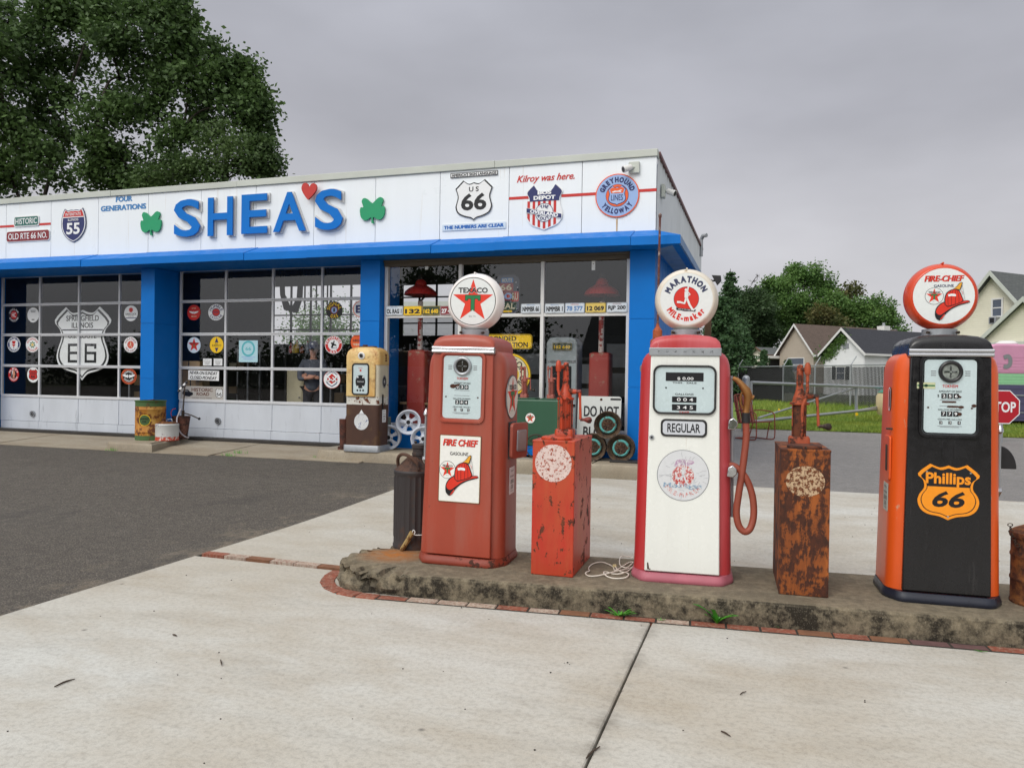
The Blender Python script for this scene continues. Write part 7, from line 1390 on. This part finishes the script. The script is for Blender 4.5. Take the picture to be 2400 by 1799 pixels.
# small cream house far left
Dp = 105; o = house_frame(1777, 850, Dp); h = thing('house', 'small cream house with a grey roof half hidden left of the tan house', 'house', o, HZ); w = abs(vx(1755, 1800, Dp))/2*FS; gable(h, -w, w, 0, 12, -.3, hz(1777, 830, Dp), hz(1777, 816, Dp), 'y', m_sid_c, m_shin_g, ov=.45, trim=paint('brown_fascia', lin(110, 84, 66, .8), .7))
# big cream house on the right
Dp = 45; o = house_frame(2327, 850, Dp); h = thing('house', 'large cream sided house with grey roof at the right edge behind the pink trailer', 'house', o, HZ)
FC = 1/.86; zE = hz(2240, 790, Dp); zA = hz(2327, 642, Dp); wl = abs(vx(2216, 2438, Dp))/2*FC; gable(h, -wl, wl, 0, 12, -.3, zE-.1, zA, 'y', m_sid_c, m_shin_g, ov=.45, trim=m_coping)
D2_ = Dp-2.0; w1 = abs(vx(2304, 2464, D2_))/2*FC; x1 = abs(vx(2327, 2384, Dp))*FC+.9; z1 = hz(2384, 706, D2_); z0 = hz(2306, 790, D2_); gable(h, x1-w1, x1+w1, -1.2, -.01, -.3, z0, z1, 'y', m_sid_c, m_shin_g, ov=.35, trim=m_coping)
m = MB(); m.box(-wl, x1+w1+.6, -1.6, -.06, z0-.55, z0-.25, m_coping); m.build('eave_board', h, smooth=0)
wn = hwindow(h, abs(vx(2327, 2334, Dp))*FC, 0, hz(2334, 722, Dp), .5, .95); m = MB(); m.box(-.22, .22, -.45, -.02, -.95, -.55, m_galv); m.box(-.16, .1, -.455, -.45, -.9, -.6, m_black); m.build('air_conditioner', wn, smooth=0, bevel=.01)

# ---------------------------------------------------------------- fence, gate, chair, flags
m_fab = paint('black_privacy_screen', lin(32, 32, 34, .5), .95, var=.2, scale=3)
fa, fb, fc = atD(1640, 945, 49), atD(1995, 950, 36.5), atD(2330, 960, 29); fz = .28
def fence_post(p, t, arm, par):
    m = MB(); m.cyl((p.x, p.y, -.1), (p.x, p.y, 2.02), .045, m_galv, 10); m.cyl((p.x, p.y, 2.0), (p.x+arm.x, p.y+arm.y, 2.0+.42), .025, m_galv, 8); m.build('post', par)
def fence(a, b, n, label, screen, slats):
    t = thing('chain_link_fence', label, 'fence', (a.x, a.y, fz)); d = Vector((b.x-a.x, b.y-a.y, 0)); l = d.length; u = d/l; nv = Vector((u.y, -u.x, 0))
    for i in range(n+1): fence_post(d*(i/n), t, nv*-.3, t)
    m = MB(); m.cyl((0, 0, 1.98), (d.x, d.y, 1.98), .03, m_galv, 8); m.cyl((0, 0, 1.0), (d.x, d.y, 1.0), .02, m_galv, 6); m.build('top_rail', t)
    if screen: m = MB(); q = nv*-.06; m.loft([[(q.x, q.y, .02), (d.x+q.x, d.y+q.y, .02)], [(q.x, q.y, 1.93), (d.x+q.x, d.y+q.y, 1.93)]], m_fab, cap=False, closed=False); m.build('privacy_screen', t, smooth=0)
    m = MB(); st = .11; H_ = 1.95; k = -H_
    while k < l:
        for sg in (1, -1):
            s0, s1 = (k, k+H_) if sg > 0 else (k+H_, k); z0, z1 = 0.0, H_
            c0, c1 = max(0, min(l, s0)), max(0, min(l, s1))
            if abs(c1-c0) < 1e-6: continue
            za, zb_ = (z0+(c0-s0)/(s1-s0)*(z1-z0)), (z0+(c1-s0)/(s1-s0)*(z1-z0)); A, B = u*c0, u*c1; w = nv*.0; tt = .0014 if screen else .004
            m.add([(A.x, A.y, za-tt), (A.x, A.y, za+tt), (B.x, B.y, zb_+tt), (B.x, B.y, zb_-tt)], [(0, 1, 2, 3)], m_galv)
        k += st
    m.build('wire_mesh', t, smooth=0)
    if slats:
        m = MB(); x = .0
        while x < l: q = u*x+nv*-.03; e_ = u*.062; m.loft([[(q.x, q.y, .03), (q.x+e_.x, q.y+e_.y, .03)], [(q.x, q.y, 1.9), (q.x+e_.x, q.y+e_.y, 1.9)]], m_fab, cap=False, closed=False); x += .085
        m.build('slats', t, smooth=0)
    return t
mid = fa+(fb-fa)*.62
fence(fa, mid, 2, 'chain link fence lined with a black screen in front of the tan house', True, False); fence(mid, fc, 5, 'chain link fence with dark slats in front of the white house', False, True)
# pipe gate
ga = atD(1747, 984, 20.5); t = thing('barrier_gate', 'long galvanised pipe gate tapering to the right across the lawn', 'gate', (ga.x, ga.y, .12)); P2 = lambda px, py, dd: atD(px, py, dd)-Vector((ga.x, ga.y, .12))
m = MB(); q = P2(1746.5, 884, 20.5); m.cyl((0, 0, -.2), (0, 0, q.z-.03), .10, m_galv, 16); m.ball((0, 0, q.z-.04), .10, m_galv, 8); m.build('post', t)
dr = lambda px: 20.5+(px-1747)*.0135
m = MB(); a_, b_ = P2(1759, 893, dr(1759)), P2(1759, 985, dr(1759)); m.cyl(a_, b_, .055, m_galv, 12); m.cyl(P2(1748, 911, 20.5), P2(1759, 911, dr(1759)), .03, m_galv, 8); m.cyl(P2(1748, 975, 20.5), P2(1759, 975, dr(1759)), .03, m_galv, 8); m.build('hinge_post', t)
m = MB(); m.tube([P2(x, y, dr(x)) for x, y in ((1760, 896), (2066, 907.5), (2420, 921))], .042, m_galv, 12); m.build('top_pipe', t); m = MB(); m.tube([P2(x, y, dr(x)) for x, y in ((1762, 988), (2066, 957), (2300, 935))], .045, m_galv, 12); m.build('bottom_pipe', t)
m = MB(); m.cyl(P2(2007, 908, dr(2007)), P2(2007, 963, dr(2007)), .05, m_galv, 10); m.build('upright', t); m = MB(); m.cyl(P2(1777, 979, dr(1777)), P2(2003, 909, dr(2003)), .028, m_galv, 8); m.cyl(P2(2009, 962, dr(2009)), P2(2200, 925, dr(2200)), .028, m_galv, 8); m.build('brace', t)
# lawn chair
m_chr = chipped('rusty_red_chair', lin(140, 62, 46, .88), lin(84, 48, 36, .8), .3, 20.0, rough=.6, soft=.1)
cp_ = atZ(1768, 1030, .09); t = thing('lawn_chair', 'rusty red metal lawn chair with slatted back on the asphalt', 'chair', (cp_.x, cp_.y, .09), math.radians(48)); sw_ = .27
m = MB(); [m.loft([[(x-.038, -.26+k*.5, .43-k*.05), (x+.038, -.26+k*.5, .43-k*.05), (x+.035, -.26+k*.5, .437-k*.05), (x-.035, -.26+k*.5, .437-k*.05)] for k in (0, .5, 1)], m_chr) for x in frange(-.22, .22, 6)]; m.tube([(-sw_, -.27, .43), (sw_, -.27, .43)], .013, m_chr, 8); m.tube([(-sw_, .24, .38), (sw_, .24, .38)], .013, m_chr, 8); m.build('seat', t)
m = MB(); [m.tube([(x, .24, .38), (x*1.02, .31, .62), (x*1.04, .40, 1.0)], .032, m_chr, 6) for x in frange(-.2, .2, 5)]; m.tube(smoothline([(-sw_, .24, .38), (-sw_, .31, .65), (-sw_, .38, .93), (-.2, .41, 1.03), (.2, .41, 1.03), (sw_, .38, .93), (sw_, .31, .65), (sw_, .24, .38)], 4), .014, m_chr, 8); m.build('backrest', t)
for sx in (-1, 1): m = MB(); x = sx*(sw_+.03); m.tube(smoothline([(x, .33, .66), (x, .1, .68), (x, -.18, .66), (x, -.30, .60), (x, -.32, .45), (x, -.33, .12), (x, -.28, .03), (x, -.1, .02), (x, .3, .03)], 4), .013, m_chr, 8); m.build('arm_and_runner', t)
m = MB(); m.tube([(-sw_-.03, .3, .03), (sw_+.03, .3, .03)], .013, m_chr, 8); m.tube([(-sw_, -.2, .42), (-sw_-.03, -.1, .03)], .012, m_chr, 8); m.tube([(sw_, -.2, .42), (sw_+.03, -.1, .03)], .012, m_chr, 8); m.build('base_frame', t)
for px, py, lb in ((1823, 978, 'small yellow flag in the grass behind the rusty oil tank'), (2004, 988, 'small yellow flag in the grass left of the black pump')):
    q = atZ(px, py, .13); m = MB(); m.cyl((0, 0, -.1), (0, 0, .34), .006, m_galv, 6); m.loft([[(0, 0, .2), (.10, .02, .22), (.08, .01, .30), (0, 0, .34)], [(0, .004, .2), (.10, .024, .22), (.08, .014, .30), (0, .004, .34)]], YEL); tag(m.build('marker_flag', None, (q.x, q.y, .13), smooth=0), lb, 'flag', 'yellow marker flags in the grass')
# vintage trailer, stop sign, small cream camper
m_pk = chipped('pink_trailer_paint', lin(216, 152, 184, .93), lin(110, 100, 104, .7), .05, 3.0, rough=.45); m_mint = paint('mint_trailer_paint', lin(150, 208, 160, .88), .45, var=.06, scale=3, dirt=lin(110, 120, 110), dirt_amt=-.05); m_pur = paint('purple_trailer_paint', lin(86, 82, 116, .8), .45, var=.08)
Dt = 24; tl, tb = atD(2316, 985, Dt), atD(2330, 995, Dt); t = thing('camper_trailer', 'vintage camper trailer striped pink, mint and purple at the right edge', 'trailer', (tl.x, tl.y, .15), RZ+math.radians(4)); zt_ = atD(2370, 806, Dt).z-.15; zm = atD(2370, 875, Dt).z-.15; zg_ = atD(2370, 901, Dt).z-.15; zb_ = atD(2370, 986, Dt).z-.15; LT = 6.0
def tsec(z, r=0.0): return z
m = MB(); n = 14
topc = [(0.25-.25*math.cos(a_), zt_-.22+.22*math.sin(a_)) for a_ in frange(0, PI/2, 8)]+[(LT-.9+.9*math.sin(a_), zt_-.22+.22*math.cos(a_)) for a_ in frange(0, PI/2, 8)]
m.prism([(0, zm)]+topc+[(LT, zm)], 0, 2.1, m_pk); m.build('upper_body', t, smooth=30, bevel=.05); m = MB(); m.box(0, LT, 0, 2.1, zg_, zm-.003, m_mint); m.build('mint_band', t, smooth=0); m = MB(); m.box(0, LT, .0, 2.1, zb_, zg_-.003, m_pur)
for i in range(5): z = zb_+(zg_-zb_)*(i+.5)/5; m.box(0, LT, -.012, 0, z-.02, z+.02, m_pur)
m.build('lower_body', t, smooth=0); m = MB()
for i in range(9): z = zg_+.06+i*.10; m.box(.05 if z < zt_-.6 else .5, LT-.05, -.008, 0, z-.008, z+.008, m_pk if z > zm else m_mint)
m.box(0, LT, -.02, 0, zg_-.35, zg_-.31, m_galv); m.box(0, LT, -.02, 0, zb_+.25, zb_+.28, m_galv); m.build('body_ribs', t, smooth=0)
s = Sheet(.012); s.stroke(smoothline([(-.12, .14), (.02, .18), (.09, .10), (.09, -.06), (.0, -.14), (-.12, -.14)], 4), .13, GRY, 1); c = atD(2356, 848, Dt); s.build('grey_patch', t, (.58, -.002, c.z-.15))
m = MB(); m.lathe([(.3, zt_+.0), (.32, zt_+.06), (.2, zt_+.14), (.02, zt_+.15)], m_wtrim, 20, Matrix.Translation((1.15, .8, 0))); m.build('roof_vent', t)
for x in (2.4, 3.4): m = MB(); m.cyl((x, .05, .33), (x, .3, .33), .33, m_rubber, 24); m.cyl((x, .03, .33), (x, .06, .33), .18, m_wtrim, 20); m.build('wheel', t)
Ds = 18; q = atD(2350, 953.5, Ds); t = thing('stop_sign', 'red octagonal sign reading STOP partly hidden by the black pump', 'stop sign', (q.x, q.y, .1), RZ+math.radians(-2)); s = Sheet(.002); oc = lambda r: [(r*math.cos(PI/8+i*PI/4), r*math.sin(PI/8+i*PI/4)) for i in range(8)]; Ro = .425; s.back(oc(Ro), .006, m_galv); s.poly(oc(Ro), Wt, 1); s.poly(oc(Ro*.945), flat('stop_red', lin(176, 28, 40)), 2); s.text('STOP', 0, 0, .60, .25, Wt, 3, .025); s.build('sign_face', t, (0, 0, q.z-.1)); m = MB(); m.cyl((0, .03, -.1), (0, .03, q.z+.2), .03, m_galv, 10); m.build('post', t)
m_teal = paint('teal_roof_paint', lin(70, 150, 130, .85), .4, var=.06); m_ccr = paint('cream_van_paint', lin(228, 206, 160, .92), .4, var=.06)
Dv = 23.5; q = atD(2096, 948, Dv); t = thing('parked_van', 'cream and teal vintage van mostly hidden behind the black pump', 'van', (q.x, q.y, .15), RZ); z = lambda py: atD(2060, py, Dv).z-.15
m = MB(); m.loft([[(x, y, zz) for x, y in rrect(3.2*k, 1.5*k, .45, 6, 1.6, .8)] for k, zz in ((.96, .28), (1, .45), (1, z(930)), (.97, z(922)))], m_ccr); m.build('body', t, smooth=50); m = MB(); m.loft([[(x, y, zz) for x, y in rrect(3.2*k, 1.5*k, .45, 6, 1.6, .8)] for k, zz in ((.97, z(922)+.002), (.98, z(920)), (.9, z(914)), (.7, z(910)), (.3, z(908)))], m_teal); m.build('roof', t, smooth=50); m = MB(); m.ball((.02, .55, z(943)), .09, m_wtrim, 8); m.build('headlight', t)
for x in (.6, 2.6): m = MB(); m.cyl((x, .02, .28), (x, .25, .28), .28, m_rubber, 20); m.build('wheel', t)

# ---------------------------------------------------------------- trees
def tree(name, label, cat, group, base, blobs, Dp, mat, leaf, per, trunk_r, seed, clump=.55, trunk_top=None, density=1.0, bare=False, nclump=1.0):
    """trunk and limbs run to each blob of the crown; clumps of small leaves fill the blobs"""
    r = np.random.default_rng(seed); root = Vector((base.x, base.y, base.z)); t = thing(name, label, cat, root, group=group); m = MB(); sc = Dp/PF
    C = []
    for bx in blobs:
        px, py, rp = bx[:3]; dz = bx[3] if len(bx) > 3 else r.uniform(-.5, .5)*rp*1.6
        c = atD(px, py, Dp+dz*sc) - root; C.append((c, rp*sc))
    top = max(c.z for c, _ in C); fork = trunk_top if trunk_top else top*.38
    axis = [Vector((0, 0, -.3)), Vector((.04*trunk_r, .1, fork*.5)), Vector((0, 0, fork))]
    m.tube([tuple(p) for p in smoothline([tuple(a_) for a_ in axis], 4)], [trunk_r*(1.25-.5*i/8) for i in range(9)], m_bark, 12)
    pts = []; F0 = Vector((0, 0, fork)); nodes = []
    for c, rad in sorted(C, key=lambda q: (q[0]-F0).length):
        # each limb grows out of the nearest limb below it
        best = min([(F0*r.uniform(.8, 1.0), 0.0)]+nodes, key=lambda q: (q[0]-c).length+.45*q[1]+(3.0 if q[0].z > c.z+.5 else 0)); st = best[0]; nodes.append((c, best[1]+(c-st).length)); d_ = c-st; md = st+d_*.5+Vector((r.normal()*.06, r.normal()*.06, .12))*d_.length; br = max(.03, trunk_r*.5*min(1.0, rad/1.8)/(1+.16*best[1]))
        q = smoothline([tuple(st), tuple(md), tuple(c)], 5); m.tube(q, [br*(1-.75*i/10)+.012 for i in range(11)], m_bark, 7)
        n = max(6, int(16*nclump*(rad/1.6)**2)); u_ = r.normal(size=(n, 3)); u_ /= np.linalg.norm(u_, axis=1)[:, None]; u_ *= (r.uniform(.1, 1.12, n)**.5)[:, None]*rad*.84
        for v in u_:
            e = c+Vector(v); m.tube([tuple(c+Vector(v)*.05), tuple((c+e)/2+Vector(r.normal(size=3)*.12*rad)), tuple(e)], [.03+br*.12, .022, .008], m_bark, 5)
            if not bare:
                k = int(per*r.uniform(.6, 1.4)); g = r.normal(size=(k, 3)); g *= (r.uniform(0, 1, k)**.45/np.linalg.norm(g, axis=1))[:, None]; q_ = clump*r.uniform(.8, 1.5); g = g*q_*np.array([1.25, 1.25, .85])+r.normal(size=(k, 3))*q_*.16; pts.append(np.array(e)+g)
    m.build('trunk', t, smooth=60)
    if pts: leafcloud('crown', np.concatenate(pts), leaf, mat, t, seed=seed)
    return t
gp = lambda px, Dp, z=.25: (lambda q: Vector((q.x, q.y, z)))(atD(px, 850, Dp))
OT = 'tall trees behind the service station'
tree('oak_tree', 'dark oak filling the upper left corner behind the service station', 'tree', OT, gp(58, 37), [(20, 60, 75), (95, 70, 70), (160, 30, 60), (-30, 150, 100), (60, 170, 80), (140, 130, 65), (215, 55, 65), (10, 260, 80), (95, 250, 60), (160, 215, 36), (60, 340, 80), (-20, 360, 80), (150, 330, 60), (120, 395, 55), (30, 430, 60), (-60, 440, 60), (250, 18, 26), (120, 12, 24), (195, 8, 20)], 37, m_oak, .25, 135, .42, 21, .68, 7.5, nclump=.8)
tree('oak_tree', 'dark oak with a forked trunk right of the corner oak behind the service station', 'tree', OT, gp(285, 36), [(250, 100, 60), (300, 60, 65), (365, 75, 60), (410, 60, 40), (415, 130, 45), (350, 150, 65), (280, 180, 60), (395, 200, 52), (235, 250, 60), (310, 260, 60), (360, 245, 45), (440, 190, 40), (500, 130, 34), (525, 165, 45), (490, 200, 45), (560, 195, 38), (585, 215, 26), (540, 250, 45), (600, 265, 30), (480, 270, 45), (430, 300, 34), (215, 330, 55), (260, 350, 40), (220, 400, 35), (300, 395, 42), (350, 425, 36), (255, 440, 40), (400, 360, 36), (455, 105, 24), (568, 162, 20), (598, 222, 16), (606, 258, 10), (330, 22, 25), (425, 38, 20), (600, 318, 18), (395, 15, 16)], 36, m_oak, .245, 135, .45, 22, .66, 8.0, nclump=.8)
tree('maple_tree', 'lighter green maple low above the roof right of the oaks', 'tree', OT, gp(560, 33), [(520, 330, 50), (480, 380, 45), (560, 370, 55), (595, 350, 28), (590, 400, 36), (625, 405, 18), (640, 380, 10), (618, 340, 10), (440, 410, 45), (380, 400, 40), (530, 420, 40), (340, 430, 30)], 33, m_map, .17, 130, .26, 23, .46, 5.0, nclump=1.9)
BT = 'trees beyond the houses on the right'
for nm, lb, base, bl, Dp, mt, lf, per, tr, sd, cl in (
  ('shade_tree', 'large bright green round crowned tree above the tan house roof', 1880, [(1795, 705, 34), (1822, 668, 36), (1858, 650, 34), (1895, 648, 34), (1925, 668, 32), (1950, 700, 30), (1850, 710, 50), (1900, 715, 45), (1800, 740, 45), (1845, 760, 40), (1880, 770, 40), (1920, 750, 35)], 118, m_gr1, .40, 120, .5, 31, 1.0),
  ('shade_tree', 'dark green tree between the big round tree and the runner globe', 1760, [(1720, 712, 30), (1755, 705, 34), (1780, 730, 45), (1735, 750, 50), (1775, 790, 50), (1720, 800, 45), (1800, 790, 40), (1740, 830, 40), (1700, 740, 35)], 112, m_gr2, .39, 120, .45, 32, .95),
  ('shade_tree', 'bright green tree right of the big round tree above the dark roof', 2010, [(1985, 722, 28), (2015, 718, 30), (2048, 712, 24), (2075, 722, 18), (1995, 750, 35), (2035, 745, 34), (2075, 745, 26), (1960, 745, 30), (2100, 760, 24)], 120, m_gr1, .40, 115, .4, 33, .95),
  ('shade_tree', 'thin olive brown tree top poking up beside the bright tree', 1975, [(1960, 695, 22), (1988, 685, 20), (2003, 676, 14), (1970, 720, 28), (1945, 725, 26)], 128, m_gr4, .5, 60, .4, 34, .95),
  ('shade_tree', 'yellow tinged tree low behind the tan house roof', 1930, [(1935, 740, 32), (1960, 765, 28), (1905, 760, 28), (1940, 775, 26)], 110, m_gr4, .44, 60, .3, 35, .9)):
    tree(nm, lb, 'tree', BT, gp(base, Dp, .3), bl, Dp, mt, lf, per, tr, sd, cl, nclump=.62 if Dp < 125 else .35)
def conifer(px, pyt, pyb, Dp, w, label, seed, mat=m_gr3):
    q = gp(px, Dp, .25); H_ = atD(px, pyt, Dp).z-.25; r = np.random.default_rng(seed); t = thing('conifer_tree', label, 'tree', q, group='conifers left of the houses'); m = MB(); m.tube([(0, 0, -.2), (0, 0, H_*.5), (0, 0, H_)], [.22, .13, .02], m_bark, 8); P_ = []; z = H_*.06
    while z < H_*.985:
        f = 1-z/H_; R = w*(f**.8)+.12; n = 7
        for i in range(n):
            a_ = r.uniform(0, 2*PI); l = R*r.uniform(.65, 1.15); e = Vector((math.cos(a_)*l, math.sin(a_)*l, z-.14*l)); m.tube([(0, 0, z), tuple(Vector((e.x*.5, e.y*.5, z+.04*l))), tuple(e)], [.035, .025, .008], m_bark, 4); k = int(26+60*l); tt = r.uniform(.15, 1.03, k); g = r.normal(size=(k, 3))*np.array([.16, .16, .08])*(0.6+.3*l); P_.append(np.outer(tt, np.array([e.x, e.y, 0]))+np.array([0, 0, z])+np.outer(tt**2, [0, 0, -.14*l])+g)
        z += H_*.03
    m.build('trunk', t); leafcloud('crown', np.concatenate(P_), .2, mat, t, seed=seed, flat_=1.0); return t
conifer(1708, 630, 870, 62, 2.2, 'tall pointed spruce right beside the runner globe', 41); conifer(1686, 690, 880, 46, 2.3, 'dark drooping spruce low behind the white pump', 42); conifer(1735, 760, 880, 52, 1.7, 'young spruce in front of the dark tree', 43); conifer(1790, 818, 880, 82, .8, 'slim cypress before the small cream house', 44); conifer(1846, 842, 880, 82, .8, 'small bush cypress at the corner of the tan house wall', 45)
r_ = Vector(gp(1770, 122, .3)); tree('bare_tree', 'leafless grey tree standing between the spruce and the big round tree', 'tree', BT, r_, [(1765, 660, 16), (1775, 645, 14), (1758, 680, 16), (1782, 672, 14)], 122, m_gr2, .3, 10, .2, 46, bare=True, nclump=2.0)
# hedge mass below the trees, read as one
P_ = []; r = np.random.default_rng(77)
for px in range(1650, 2330, 12):
    q = gp(px, 122+r.uniform(-3, 8), .3); hh = r.uniform(4.5, 8.5); g = r.normal(size=(260, 3))*np.array([1.3, 1.3, hh*.28])+np.array([q.x, q.y, .3+hh*.5]); P_.append(g)
tag(leafcloud('shrubbery', np.concatenate(P_), .5, m_gr2, seed=5), 'dark shrubbery filling the gaps under the trees behind the houses', 'shrubbery', kind='stuff')
# grey block wall and greenery seen through the rear windows
t = thing('block_building', 'pale grey block building seen through the rear garage windows', 'building', (-14.5, 31, .1)); m = MB(); m.box(-2.2, 6, 0, 6, 0, 4.4, siding('pale_block', lin(170, 172, 178, .9), .2)); m.build('wall', t, smooth=0); m = MB(); m.box(-2.4, 6.2, -.2, 6.2, 4.402, 4.6, m_coping); m.build('roof', t, smooth=0)
for x, y, s_, lb in ((-20.5, 33, 3.2, 'leafy tree seen through the left rear garage window'), (-15.8, 29.5, 2.0, 'small leafy tree before the grey block building')):
    t = thing('garden_tree', lb, 'tree', (x, y, .2)); m = MB(); m.tube([(0, 0, -.2), (.1, 0, s_*.6), (0, 0, s_)], [.12, .09, .05], m_bark, 8); m.build('trunk', t); g = r.normal(size=(6000, 3))*np.array([.75, .75, .65])*s_*.36; leafcloud('crown', g+np.array([0, 0, s_]), .13, m_gr1, t, seed=9)

# ---------------------------------------------------------------- grass
r = np.random.default_rng(3); n = 42000
def blades(n, ymin, ymax, hmin, hmax, w, seed, xr=(0.0, 1.0)):
    r = np.random.default_rng(seed); y = ymin+(ymax-ymin)*r.uniform(0, 1, n)**1.3; x = -.4+(y*.62+.5)*r.uniform(0, 1, n); z = np.array([zg(v) for v in y]); h = r.uniform(hmin, hmax, n); a = r.uniform(0, 2*PI, n); dx, dy = np.cos(a)*w, np.sin(a)*w; lx, ly = r.normal(size=n)*h*.45, r.normal(size=n)*h*.45
    return np.stack([np.stack([x-dx, y-dy, z], 1), np.stack([x+dx, y+dy, z], 1), np.stack([x+lx, y+ly, z+h], 1)], 1)
B = np.concatenate([blades(52000, 22.45, 31, .04, .12, .014, 1), blades(26000, 29, 46, .06, .24, .022, 2)]); n = len(B)
me = bpy.data.meshes.new('grass'); me.vertices.add(3*n); me.vertices.foreach_set('co', B.astype(np.float32).ravel()); me.loops.add(3*n); me.loops.foreach_set('vertex_index', np.arange(3*n, dtype=np.int32)); me.polygons.add(n); me.polygons.foreach_set('loop_start', np.arange(0, 3*n, 3, dtype=np.int32)); me.update(); me.materials.append(leafmat('grass_blade', (.125, .21, .035, 1), (.235, .33, .055, 1), (.37, .39, .065, 1)))
o = bpy.data.objects.new('grass', me); COL.objects.link(o); tag(o, 'bright green grass between the asphalt and the fence', 'grass', kind='stuff')

# ---------------------------------------------------------------- across the road, behind the viewer: what the shop glass reflects
t = thing('house', 'pale sided house across the road seen only in the shop glass', 'house', (-6, -30, 0)); gable(t, -6, 6, -9, -1, -.2, 3.2, 6.2, 'x', m_sid_c, m_shin_g, ov=.5)
AR = 'trees across the road'
for x, y, h_, sd in ((-24, -33, 10, 61), (9, -34, 9, 63)):
    rr = np.random.default_rng(sd); t = thing('roadside_tree', 'leafy tree across the road seen only in the shop glass', 'tree', (x, y, 0), group=AR); m = MB(); m.tube([(0, 0, -.2), (.2, 0, h_*.4), (0, 0, h_*.7)], [.3, .22, .08], m_bark, 8); m.build('trunk', t); cs = rr.normal(size=(26, 3))*np.array([.24, .24, .2])*h_+np.array([0, 0, h_*.62]); leafcloud('crown', np.concatenate([c+rr.normal(size=(1000, 3))*h_*.07 for c in cs]), .3, m_gr2, t, seed=sd)

P_ = []; r = np.random.default_rng(78)
for x in np.arange(-75, 50, 2.2): hh = r.uniform(3.6, 5.6); P_.append(r.normal(size=(900, 3))*np.array([1.5, .9, hh*.24])+np.array([x, -42+r.uniform(-2, 2), hh*.42]))
tag(leafcloud('woodland', np.concatenate(P_), .42, m_gr2, seed=6), 'far wood across the road seen only in the shop glass', 'woodland', kind='stuff')
